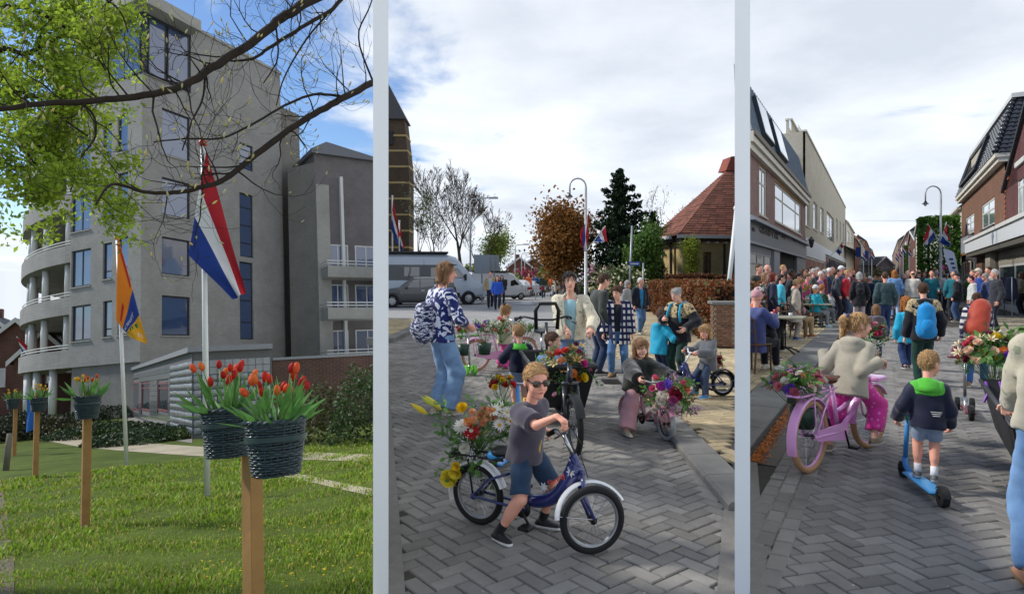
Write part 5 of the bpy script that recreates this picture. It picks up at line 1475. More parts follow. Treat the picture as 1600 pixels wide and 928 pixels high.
# second block with balconies
D2=ld(500,600,44);f2=Face((D2.x,D2.y,0),R(8),ML);f2L=Face((D2.x,D2.y,0),R(-52),ML)
blk=thing('apartment_building','hazy brick block with white balconies beyond the garden wall','building',mat=f2.mat)
zz=f2.at(500,242)[1];sE2=f2.at(592,400)[0];BRP=mbrick('flats_brick_red','#706c6c','#686262','#7c7876',.22,.066,var=.2)
b=MB();b.box(0,sE2,.0,8,0,zz);b.build('wall',BRP,blk)
sL2=f2L.at(452,400)[0];b=MB();b.box(sL2,-.003,.0,3,0,zz-.6);o=b.build('side_wall',BRLD,blk,mat=f2.mat.inverted()@f2L.mat)
b=MB();b.box(.0,.9,-.25,-.003,0,zz-2.2);b.build('pier',CONC,blk)
b=MB();b.prism([(-.25,zz),(sE2,zz),(sE2,zz+.25),(.8,zz+.9),(-.25,zz+.3)],-.3,8,'y');b.build('roof',mk('roof_grey','#6d6f74',.7,.1,5),blk)
for r in (405,470,545):
 z=f2.at(540,r+28,-1.6)[1];s0=f2.at(512,r,-1.6)[0]
 b=MB();b.box(s0,sE2,-1.6,-.003,z,z+.75);b.build('balcony',CONC,blk)
 for k in (0,1):
  b=MB();b.tube([(s0,-1.55,z+.9+k*.2),(sE2,-1.55,z+.9+k*.2)],.04,6);b.tube([(s0,-1.55,z+.9+k*.2),(s0,-.05,z+.9+k*.2)],.04,6);b.build('balcony_rail',WHITEP,blk)
 window(blk,s0+.5,s0+2.0,z+.8,z+2.5,WHITEP,2,1,-.06,.08,GLB);window(blk,s0+2.5,sE2-.2,z+.8,z+2.5,WHITEP,2,1,-.06,.08,GLB)
b=MB();b.box(1.7,1.9,-.3,-.003,0,zz-1.5);b.build('pier',WHITEP,blk)
# houses, fence and planting far left
HB=mbrick('house_brick','#6b4436','#5e3b30','#75675e',.22,.066)
TILED=mk('roof_tile_dark','#2c2d31',.7,.2,5,bump=.5,bscale=18)
def gable_house(label,px,dist,wpx,eave_r,ridge_r,brick,tile,M,depth=9,name='brick_house',base=0,trim=WHITEP,wins=True,ang=0.0):
 c=dp(px,600,dist,M) if M is not I4 else dp(px,HZ,dist)
 f=Face((c.x,c.y,base),ang,M);w=wpx/FPX*dist;ze=f.at(px,eave_r)[1];zr=f.at(px,ridge_r)[1]
 th=thing(name,label,'house',mat=f.mat)
 b=MB();b.prism([(-w/2,0),(w/2,0),(w/2,ze),(0,zr),(-w/2,ze)],0,depth,'y');b.build('wall',brick,th)
 k=(zr-ze)/(w/2)
 for s in (-1,1):
  b=MB();b.prism([(s*(w/2+.35),ze-.35*k+.06),(0,zr+.06),(0,zr+.26),(s*(w/2+.35),ze-.35*k+.26)],-.3,depth+.3,'y');b.build('roof',tile,th)
  b=MB();b.prism([(s*(w/2+.38),ze-.38*k-.10),(0,zr-.10),(0,zr+.28),(s*(w/2+.38),ze-.38*k+.28)],-.42,-.303,'y');b.build('barge_board',trim,th)
 if wins:
  for x in (-w*.22,w*.12):window(th,x-.2,x+w*.14,ze*.55,ze*.9,trim,2,1,-.07,.08)
 b=MB();b.box(-.35,.35,depth*.5,depth*.5+.7,zr-.3,zr+.9);b.build('chimney',brick,th)
 return th
gable_house('red brick house with white edged gable beside the rounded flats',22,62,108,566,502,HB,TILED,ML)
gable_house('brick house with dark tiled roof behind the first gabled house',-28,74,120,560,490,HB,TILED,ML)
gable_house('narrow gabled brick house partly hidden by the rounded flats',66,58,60,560,520,HB,TILED,ML)
p=lg(38,634);tree('small bright green tree in front of the gabled houses',(p.x,p.y,0),3.0,4,'leafy','small_tree',leafc='#7c9a3a',lev=3,nleaf=34,leaf=.22,jit=.38,M=ML,trunk=.25)
fp0,fp1=lg(-60,640),lg(62,638)
fn_=thing('board_fence','grey horizontal board fence in front of the gabled houses','fence',mat=ML@Matrix.Translation(fp0))
bm=MB();bm.box(0,fp1.x-fp0.x,-.02,.02,-.07,.07);bme=bm.mesh('board',mk('weathered_board','#6f675e',.9,.2,6,island=.2))
for i in range(7):link('board',bme,fn_,Matrix.Translation((0,0,.15+i*.165)))
for i in range(4):
 b=MB();x=(fp1.x-fp0.x)*i/3;b.box(x-.05,x+.05,.022,.12,0,1.35);b.build('post',MATS['weathered_board'],fn_)
def bed(label,px,r,rx,ry,rz,col,seed,n=2200,leaf=.13):
 p=lg(px,r);shrub(label,(p.x,p.y,0),(rx,ry,rz),col,n,leaf,seed,'low_shrub','shrub','low shrubs in the beds',M=ML,twig=False,trans=.15)
for i,(l,px,r,rx,rz,c) in enumerate([('dark shrub mound beside the blue banner pole',30,668,1.6,.75,'#26301c'),('brown green shrub mound at the lawn corner',60,683,1.5,.75,'#3a3a22'),('low evergreen bed under the first white column',110,660,1.8,.5,'#2c3b22'),('low evergreen bed along the sandy path',165,680,1.9,.45,'#2f4022'),('rounded evergreen bed under the glass wing',165,655,2.2,.7,'#2a3820'),('long low bed right of the path end',222,690,1.5,.4,'#34472a'),('loose brown green bush against the brick wall',505,688,.9,1.35,'#4f5230'),('tall green bush against the brick wall by the corner',568,690,.8,1.7,'#41562c'),('thin sprig bush at the foot of the glass wing',275,686,.5,.25,'#4a5a2c'),('dark hedge clump at the edge of the street',0,690,1.4,.8,'#2b331e')]):
 bed(l,px,r,rx,min(rx,1.2),rz,c,i+2,2600 if px<400 else 1500,.12)
 # flagpoles and flags
POLEW=mk('pole_white','#d5d6d2',.4,.05,12,dirt=.1)
def lpole(label,px0,r0,px1,r1,rad,cap):
 p=lg(px0,r0);q=ld(px1,r1,p.y);a,c=ML@p,ML@q
 pole(label,a,c,rad,POLEW,group='white flagpoles on the lawn',cap=cap,r2=rad*.8);return p.y
y1=lpole('tall white flagpole with a red tip carrying the tricolour',324,779,317,224,.042,mk('finial_red','#a02a22',.5))
y2=lpole('white flagpole carrying the orange and blue flag',198,727,183,372,.040,mk('finial_brass','#b08a3a',.4))
W_=lambda px,py,y:ML@ld(px,py,y)
flag('limp red white and blue flag with orange pennant on the near lawn pole',[W_(322,236,y1-.12),W_(294,398,y1-.06),W_(364,468,y1-.3),W_(384,457,y1-.25)],amp=.05,waves=2.2,group=None,split=(.36,.66))
ORG=mk('flag_orange','#e08a1e',.7,.08,6,trans=.35);YEL=mk('flag_yellow','#e3b02c',.7,.1,6,trans=.35);GRN=mk('flag_green','#2f7a3a',.7,.05,trans=.3)
fo,ffn,fnr=flag('hanging orange flag with a blue band, white letters and a yellow end',[W_(184,369,y2-.1),W_(181,500,y2-.1),W_(203,527,y2-.2),W_(231,538,y2-.25)],[ORG,BLU,YEL],(.50,.72),'u',.025,2.0)
def on_flag(body,size,u0,v0,du,dv,mat,name):
 me=text_mesh(name,body,1.0,mat,.0,'LEFT');vs=[0.0]*(3*len(me.vertices));me.vertices.foreach_get('co',vs);vs=np.array(vs).reshape(-1,3)
 tow=-1 if fnr.dot(np.array((0,0,EYE))-np.array(ffn(.5,.5)))<0 else 1
 out=[ffn(np.clip(u0+y*du,0,1),np.clip(v0+x*dv,0,1))+fnr*.008*tow for x,y,z in vs]
 me.vertices.foreach_set('co',np.array(out,np.float32).ravel());me.update()
 o=link(name,me,fo);o.matrix_parent_inverse=Matrix.Identity(4);return o
on_flag('Kleurr',1,.635,.97,-.13,-.245,WHT,'lettering')
b=MB()
for (u0,v0,u1,v1,m) in ((.0,.02,.45,.10,0),(.28,.62,.36,.92,0),(.76,.30,.82,.95,1),(.74,.55,.80,.75,1),(.88,.35,.93,.42,2),(.90,.22,.95,.27,2)):
 tow=-1 if fnr.dot(np.array((0,0,EYE))-np.array(ffn(.5,.5)))<0 else 1
 k=6;vs=[ffn(u0+(u1-u0)*i/k,v)+fnr*.006*tow for i in range(k+1) for v in (v0,v1)]
 b.add(vs,[(2*i,2*i+1,2*i+3,2*i+2) for i in range(k)],m)
b.build('print',[RED,GRN,WHT],fo)
p=lg(38,636);flag('small tricolour on a slanted stick at the gabled houses',[W_(27,527,52),W_(33,546,52),W_(40,562,52),W_(43,540,52)],amp=.03,group=None)
p0_=ML@ld(26,526,52);p1_=ML@ld(52,552,52.6);b=MB();b.tube([p0_,p1_],.03,6);tag(b.build('flagpole',POLEW),'thin slanted stick of the small tricolour at the houses','flagpole')
p=lg(47,702);c=ML@Vector((p.x,p.y,0))
th=thing('banner','hanging blue cloth banner on a post behind the second basket','banner',mat=ML@Matrix.Translation(p));b=MB()
zb=p.y*.001
b.sheet(lambda u,v:((u-.5)*.22,.05*math.sin(u*7+v*3),1.45-v*.95*(1-.08*u)),8,6);b.build('cloth',mk('banner_blue','#1f5fae',.6,.1),th,True)
b=MB();b.tube([(.1,.05,0),(.1,.05,1.5)],.03,8);b.build('post',mk('post_grey','#5b5e60',.6),th)
# posts and woven tulip baskets
WOOD=mk('post_wood','#94703f',.8,.28,5,bump=.4,bscale=20,dirt=.25)
WICK=mk('wicker_green','#25363a',.5,.3,20,bump=.3,bscale=80,coat=.15,island=.3);LATH=mk('basket_band','#1d3634',.45,.1,20)
SOIL=mk('soil','#2a2018',1,.3,30,bump=.6)
def post(label,p,w,h,rot):
 th=thing('wooden_post',label,'post',p,rot,'wooden basket posts',ML);b=MB();b.box(-w/2,w/2,-w/2,w/2,-.05,h,ch=.004);b.build('shaft',WOOD,th,angle=40)
 b=MB();b.box(-w/2+.006,w/2-.006,-w/2+.006,w/2-.006,h+.001,h+.012);b.build('end_grain',mk('end_grain','#a07c50',.9,.2,40),th)
 return th
def basket(label,p,rot=0.0,n=9,cols=('#c0341c','#d0461e'),seed=1,sc=1.0):
 rng=random.Random(seed)
 th=thing('tulip_basket',label,'flower basket',p,rot,'woven baskets of tulips',ML,sc)
 H_,r0,r1=.28,.118,.152;nst=26
 for k in range(21):
  z=.008+H_*k/20;r=r0+(r1-r0)*(k/20)**.8;b=MB();j=rng.uniform(-.002,.002)
  b.tube([((r+.0055*math.cos(nst/2*a+PI*(k%2)))*math.cos(a),(r+.0055*math.cos(nst/2*a+PI*(k%2)))*math.sin(a),z+j+.0025*math.sin(a*3+k)) for a in np.linspace(0,2*PI,79)[:-1]],.0072,5,closed=True)
  b.build('wicker_strand',WICK,th,True)
 for i in range(nst):
  a=2*PI*i/nst;b=MB();b.tube([(r0*math.cos(a),r0*math.sin(a),0),(r1*math.cos(a),r1*math.sin(a),H_+.004)],.005,5);b.build('stake',WICK,th)
 b=MB()
 for ph in (0,PI):b.tube([((r1+.002+.007*math.cos(11*a+ph))*math.cos(a),(r1+.002+.007*math.cos(11*a+ph))*math.sin(a),H_+.008+.007*math.sin(11*a+ph)) for a in np.linspace(0,2*PI,81)[:-1]],.009,6,closed=True)
 b.build('braided_rim',WICK,th,True)
 b=MB();b.lathe([(.150,.185),(.162,.185),(.163,.212),(.151,.212),(.150,.185)],n=40);b.build('band',LATH,th,angle=40)
 b=MB();b.lathe([(.0,.01),(r0-.008,.01),(r1-.012,H_-.03),(0,H_-.02)],n=24);b.build('soil',SOIL,th)
 tul=[flower_mesh('tulip',c,'#e08a30') for c in cols];lf=MB()
 petal(lf,(0,.35,1),(0,1,-.3),.30,.020,.0,0,(0,0,0),.12,.3);lme=lf.mesh('tulip_leaf',mleaf('#54813f'),True)
 for i in range(n):
  a=rng.uniform(0,2*PI);rr=rng.uniform(.02,.11);hgt=rng.uniform(.17,.30);o_=V3(rr*math.cos(a),rr*math.sin(a),H_-.03);e=o_*V3(1.6,1.6,1)+V3(rng.gauss(0,.012),rng.gauss(0,.012),hgt)
  d=unit(e-o_+V3(math.cos(a),math.sin(a),0)*.12*rng.uniform(-.3,1))
  b=MB();b.tube([o_,(o_+e)/2+V3(0,0,.02),e],[.0042,.0038,.0034],5);b.build('tulip_stem',mleaf('#6c9a48'),th,True)
  link('tulip_bloom',tul[i%len(tul)],th,axes_mat(e,d,rng.uniform(.036,.044),rng.uniform(0,6)))
 for i in range(int(n*2.6)):
  a=rng.uniform(0,2*PI);rr=rng.uniform(.03,.125);t=rng.uniform(.1,.95)
  link('tulip_leaf',lme,th,axes_mat((rr*math.cos(a),rr*math.sin(a),H_-.03),unit([math.cos(a)*t,math.sin(a)*t,1.05-t*.75]),rng.uniform(.65,1.05),rng.uniform(0,6)))
 return th
RT=('#c22d1a','#d8562a','#b8241c','#d9702f','#a81f1c');YT=('#d8b32e','#c9a92c','#cc7a2a')
def bpix(px,rb,d):q=ld(px,rb,d);return q
q=lg(399,1091);post('nearest wooden post carrying the big front tulip basket',(q.x,q.y,0),.074,1.22,.5)
q=bpix(432,741,3.2);basket('big dark woven basket of red tulips on the nearest post',q,.3,17,RT,3,.84)
q=bpix(357,713,3.75);basket('dark woven basket of red tulips half behind the nearest one',q,1.3,15,RT,5,.84)
q=ld(392,700,3.85);post('wooden post hidden behind the nearest tulip post',(q.x,q.y,0),.075,1.2,.4)
for l1,l2,px,rf,bx,rb,n,cl,s in (('wooden post carrying the orange and yellow tulips','dark basket of orange and yellow tulips before the white column',133,823,136,654,11,('#c0562a','#d8b32e'),7),('wooden post beside the dark shrub bed','dark basket of mixed tulips in front of the blue banner',55,747,60,643,9,YT,8),('farthest wooden post at the lawn corner','small dark basket of yellow tulips, farthest along the lawn',22,712,20,639,9,YT,9)):
 q=lg(px,rf);post(l1,(q.x,q.y,0),.085,q.y*(rf-rb)/1000-.0,.3)
 q2=ld(bx,rb,q.y-.16);basket(l2,q2,s,n+2,cl,s,.9)
q=lg(9,735);th=thing('bollard','short slanted wooden bollard at the edge of the lawn','bollard',q,0,None,ML);b=MB();b.tube([(0,0,-.05),(.03,0,.5),(.05,0,.78)],[.06,.06,.055],10);b.build('stump',mk('old_wood','#6d675c',.9,.3,6,bump=.4),th,True)
ribbon('edge_paving',[(-40,745,945),(2,752,945),(10,800,945),(22,880,945)],mk('edge_paving','#5f564b',.95,.25,9,bump=.5),.008)
# overhanging trees
def limb_tree(label,trunk,limbs,seed,bark,twig_lv,leaf=None,buds=False,reach=.5,dens=1.0,name='tree',droop=0.0,spread=.8,xmax=581):
 """trunk and limbs as lists of (px, row, local distance, radius)"""
 rng=np.random.RandomState(seed);th=thing(name,label,'tree',mat=ML)
 b=MB()
 P=lambda q:np.array(ld(q[0],q[1],q[2]))
 base=[np.array(p) if len(p)==4 and False else None for p in []]
 b.tube([P(q) for q in trunk],[q[3] for q in trunk],12,cap=False);b.build('trunk',bark,th,True)
 out,tips=[],[]
 for L in limbs:
  pts=[P(q) for q in L];rs=[q[3]*.82 for q in L]
  fine,fr=[],[]
  for i in range(len(pts)-1):
   p0,p1,p2,p3=pts[max(i-1,0)],pts[i],pts[i+1],pts[min(i+2,len(pts)-1)]
   for t in np.linspace(0,1,6)[:-1]:
    fine.append(.5*(2*p1+(p2-p0)*t+(2*p0-5*p1+4*p2-p3)*t*t+(3*p1-p0-3*p2+p3)*t**3));fr.append(rs[i]*(1-t)+rs[i+1]*t)
  fine.append(pts[-1]);fr.append(rs[-1])
  fine=[p+rng.normal(size=3)*r*.14 for p,r in zip(fine,fr)]
  m=MB();m.tube(fine,fr,9,cap=False);m.build('limb',bark,th,True)
  tot=sum(np.linalg.norm(fine[i+1]-fine[i]) for i in range(len(fine)-1));k=int(tot*4.2*dens)
  for q in range(k):
   i=rng.randint(2,len(fine)-1);d=unit(fine[i]-fine[i-1]);a=rng.normal(size=3)*V3(1,.7,1);a-=d*a.dot(d);a=unit(a)
   grow(fine[i],unit(d*.5+a*.9-V3(0,0,droop)),reach*rng.uniform(.5,1.2),min(fr[i]*.35,.008),twig_lv,rng,out,tips,spread,(2,3),4,.10 if not droop else -.05,.68,.28,.0015)
 pxs=lambda p:(lambda w:800+FPX*w.x/max(w.y,.1))(ML@Vector(p))
 out=[o for o in out if max(pxs(p) for p in o[0])<xmax];tips=[t for t in tips if pxs(t[0])<xmax]
 ob=link('twigs',limbs_mesh(out,bark,'twigs',sides=(3,4,4,5,5,5,5)),th);ob['kind']='stuff'
 if buds:
  m=MB();m2=MB()
  for t,d in tips:
   if rng.uniform()<.7:(m if rng.uniform()<.8 else m2).lathe([(.001,-.004),(.0065,.012),(.0065,.024),(.001,.042)],t,5,axis=unit(d+V3(0,0,.8)))
  ob=m.build('buds',mk('bud_green','#a9a777',.7,.2,20,trans=.2),th,True);ob['kind']='stuff'
  if m2.n:ob=m2.build('opening_buds',mk('bud_yellow','#c9bb62',.7,.2,20,trans=.3),th,True);ob['kind']='stuff'
 if leaf:
  C=[]
  for o in out:
   if o[2]<=1:C+=o[0][1:]
  C=np.array(C);C=np.repeat(C,leaf[2],0);C=C+rng.normal(size=C.shape)*leaf[3]
  V,Q=leaf_quads(C,leaf[1],rng,droop=.4,aspect=.55)
  ob=link('crown',quads_mesh('leaves',V,Q,[mk('spring_leaf',leaf[0],.5,.25,1.0,spec=.3,trans=.55,island=.4)],smooth=False),th);ob['kind']='stuff'
 return th
limb_tree('bare budding tree whose dark limbs reach across the lawn picture',[(595,900,8,.085),(595,700,8,.085),(595,400,8,.082),(595,120,8,.08),(595,-60,8,.075),(594,-150,8,.05)],[[(595,-60,8,.06),(560,-32,7.2,.06),(480,4,6.2,.058),(440,30,6,.05),(400,62,5.8,.046),(340,101,5.5,.04),(300,128,5.3,.036),(250,146,5.1,.031),(190,154,5,.028),(130,159,4.9,.026),(60,163,4.8,.022),(-20,174,4.7,.018)],[(595,118,8,.055),(583,128,7.2,.048),(540,151,6.6,.044),(500,173,6.3,.040),(450,204,6,.036),(400,242,5.7,.032),(350,280,5.4,.026),(310,294,5.2,.022),(270,301,5.1,.019),(225,300,5,.015),(175,288,4.9,.011),(150,320,4.8,.008)],[(560,-30,7.2,.03),(520,14,6.6,.026),(470,44,6.2,.022),(420,76,6,.018),(395,92,5.9,.015),(360,96,5.8,.009)],[(530,150,6.5,.018),(490,148,6.3,.016),(445,165,6.0,.014),(390,197,5.8,.012),(345,216,5.6,.010),(290,217,5.4,.008),(240,222,5.2,.006)],[(583,128,7.2,.016),(560,60,7.0,.012),(578,10,6.8,.009),(590,-30,6.8,.006)],[(320,100,5.5,.012),(318,150,5.4,.010),(300,190,5.3,.008),(285,235,5.2,.006)],[(430,34,6,.012),(434,90,5.9,.009),(412,130,5.8,.006)],[(520,14,6.6,.014),(480,60,6.4,.011),(445,120,6.2,.009),(432,165,6.1,.006)]],11,BARKD,2,None,True,.46,1.25,'budding_tree')
limb_tree('tree with fresh yellow green leaves hanging over the rounded flats',[(-190,1000,7.5,.16),(-180,600,7.5,.15),(-160,200,7.4,.13),(-140,-40,7.3,.1)],[[(-160,200,7.4,.06),(-60,120,7,.04),(0,78,6.8,.03),(40,84,6.7,.026),(90,60,6.6,.02),(150,20,6.5,.013),(200,-20,6.5,.008)],[(-150,120,7.4,.05),(-60,20,7,.035),(20,10,6.8,.024),(80,30,6.6,.018),(140,76,6.5,.012),(165,110,6.4,.008)],[(-165,260,7.4,.05),(-70,200,7,.032),(0,150,6.8,.022),(50,148,6.6,.018),(90,180,6.5,.013),(140,215,6.4,.008)],[(-165,300,7.4,.045),(-60,250,7,.028),(-5,205,6.8,.02),(30,228,6.7,.015),(60,262,6.6,.009)],[(-60,20,7,.03),(30,-30,6.8,.02),(110,-25,6.7,.014),(180,10,6.6,.010),(200,50,6.5,.006)],[(0,170,6.8,.022),(60,150,6.6,.018),(135,168,6.4,.013),(150,210,6.3,.010),(125,250,6.3,.008),(110,300,6.2,.006)]],21,BARKD,2,('#93a838',.052,9,.055),False,.48,1.35,'leafy_tree',droop=.15,xmax=222)
# the crossing: ground
def in_mid(x,y):return -.217*y+.125<x<min(.36*y-.02,.372*y-.13)
def in_right(x,y):return x>.348*y+.13
ASPH=mk('road_asphalt','#959492',.9,.14,3,bump=.35,bscale=90,spec=.25,dirt=.15)
b=MB();
vs=[]
for y in (-4,1,4,10,20,40,80,200,700,4000):vs+=[(-.205*y,y,-.014),(max(3.0,2.6*y) if y>0 else 12,y,-.014)]
b.add(vs,[(2*i,2*i+1,2*i+3,2*i+2) for i in range(9)]);b.f=[tuple(f) for f in b.f]
tag(b.build('ground',ASPH),kind='structure')
CLK=mk('road_brick','#8a8782',.88,.22,150,bump=.7,bscale=260,spec=.15,island=.2,stain=.3)
CLK2=mk('street_brick','#878480',.88,.22,150,bump=.7,bscale=260,spec=.15,island=.2,stain=.3)
YBK=mk('yellow_paving_brick','#a99a7c',.88,.14,14,bump=.35,bscale=120,spec=.2,island=.22,stain=.25)
JOINT=mk('joint_sand','#4a4742',1,.25,20,bump=.4,spec=.1)
def herring(name,label_mat,keep,x0,x1,y0,y1,unit_=.115,ang=0.0,org=(0,0),ztop=0.0,host=None,gap=.008,n_obj=300,key=None,straight=False):
 """brick paving laid piece by piece: the 300 nearest are objects, the others one joined part"""
 Ru=unit_;ca,sa=math.cos(ang),math.sin(ang)
 def bm_(l,w):
  b=MB();l-=gap;w-=gap;c=.006;z0=-.03
  b.add([(-l/2+c,-w/2+c,0),(l/2-c,-w/2+c,0),(l/2-c,w/2-c,0),(-l/2+c,w/2-c,0),(-l/2,-w/2,-.006),(l/2,-w/2,-.006),(l/2,w/2,-.006),(-l/2,w/2,-.006),(-l/2,-w/2,z0),(l/2,-w/2,z0),(l/2,w/2,z0),(-l/2,w/2,z0)],[(0,1,2,3)]+[(4+i,4+(i+1)%4,(i+1)%4,i) for i in range(4)]+[(8+i,8+(i+1)%4,4+(i+1)%4,4+i) for i in range(4)])
  return b
 BH,BV=bm_(2*Ru,Ru),bm_(Ru,2*Ru)
 pos=[];rng=np.random.RandomState(7)
 span=int(max(x1-x0,y1-y0)/Ru*1.5)+4
 cx,cy=(x0+x1)/2,(y0+y1)/2
 if straight:
  for j in range(-span,span):
   for i in range(-span//2,span//2):pos.append(((2*i+(j%2))*Ru,j*Ru,0))
 else:
  for p in range(-span,span):
   for q in range(-span//2,span//2):
    ox,oy=(p-2*q)*Ru,(p+2*q)*Ru
    pos.append((ox+Ru,oy+.5*Ru,0));pos.append((ox+.5*Ru,oy+2*Ru,1))
 P=np.array(pos);X=cx+P[:,0]*ca-P[:,1]*sa;Y=cy+P[:,0]*sa+P[:,1]*ca
 ok=(X>x0)&(X<x1)&(Y>y0)&(Y<y1);X,Y,K=X[ok],Y[ok],P[ok,2]
 ok=np.array([keep(a,c) for a,c in zip(X,Y)],bool);X,Y,K=X[ok],Y[ok],K[ok]
 vis=Y+0*X;order=np.argsort(np.where(Y>2.95,Y,1e3+Y));X,Y,K=X[order],Y[order],K[order]
 mh,mv=BH.mesh('brick',label_mat),BV.mesh('brick',label_mat)
 V,F=[],[];n0=0
 bh=[np.array(BH.v),np.array(BV.v)];fq=np.array(BH.f)
 for i,(x,y,k) in enumerate(zip(X,Y,K)):
  z=ztop+rng.uniform(-.0025,.0025);t=rng.normal()*.004
  M_=Matrix.Translation((x,y,z))@Matrix.Rotation(ang+t,4,'Z')@Matrix.Rotation(rng.normal()*.006,4,'X')
  if i<n_obj:link('brick',mv if k else mh,host,M_)
  else:
   c_,s_=math.cos(ang+t),math.sin(ang+t);q=bh[int(k)]
   V.append(np.stack([x+q[:,0]*c_-q[:,1]*s_,y+q[:,0]*s_+q[:,1]*c_,z+q[:,2]+rng.normal()*.03*q[:,0]],1));F.append(fq+n0);n0+=len(q)
 o=link('brick',quads_mesh('bricks',np.concatenate(V),np.concatenate(F),[label_mat],smooth=False),host);o['kind']='stuff'
def slab(name,poly,z,mat,kind='structure'):
 b=MB();b.add([(x,y,z) for x,y in poly],[tuple(range(len(poly)))]);return tag(b.build(name,mat),kind=kind)
KX=lambda y:1.40+.036*(y-4)
rd=slab('road',[(-.205*2,2),(.36*2,2),(KX(5),5),(KX(21),21),(-3.0,21),(-3.0,15),(-.205*14,14)],-.010,JOINT)
herring('road',CLK,lambda x,y:in_mid(x,y) and x<KX(y)+.06 and not (x<-3.05 and y>15.5),-4.2,2.2,2.6,20.5,.098,R(38),host=rd)
b=MB()
ky=[4.15,4.75,5.3,6.3,7.3,8.3,9.3,10.3,11.3,12.3,13.3,14.3,15.3,16.3,18.3,20.3,24,28,34]
kerb=thing('kerb',None,None);kerb['kind']='structure'
KST=mk('kerb_stone','#787773',.9,.2,5,bump=.5,bscale=50,dirt=.3,stain=.3)
for i in range(len(ky)-1):
 b=MB();y0,y1=ky[i]+.004,ky[i+1]-.004;x0,x1=KX(y0),KX(y1);w=min(.26,.36*y0-.03-x0);w1=min(.26,.36*y1-.03-x1)
 b.add([(x0,y0,-.1),(x0,y0,.04),(x0+.02,y0,.062),(x0+w,y0,.068),(x0+w,y0,-.1),(x1,y1,-.1),(x1,y1,.04),(x1+.02,y1,.062),(x1+w1,y1,.068),(x1+w1,y1,-.1)],[(0,1,2,3,4),(9,8,7,6,5),(0,5,6,1),(1,6,7,2),(2,7,8,3),(3,8,9,4)])
 b.build('kerb_stone',KST,kerb)
pv=slab('pavement',[(KX(4.85)+.30,4.88),(.36*4.95,4.95),(.36*21,21),(.36*40,40),(KX(40)+.3,40)],.05,JOINT)
herring('pavement',YBK,lambda x,y:in_mid(x,y) and x>KX(y)+.29,1.5,7.6,3.6,21,.108,R(20),ztop=.066,host=pv)
slab('far_pavement',[(KX(21)+.31,21),(.36*21,21),(.36*40,40),(KX(40)+.31,40)],.062,YBK)
isl=slab('traffic_island',[(-.205*15.6,15.6),(-3.05,15.6),(-2.95,23),(-.205*23.2,23.2)],.10,JOINT)
herring('island',YBK,lambda x,y:x>-.205*y+.03 and x<-3.08,-5,-3,15.6,23,.11,R(45),ztop=.118,host=isl,n_obj=60)
b=MB();b.add([(-3.07,15.5,-.05),(-2.86,15.5,-.05),(-2.86,15.5,.10),(-3.07,15.5,.13),(-2.97,23,-.05),(-2.76,23,-.05),(-2.76,23,.10),(-2.97,23,.13)],[(0,1,2,3),(7,6,5,4),(1,5,6,2),(2,6,7,3),(3,7,4,0)]);o=b.build('kerb_stone',KST,kerb)
b=MB();b.box(-3.5,-2.86,15.36,15.5,-.05,.12);b.build('kerb_stone',KST,kerb)
p=gp(823,473);b=MB();s=1.35
b.add([(p.x-.25*s,p.y+2.2,-.006),(p.x+.25*s,p.y+2.2,-.006),(p.x+.25*s,p.y,-.006),(p.x+.75*s,p.y,-.006),(p.x,p.y-3.4,-.006),(p.x-.75*s,p.y,-.006),(p.x-.25*s,p.y,-.006)],[tuple(range(7))])
def crumbs():
 rng=np.random.RandomState(12);n=420;y=rng.uniform(3,13,n);x=y*rng.uniform(-.18,.78,n);C=np.stack([x,y,np.full(n,.004)],1)
 V,Q=leaf_quads(C,.016,rng);V[:,2]=.0045+np.abs(V[:,2]-.004)*.25
 tag(link('petal_litter',quads_mesh('petals',V,Q,[mk('petal_pale','#b9b4a8',.8,.3,5,island=.4),mk('petal_brown','#5e4a36',.8,.3,5)],(rng.uniform(size=n)<.6).astype(int),smooth=False)),'fallen petals and crumbs lying on the brick road','litter',kind='stuff')
crumbs()
PAINT=mk('road_paint','#c9c9c5',.8,.15,10,dirt=.3);tag(b.build('road_marking',PAINT),kind='structure')
b=MB()
for i in range(15):q=gp(786+i*9.5,462+i*.35);b.box(q.x-.22,q.x+.22,q.y-.7,q.y+.7,-.0125,-.006)
tag(b.build('road_marking',PAINT),kind='structure')
IRON=mk('cast_iron','#2b2723',.7,.25,20,bump=.5,metal=.4)
def drain(label,px,py,w,l,z,n=7):
 q=gp(px,py,z);th=thing('drain_cover',label,'drain',q);b=MB();b.box(-w,w,-l,l,-.03,.004);b.build('frame',IRON,th)
 for i in range(n):b=MB();x=-w*.8+1.6*w*i/(n-1);b.box(x-w*.05,x+w*.05,-l*.8,l*.8,.0045,.012);b.build('bar',IRON,th)
drain('rusty drain grate against the kerb by the booted woman',955,596,.13,.22,.003);drain('small dark cover in the yellow pavement by the grey coated boy',1128,610,.08,.10,.066);drain('drain cover in the road beside the walking couple',755,474,.35,.35,-.004)
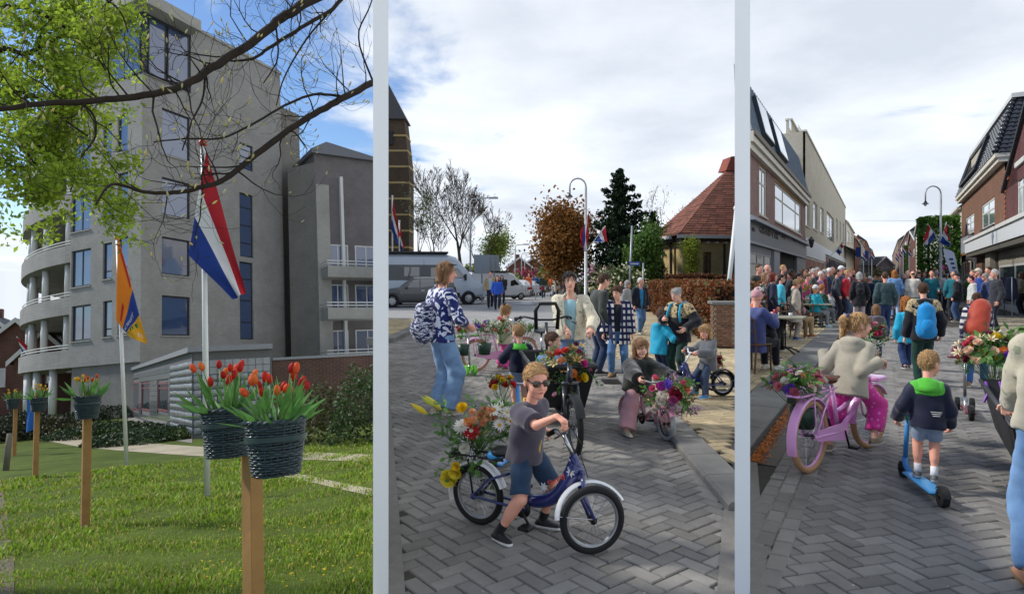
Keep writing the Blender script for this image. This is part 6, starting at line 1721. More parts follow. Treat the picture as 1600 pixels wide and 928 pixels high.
# far side: tower, trees, houses, church, lamps, vehicles
TBR=mbrick('tower_brick','#4e4032','#44382c','#5b5042',.25,.08,var=.25)
BAND=mk('tower_band','#a08a5c',.85,.15,4)
tw=dp(614,HZ,70);f=Face((dp(590,HZ,70).x,70,0),0.0);th=thing('church_tower','dark brick church tower with pale bands and slate spire','tower',mat=f.mat)
zt_=f.at(614,186)[1];zs_=f.at(614,262)[1];w1=f.at(639,400)[0];w2=f.at(631,200)[0];zp=f.at(600,120)[1]
b=MB();b.box(0,w1,0,w1,0,zs_);b.add([(0,0,zs_),(w1,0,zs_),(w1,w1,zs_),(0,w1,zs_),(.1,.2,zt_),(w2,.3,zt_),(w2,w1-.3,zt_),(.1,w1-.2,zt_)],[(4,5,6,7),(0,1,5,4),(1,2,6,5),(2,3,7,6),(3,0,4,7)]);b.build('shaft',TBR,th)
for r in (213,237,262,287,312,337,362,388):
 z=f.at(620,r)[1];k=1 if z<zs_ else 1-(z-zs_)/(zt_-zs_)*(1-w2/w1);b=MB();b.box(-.02,w1*k+.04,-.05+(0 if k==1 else .15),w1-.1,z,z+.22);b.build('stone_band',BAND,th)
b=MB();b.add([(-.2,-.1,zt_),(w2+.25,-.1,zt_),(w2+.25,w1,zt_),(-.2,w1,zt_),(w2*.25,w1/2,zp)],[(0,1,4),(1,2,4),(2,3,4),(3,0,4),(3,2,1,0)]);b.build('spire',mk('slate','#3a3a3c',.7,.2,4,bump=.4,bscale=12),th)
b=MB();b.box(1.0,1.7,-.04,.2,f.at(620,226)[1],f.at(620,205)[1]);b.build('belfry_opening',BLK,th)
def place(px,row):q=gp(px,row);return (q.x,q.y,0)
def atd(px,d):return ((px-800)/FPX*d,d,0)
def hgt(row,d):return EYE+(HZ-row)/FPX*d
tree('tallest bare tree behind the camper van',atd(720,58),hgt(250,58),5,'bare',lev=6,n_ch=(3,4),minr=.014,tr=.24,spread=.62,trunk=.30,group=None)
tree('bare tree with fine twigs left of the tallest bare tree',atd(678,62),hgt(290,62),8,'bare',lev=6,n_ch=(3,3),minr=.013,tr=.18,spread=.55)
tree('bare tree behind the road sign boards',atd(757,60),hgt(318,60),12,'bare',lev=6,n_ch=(3,3),minr=.013,tr=.17,spread=.6)
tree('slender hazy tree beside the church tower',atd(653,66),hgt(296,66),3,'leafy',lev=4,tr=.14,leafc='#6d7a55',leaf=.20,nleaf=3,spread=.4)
tree('young light green tree behind the sign boards',atd(782,70),hgt(362,70),6,'leafy',lev=4,leafc='#8b9a45',leaf=.26,nleaf=7,jit=.6)
for i,(px,d,rx,rz,c,l) in enumerate([(668,55,2.6,3.6,'#2a3320','dark evergreen bush mass under the bare trees'),(700,56,2.4,3.2,'#34402a','dark evergreen bush beside the tall bare trunk'),(640,57,1.6,3.0,'#26301e','dark bush at the foot of the church tower'),(772,66,3.0,2.6,'#8a9c40','fresh green bush behind the sign boards'),(740,64,3.0,3.2,'#8b9a4a','light green bushes behind the camper van roof')]):
 shrub(l,atd(px,d),(rx,rx,rz),c,1800,.34,i+3,'bush','bush','bushes behind the parked vehicles',twig=False)
tree('broad tree with red brown leaves beyond the crossing',atd(893,42),hgt(318,42),15,'leafy',lev=4,n_ch=(4,5),tr=.42,leafc='#8a5f2e',leaf=.26,nleaf=11,jit=.50,spread=.85,trunk=.26,up=.05,bark=mk('bark_green','#5a5138',.95,.3,5,bump=.5))
conifer('tall dark conifer right of the street lamp',atd(968,40),hgt(266,40),3.1,3,'#22331f',n=10500,leaf=.36,base=.05,ragged=.45)
conifer('shorter dark conifer left of the church roof',atd(1020,43),hgt(332,43),1.7,5,'#22301f',n=3600,leaf=.32,base=.06)
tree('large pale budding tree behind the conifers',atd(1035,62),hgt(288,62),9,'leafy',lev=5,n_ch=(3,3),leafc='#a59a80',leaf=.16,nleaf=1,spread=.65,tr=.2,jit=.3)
tree('thin pale tree behind the brown leaved tree',atd(917,60),hgt(318,60),14,'bare',lev=6,n_ch=(3,3),minr=.013,tr=.14,bark=mk('bark_pale','#8b7f6c',.9,.2,6))
tree('thin pale tree between conifers and church roof',atd(1072,66),hgt(310,66),19,'bare',lev=6,n_ch=(3,3),minr=.013,tr=.14,bark=MATS['bark_pale'])
tree('mid green conifer like tree between the two dark conifers',atd(996,38),hgt(352,38),24,'leafy',lev=4,leafc='#5b7a3a',leaf=.24,nleaf=9,spread=.4,tr=.12)
shrub('rhododendron with pale pink blossom by the lamp post',atd(935,34),(1.4,1.2,2.0),'#4a5a34',2200,.22,5,'rhododendron','shrub',None,bloom='#d8a8b4',nbloom=60)
shrub('big flowering bush with cream blossom under the conifer',atd(966,33),(1.7,1.3,2.1),'#55673a',2400,.22,6,'flowering_bush','shrub',None,bloom='#cfcaa0',nbloom=90)
shrub('dark low hedge row behind the black bin',atd(985,30),(2.6,.8,.95),'#25301d',2000,.18,7,'low_hedge','hedge')
shrub('dark low greenery under the street lamp',atd(925,33),(1.8,.8,1.0),'#1f2a1a',1500,.2,8,'low_hedge','hedge')
HB2=mbrick('far_brick','#6e3d31','#613428','#76655b',.25,.08)
gable_house('dark red brick house far down the road',812,120,34,416,403,HB2,TILED,I4,12,ang=.05)
gable_house('red brick house with low roof beyond the blossom',833,125,30,414,404,HB2,mk('roof_tile_red','#7a3f2e',.8,.2,5,bump=.4),I4,12)
gable_house('grey brown house at the far end of the road',852,140,22,418,408,mbrick('far_brick_grey','#6b6057','#5f564d','#7a736a',.25,.08),TILED,I4,12)
shrub('pink blossom tree in front of the far red house',atd(815,105),(2.4,2,3.4),'#a04c5c',1300,.5,4,'blossom_tree','tree','pink blossom trees down the road',twig=False)
shrub('second pink blossom tree, right of the first',atd(836,108),(2.2,2,3.0),'#8f4658',1200,.5,14,'blossom_tree','tree','pink blossom trees down the road',twig=False)
for i,(px,d,rx,rz,c) in enumerate([(858,90,2.4,3.6,'#6e7f3e'),(797,95,2.4,2.6,'#5b6b38'),(868,80,1.8,3.0,'#5a5a30')]):
 shrub(['light green tree beside the brown leaved tree','green bush left of the pink blossom','olive bush at the trunk of the brown leaved tree'][i],atd(px,d),(rx,rx,rz),c,900,.5,i+30,'bush','bush','bushes far down the road',twig=False)
LG=mk('lamp_grey_far','#a4a7aa',.5,.05,metal=.3)
for i,(px,d,r,w) in enumerate([(805,75,383,1.3),(815,95,396,1.6),(820,110,402,1.4),(735,52,311,1.9)]):
 th=thing('road_lamp',['grey road lamp with one arm left of the far houses','grey double armed road lamp before the blossom trees','small far road lamp behind the double armed one','tall grey road lamp in front of the bare trees'][i],'street lamp',atd(px,d),group='road lamps with flat arms')
 b=MB();z=hgt(r,d);b.tube([(0,0,0),(0,0,z-.2),(.2,0,z),(w,0,z+.1)],[.09,.06,.05,.05],8);b.build('pole',LG,th,True)
 b=MB();b.obox((w,0,z+.08),np.eye(3),(.35,.12,.07));b.build('lamp_head',LG,th)
SILV=gloss('silver_blue_paint','#a8b2bd',.35,.5);GREYP=gloss('dark_grey_paint','#3c3e40',.3,.6);WHP=gloss('white_paint_car','#c5c9cd',.3,.5);DKP=gloss('blackish_paint','#25282c',.3,.6)
vehicle('silver camper van with dark side stripe and black roof awning',(-5.05,40.5,0),-1.42,'van',SILV,'camper van',name='camper_van',scale=(1.12,1.08,1.17))
vehicle('dark grey estate car parked in front of the silver van',(-5.45,36.5,0),1.78,'estate',GREYP,'car','cars parked round the crossing',scale=(1.1,.98,1.15))
for i,(px,d,rz,kind,m,l) in enumerate([(810,58,2.9,'hatch',WHP,'white car facing the crossing behind the barrier'),(790,60,3.3,'hatch',DKP,'dark hatchback left of the white car behind the barrier'),(826,62,2.8,'estate',SILV,'silver car behind the orange vested steward'),(905,52,-1.45,'estate',SILV,'silver car passing behind the man in the bright blue jacket'),(778,50,-1.2,'van',WHP,'white van half hidden behind the walking couple')]):
 vehicle(l,atd(px,d),rz,kind,m,'van' if kind=='van' else 'car','cars parked round the crossing',simple=True,name='parked_van' if kind=='van' else 'parked_car',scale=1.0 if kind!='van' else .8)
bar=thing('road_barrier','red and white road barrier with a round white sign','barrier',atd(805,50));WB=mk('barrier_white','#d2d2cf',.5,.05)
for x in (-1.5,1.6):b=MB();b.tube([(x,0,0),(x,0,1.1)],.04,8);b.build('post',WB,bar)
b=MB();b.box(-2.2,2.4,-.03,.03,.75,1.0);b.build('plank',WB,bar);b=MB();b.lathe([(0,-.05),(.48,-.05),(.5,0),(0,.0)],(-.3,-.06,.95),24,axis=(0,1,0));b.build('round_sign',WB,bar)
for i in range(5):b=MB();x=-1.9+i*.95;b.box(x,x+.4,-.036,.036,.752,.998);b.build('red_band',mk('barrier_red','#a8322c',.5),bar)
fb=thing('crowd_fence','low metal crowd fence beside the people in blue','fence',atd(838,47));
b=MB();b.tube([(-1.2,0,.15),(-1.2,0,1.1),(1.2,0,1.1),(1.2,0,.15)],.03,8);b.build('frame',STEELG,fb,True)
for i in range(11):b=MB();x=-1+i*.2;b.tube([(x,0,.18),(x,0,1.08)],.012,5);b.build('bar',STEELG,fb)
for i,(px,w,l) in enumerate([(753,.55,'larger grey back of a road sign board beside the van'),(765,.35,'narrow grey sign back left of the narrowest one'),(772,.35,'narrowest grey road sign back of the three boards')]):
 th=thing('sign_board',l,'road sign',atd(px,44+i*.3),group='backs of road sign boards');z=hgt(398,44);b=MB();b.box(-w,w,-.02,.02,z-(1.3 if i<1 else 1.1),z);b.build('board',mk('sign_back','#8d949a',.6,.1,3,metal=.3),th)
 b=MB();b.tube([(0,.05,0),(0,.05,z)],.045,8);b.build('post',STEELG,th)
CB=mbrick('church_brick','#c4ab72','#ae9660','#aba083',.22,.066,var=.3);RT_=mk('church_roof_tile','#8a4535',.8,.28,5,bump=.7,bscale=16,dirt=.3)
Cc=atd(1067,40);f=Face(Cc,R(10));th=thing('church','yellow brick church hall with a big red tiled roof','building',mat=f.mat);fl_=Face(Cc,R(-72));TL=f.mat.inverted()@fl_.mat
zE_=f.at(1067,369)[1];xr=f.at(1155,400)[0];sl=fl_.at(1030,400)[0]
HW=[f.rect(1099,394,1112,452)];HW+=[]
b=MB();wall_holes(b,0,xr,0,zE_,HW,.25);b.box(.05,xr,.3,10,0,zE_-.05);b.build('wall',CB,th)
hl=[fl_.rect(a,388,c,462) for a,c in ((1034,1036.5),(1053,1056.5))]
b=MB();wall_holes(b,sl,0,0,zE_,hl,.25);b.build('wall',CB,th,mat=TL)
LEAD=mk('leaded_window','#6d5a48',.3,.3,12,coat=.5)
for h in HW:window(th,*h,mk('wood_brown','#4a3325',.6,.2,8),2,4,.12,.07,LEAD)
for h in hl:window(th,*h,MATS['wood_brown'],1,5,.12,.06,LEAD).matrix_local=TL
o1=Vector((-.5,-.5,zE_));o2=Vector((xr,-.5,zE_));Lf=TL@Vector((sl-.4,-.5,zE_));ap=f.at(1141,262,5.5);apx=Vector((ap[0],5.5,ap[1]));ap2=Vector((f.at(1153,262,5.6)[0],5.6,ap[1]+.1))
b=MB();b.add([o1,o2,ap2,apx,Lf,Lf+Vector((5,3.4,0))],[(0,1,2,3),(4,0,3),(5,4,3,2)]);b.build('roof',RT_,th)
rng=random.Random(4);tm=MB()
nA=(o2-o1).cross(apx-o1).normalized();nB=(o1-Lf).cross(apx-Lf).normalized()
for A,Bq,Cq,Dq,n_ in ((o1,o2,ap2,apx,nA),(Lf,o1,apx,apx,nB)):
 for j in range(34):
  t0,t1=j/34,(j+1)/34
  a0,b0=A.lerp(Dq,t0),Bq.lerp(Cq,t0);a1,b1=A.lerp(Dq,t1+.006),Bq.lerp(Cq,t1+.006)
  m=max(1,int((b0-a0).length/.55))
  for i in range(m):
   h_=rng.uniform(.045,.065);h1=.02
   tm.add([a0.lerp(b0,i/m+.004)+n_*h_,a0.lerp(b0,(i+1)/m-.004)+n_*h_,a1.lerp(b1,(i+1)/m-.004)+n_*h1,a1.lerp(b1,i/m+.004)+n_*h1,a0.lerp(b0,i/m+.004)-n_*.01,a0.lerp(b0,(i+1)/m-.004)-n_*.01],[(0,1,2,3),(4,5,1,0)])
RT2=mk('church_roof_tiles','#80503f',.8,.2,4,bump=.3,bscale=30,island=.25,dirt=.25);o=tm.build('roof_tile',RT2,th);o['kind']='stuff'
GUT=mk('gutter_white','#c5c5bd',.5,.08,5)
b=MB();b.box(-.62,xr,-.68,-.48,zE_-.16,zE_+.04);b.build('gutter',GUT,th);b=MB();b.box(sl-.5,-.5,-.68,-.48,zE_-.16,zE_+.04);b.build('gutter',GUT,th,mat=TL)
b=MB();b.box(-.45,xr,-.45,.0,zE_-.34,zE_-.17);b.build('eave_board',mk('eave_dark','#3a3128',.7),th);b=MB();b.box(sl-.3,-.46,-.45,0,zE_-.34,zE_-.17);b.build('eave_board',MATS['eave_dark'],th,mat=TL)
for i in range(int(xr/.6)):b=MB();x=-.3+i*.6;b.box(x-.05,x+.05,-.47,-.02,zE_-.46,zE_-.345);b.build('eave_bracket',GUT,th)
b=MB();p_=Vector((ap[0]-.1,5.4,ap[1]-.3));b.prism([(p_.x-.5,p_.z),(p_.x+.8,p_.z),(p_.x+.7,p_.z+1.1),(p_.x-.1,p_.z+1.0)],5.0,6.2,'y');b.build('ridge_turret',RT_,th)
s_=f.at(1131,400)[0];b=MB();b.tube([(s_,-.06,0),(s_,-.06,zE_-.3)],.07,8);b.build('drainpipe',mk('pipe_dark','#2d2b28',.5),th)
s_=fl_.at(1049,400)[0];b=MB();b.tube([(s_,-.06,0),(s_,-.06,zE_-.3)],.07,8);b.build('drainpipe',MATS['pipe_dark'],th,mat=TL)
tree('young willow like tree in front of the church wall',atd(1090,36),hgt(372,36),31,'leafy',lev=4,leafc='#8e9a38',leaf=.11,nleaf=8,jit=.16,spread=.38,tr=.07,trunk=.2,n_ch=(3,4),up=.22)
ha=Vector((4.45,14.3,0));hb_=Vector((6.5,30.5,0));d_=hb_-ha;ang_=math.atan2(d_.y,d_.x)
hedge('clipped beech hedge with brown leaves along the yellow pavement',Matrix.Translation(hb_)@Matrix.Rotation(ang_+PI,4,'Z'),d_.length,1.2,1.45,'#7d4a2a',17000,.105,3,'#66683a')
hedge('second brown beech hedge behind the nearer one',Matrix.Translation(Vector(atd(1040,31)))@Matrix.Rotation(R(-9),4,'Z'),3.9,.8,1.75,'#6a4028',6000,.11,5,'#55502c')
pl=thing('brick_pillar','brown brick gate pillar with stone cap beside the beech hedge','pillar',(4.50,13.5,.1),R(-8));PB=mk('pillar_brick','#6f5340',.9,.2,14,bump=.5,bscale=60,island=.28)
b=MB();b.box(-.22,.20,.012,.42,0,.88);b.build('mortar_core',mk('mortar','#8a8172',.95,.2,20),pl)
bb_=MB();bb_.box(-.075,.075,-.02,.04,-.022,.022,ch=.004);bme=bb_.mesh('brick',PB)
for j in range(17):
 for i in range(3):
  x=-.16+i*.155+(.07 if j%2 else 0)
  if x<.22:link('brick',bme,pl,Matrix.Translation((x,.012,.03+j*.051)))
 for i in range(3):
  y=.06+i*.155+(.07 if j%2 else 0)
  if y<.42:link('brick',bme,pl,Matrix.Translation((-.222,y,.03+j*.051))@Matrix.Rotation(R(-90),4,'Z'))
b=MB();b.box(-.29,.29,-.07,.50,.885,.955,ch=.015);b.build('cap_stone',KST,pl,angle=40)
street_lamp('tall arched street lamp with black bell lantern at the crossing',(.1145*24+.02,24,.1),hgt(279,24)-.1,.30,dirn=(-1,0))
LX=.1145*24
def Wp(px,r,d):q=dp(px,r,d);return Vector(q)
flag('half furled red white blue flag hanging left of the lamp pole',[Wp(921,330,23.9),Wp(911,360,23.7),Wp(911,394,23.8),Wp(917,392,23.9)],amp=.04,group='tricolour flags at the crossing')
flag('narrow red pennant beside the half furled flag',[Wp(912,352,24.1),Wp(906,362,24.1),Wp(907,382,24.1),Wp(911,388,24.1)],[RED,RED,RED],amp=.03)
flag('tricolour flying out to the right of the lamp pole on its stick',[Wp(946,354,23.9),Wp(930,377,23.9),Wp(938,379,23.7),Wp(949,377,23.7)],amp=.03,group='tricolour flags at the crossing')
b=MB();b.tube([Wp(920,387,23.95),Wp(946,353,23.95)],.016,6);tag(b.build('flagpole',POLEW),'slanted white stick of the flag right of the lamp','flagpole')
for i,(px,r0,w) in enumerate([(615,307,10),(626,346,6)]):
 d=48+i*3;pole(['white flagpole behind the van beside the tower','shorter white flagpole right of the tower flag'][i],atd(px-2,d),(atd(px-2,d)[0],d,hgt(r0,d)),.06,POLEW,group='flagpoles by the tower')
 flag(['tricolour hanging in front of the church tower','smaller tricolour hanging right of the tower flag'][i],[Wp(px-1,r0+6,d-.1),Wp(px-4+i*3,r0+50-i*8,d-.2),Wp(px+w-4,r0+78-i*30,d-.3),Wp(px+w,r0+60-i*20,d-.3)],amp=.08,group='tricolour flags at the crossing')
th=thing('street_sign','blue street name sign on a tall grey post before the conifers','street sign',atd(984,27));z=hgt(353,27);b=MB();b.tube([(-.06,0,.1),(.10,0,z)],.045,8);b.build('post',STEELG,th,True)
b=MB();b.box(-.05,.42,-.07,-.045,hgt(415,27),hgt(409,27));b.build('name_plate',mk('plate_blue','#26498c',.4),th);b=MB();b.box(.0,.36,-.075,-.071,hgt(413,27),hgt(411.4,27));b.build('lettering',WHT,th)
b=MB();b.tube([(.62,.4,.1),(.66,.4,hgt(408,27))],.035,8);th2=thing('signpost','shorter grey post right of the street name sign','post',atd(984,27));b.build('shaft',STEELG,th2,True);b=MB();b.box(.58,.74,.36,.44,hgt(409,27),hgt(407,27));b.build('cap',BLK,th2)
pole('slanted white flagpole above the brick pillar',(.338*16-.12,16,.1),(.351*16,16,3.3),.055,POLEW)
bn=thing('wheelie_bin','black wheeled rubbish bin on the pavement behind the smiling woman','bin',place(937,494));b=MB();b.add([(-.26,-.28,.05),(.26,-.28,.05),(.26,.28,.05),(-.26,.28,.05),(-.31,-.36,1.05),(.31,-.36,1.05),(.31,.34,1.05),(-.31,.34,1.05)],[(0,3,2,1),(4,5,6,7),(0,1,5,4),(1,2,6,5),(2,3,7,6),(3,0,4,7)]);b.build('body',BLK,bn)
b=MB();b.box(-.33,.33,-.39,.38,1.055,1.11,ch=.02);b.build('lid',BLK,bn)
for s in (-1,1):b=MB();b.lathe([(0,-.03),(.1,-.03),(.1,.03),(0,.03)],(s*.25,.3,.1),14,axis=(1,0,0));b.build('wheel',RUB,bn)
# the shopping street
SD=Vector((.58,1,0)).normalized();ST=math.atan2(1,.58)
LK=lambda y:.58*y-1.14
RK=lambda y:.58*y+2.73
rs=slab('street',[(.36*2.2,2.2),(.9*2.2+6,2.2),(RK(45),45),(LK(45),45),(LK(5.5),5.5)],-.0095,JOINT)
herring('street',CLK2,lambda x,y:in_right(x,y) and x>LK(y)+.36 and x<min(RK(y)-.02,.92*y+.4),.7,14.5,2.6,20.5,.102,ST-R(45),host=rs)
herring('street',CLK2,lambda x,y:in_right(x,y) and LK(y)+.29<x<LK(y)+.58,.7,11,2.5,18,.102,ST,host=rs,ztop=.007,straight=True,n_obj=20)
pl_=slab('left_pavement',[(.361*5.1,5.1),(LK(45)-.35,45),(LK(45)-6,45),(.361*28,28)],.02,JOINT)
def keepL(x,y):return in_right(x,y) and x<LK(y)-.62 and x>.58*y-5.7
herring('left_pavement',YBK,keepL,1.8,12.5,5.4,23,.105,ST,ztop=.042,host=pl_,straight=True)
b=MB();kb=thing('gutter_slabs',None,None);kb['kind']='structure'
N_=Vector((-SD.y,SD.x,0))
y=5.3
GW=lambda y:max(.02,min(.52,(LK(y)-.36*y-.03)/1.045))
while y<40:
 y2=y+(1.0 if y<22 else 3)
 a_,c_=Vector((LK(y+.01),y+.01,0)),Vector((LK(y2),y2,0));b=MB();q=[a_+N_*.02,c_+N_*.02,c_+N_*GW(y2),a_+N_*GW(y+.01)]
 b.add([(p.x,p.y,.045) for p in q]+[(p.x,p.y,-.05) for p in q],[(0,1,2,3),(0,4,5,1),(3,2,6,7),(0,3,7,4)]);b.build('grey_slab',KST,kb);y=y2
b=MB();a_,c_=Vector((LK(5.3),5.3,0)),Vector((LK(45),45,0));q=[a_-N_*.24,c_-N_*.24,c_+N_*.02,a_+N_*.02]
b.add([(q[0].x,q[0].y,-.004),(q[1].x,q[1].y,-.004),(q[2].x,q[2].y,-.004),(q[3].x,q[3].y,-.004)],[(0,1,2,3)]);tag(b.build('gutter',mk('gutter_stone','#5a5650',.95,.2,6,bump=.4)),kind='structure')
def litter():
 rng=np.random.RandomState(9);n=9000;t=rng.uniform(0,1,n)**1.7*20+5.3
 o=np.clip(rng.normal(-.06,.035,n),-.2,.015);C=np.stack([LK(t)+o*N_.x,t+o*N_.y,.002+np.abs(rng.normal(size=n))*.006],1)
 V,Q=leaf_quads(C,.026,rng);V[:,2]=C.repeat(4,0)[:,2]+(V[:,2]-C.repeat(4,0)[:,2])*.3+.006
 o=link('leaf_litter',quads_mesh('litter',V,Q,[mk('orange_litter','#b06a30',.9,.3,4,island=.4)],smooth=False));tag(o,'orange blossom litter lying along the street gutter','leaf litter',kind='stuff')
litter()
a_,c_=RK(6),RK(60)
slab('right_pavement',[(RK(4),4),(RK(4)+8,4),(RK(60)+8,60),(RK(60),60)],.05,mk('grey_paving','#8b857a',.9,.2,7,bump=.4,dirt=.3))
rp=slab('right_pavement_bricks',[(RK(9),9),(RK(9)+3.6,9),(RK(34)+3.6,34),(RK(34),34)],.055,JOINT)
herring('right_pavement',mk('grey_yellow_brick','#8f8672',.88,.14,14,bump=.3,island=.22),lambda x,y:x>RK(y)+.2 and x<RK(y)+3.3 and x<.88*y,9,24,12,26,.11,ST,ztop=.072,host=rp,straight=True,n_obj=200)
b=MB();q=[(RK(5),5),(RK(60),60)]
b.add([(q[0][0],q[0][1],-.05),(q[0][0],q[0][1],.08),(q[0][0]+.2,q[0][1],.085),(q[1][0],q[1][1],-.05),(q[1][0],q[1][1],.08),(q[1][0]+.2,q[1][1],.085)],[(0,3,4,1),(1,4,5,2)]);tag(b.build('kerb',KST),kind='structure')
# left row
fC=Face((.58*20-5.76,20,0),ST)
PURB=mbrick('cafe_brick','#9a7268','#84605a','#a09a92',.21,.062,var=.15);BGB=mbrick('beige_brick','#c4bba6','#b5ac97','#c8c2b2',.21,.062,var=.15)
GREYW=mk('shopfront_grey','#6b7077',.45,.08,6,dirt=.08);GREYL=mk('shopfront_light_grey','#90959c',.45,.08,6);CREAM=mk('cream_paint','#d3cdbd',.5,.05,6,dirt=.1)
ZINC=mk('zinc_roof','#7c8892',.45,.12,4,metal=.15)
cafe=thing('cafe_building','red brick cafe with dark grey shopfront and zinc mansard roof','building',mat=fC.mat)
S=lambda px,r=400:fC.at(px,r)[0]
Z=lambda px,r:fC.at(px,r)[1]
sa=S(1164);sb=S(1258);dmax=lambda s:max(.3,.165*(s-sa))
z_sh=Z(1220,363);z_sb=Z(1172,340);z_co=Z(1172,222)
zsign0,zsign1=Z(1172,378),Z(1172,347)
zc0,zc1=Z(1172,240),Z(1172,214)
up=[fC.rect(1171,252,1198,340),fC.rect(1211,283,1252,347)]
up[0]=(up[0][1]-2.2,up[0][1],Z(1198,341),Z(1198,268));up[1]=(up[1][0],up[1][1],Z(1211,345),Z(1211,284))
b=MB();wall_holes(b,sa,sb,zsign1+.2,zc0,up,.10);b.build('upper_wall',PURB,cafe)
window(cafe,*up[0],CREAM,2,1,.04,.10,GLASSP,CREAM,[.66],[.5]);window(cafe,*up[1],CREAM,3,1,.04,.10,GLASSP,CREAM,[.64],[.27,.76])
YB=mk('yellow_brick','#b09250',.85,.15,10)
for h in up:
 n=int((h[1]-h[0])/.22)
 for i in range(n+1):
  if i%2==0:b=MB();x=h[0]+(h[1]-h[0])*i/n;b.box(x-.08,x+.08,-.012,.05,h[3]+.02,h[3]+.3);b.build('arch_brick',YB,cafe)
b=MB();b.box(sa,sb+.1,-.22,.3,zc0,zc0+.28);b.box(sa,sb+.15,-.34,.3,zc0+.283,zc1);b.build('cornice',CREAM,cafe)
b=MB();b.box(sa,sb+.15,-.42,-.343,zc1-.16,zc1+.06);b.build('gutter',mk('gutter_brown','#6f6757',.6,.1),cafe)
zr1=Z(1190,150);zr1=zc1+2.9;yr_=.45
b=MB();b.add([(sa,-.25,zc1+.07),(sb+.1,-.25,zc1+.07),(sb-.25,yr_,zr1),(sa,yr_,zr1),(sb-.25,dmax(sb)+.8,zr1),(sb+.1,dmax(sb)+.8,zc1+.07)],[(0,1,2,3),(3,2,4),(1,5,4,2),(0,3,4,5)]);b.build('mansard_roof',ZINC,cafe)
def on_roof(s,t,off=.0):return (s,-.25+(yr_+.25)*t-off,zc1+.07+(zr1-zc1-.07)*t+off*.5)
for i in range(int((sb-sa)/.55)):s=sb-.05-i*.55;b=MB();b.bar(on_roof(s-.08,0,.02),on_roof(s-.08-(.3 if i==0 else 0),1,.02),.045,.05);b.build('roof_seam',ZINC,cafe)
for s0,w in ((S(1182),S(1197)-S(1182)),(S(1207),S(1220)-S(1207))):
 b=MB();b.add([on_roof(s0-.1,.08,.05),on_roof(s0+w+.1,.08,.05),on_roof(s0+w+.1,.72,.05),on_roof(s0-.1,.72,.05),on_roof(s0-.1,.08,.22),on_roof(s0+w+.1,.08,.22),on_roof(s0+w+.1,.72,.22),on_roof(s0-.1,.72,.22)],[(0,3,2,1),(4,5,6,7),(0,1,5,4),(1,2,6,5),(2,3,7,6),(3,0,4,7)]);o=b.build('roof_window',mk('roof_window_frame','#2e353c',.4),cafe)
 b=MB();b.add([on_roof(s0,.11,.225),on_roof(s0+w,.11,.225),on_roof(s0+w,.69,.225),on_roof(s0,.69,.225)],[(0,1,2,3)]);b.build('pane',mk('roof_pane','#b9c6c9',.08,.1,2,coat=1),o)
b=MB();b.box(sa,sb,-.10,.2,zsign0,zsign1);b.build('sign_board',GREYW,cafe)
b=MB();b.box(sa,sb+.08,-.38,.2,zsign1+.003,zsign1+.10);b.box(sa,sb+.08,-.28,.2,zsign1+.103,zsign1+.2);b.build('shop_cornice',GREYL,cafe)
b=MB();b.box(sa,sb+.05,-.22,.2,zsign0-.10,zsign0-.003);b.build('shop_cornice',GREYL,cafe)
BRZ=mk('letter_bronze','#35221c',.4,.1)
def facetext(host,face,body,px0,px1,r,hgt_,mat,off=.11,cx=None):
 s0,s1=face.at(px0,r)[0],face.at(px1,r)[0];z=face.at((px0+px1)/2,r)[1]
 me=text_mesh('lettering',body,1.0,mat,.02);vs=np.zeros(3*len(me.vertices),np.float32);me.vertices.foreach_get('co',vs);vs=vs.reshape(-1,3)
 w=vs[:,0].max()-vs[:,0].min();hh=vs[:,1].max()-vs[:,1].min();k=abs(s1-s0)/w;kz=hgt_/hh
 return link('lettering',me,host,Matrix.Translation((((s0+s1)/2),-off,z))@Matrix(((k,0,0,0),(0,0,-1,0),(0,kz,0,0),(0,0,0,1))))
facetext(cafe,fC,'GRAND CAFE',1183,1213,365,.30,BRZ);facetext(cafe,fC,'DINER',1218,1224,371,.12,BRZ);facetext(cafe,fC,'HOTEL',1236,1241,376,.12,BRZ);facetext(cafe,fC,'BAR',1171,1175.5,359,.16,BRZ)
b=MB();s_=S(1230);b.box(s_-.06,s_+.06,-.13,-.1,Z(1230,376),Z(1230,370));b.build('white_emblem',WHITEP,cafe)
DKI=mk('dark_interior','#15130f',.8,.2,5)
for p0,p1,m,y0,y1 in ((None,1203,GREYW,-.05,.2),(1206,1215,GREYL,-.12,.3),(1244,1257,GREYW,-.05,.3)):
 s0=sa if p0 is None else S(p0,430);b=MB();b.box(s0,S(p1,430),y0,y1,.0,zsign0-.103);b.build('pilaster' if p0 else 'front_panel',m,cafe)
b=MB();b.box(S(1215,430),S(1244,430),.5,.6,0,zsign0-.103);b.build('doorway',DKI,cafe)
window(cafe,S(1170,430)-.6,S(1201,430)-.05,1.0,zsign0-.45,GREYL,3,1,-.12,.07,GLASSB,None,[.72]);b=MB();b.prism([(sa,.12),(sb-.02,.12),(sb-.02,dmax(sb)+.35)],.01,zc1,'z');b.build('core',DKI,cafe)
lam=thing('wall_lantern','black wall lantern at the corner of the grey cafe front','lantern',mat=fC.mat@Matrix.Translation((S(1257,380)+.1,-.45,Z(1257,380))));b=MB();b.lathe([(.10,-.28),(.20,.22),(.24,.24),(.05,.40)],n=6);b.build('lantern_glass',mk('lantern_glass','#4a5058',.15,.1,coat=1),lam)
b=MB()
for i in range(6):a=2*PI*i/6;b.tube([(.10*math.cos(a),.10*math.sin(a),-.28),(.20*math.cos(a),.20*math.sin(a),.22)],.016,5)
b.lathe([(.02,-.36),(.12,-.28),(.1,-.26)],n=6);b.lathe([(.25,.22),(.06,.42),(.0,.5)],n=6);b.tube([(0,.05,.3),(0,.45,.1)],.02,6);b.build('bracket',BLK,lam)
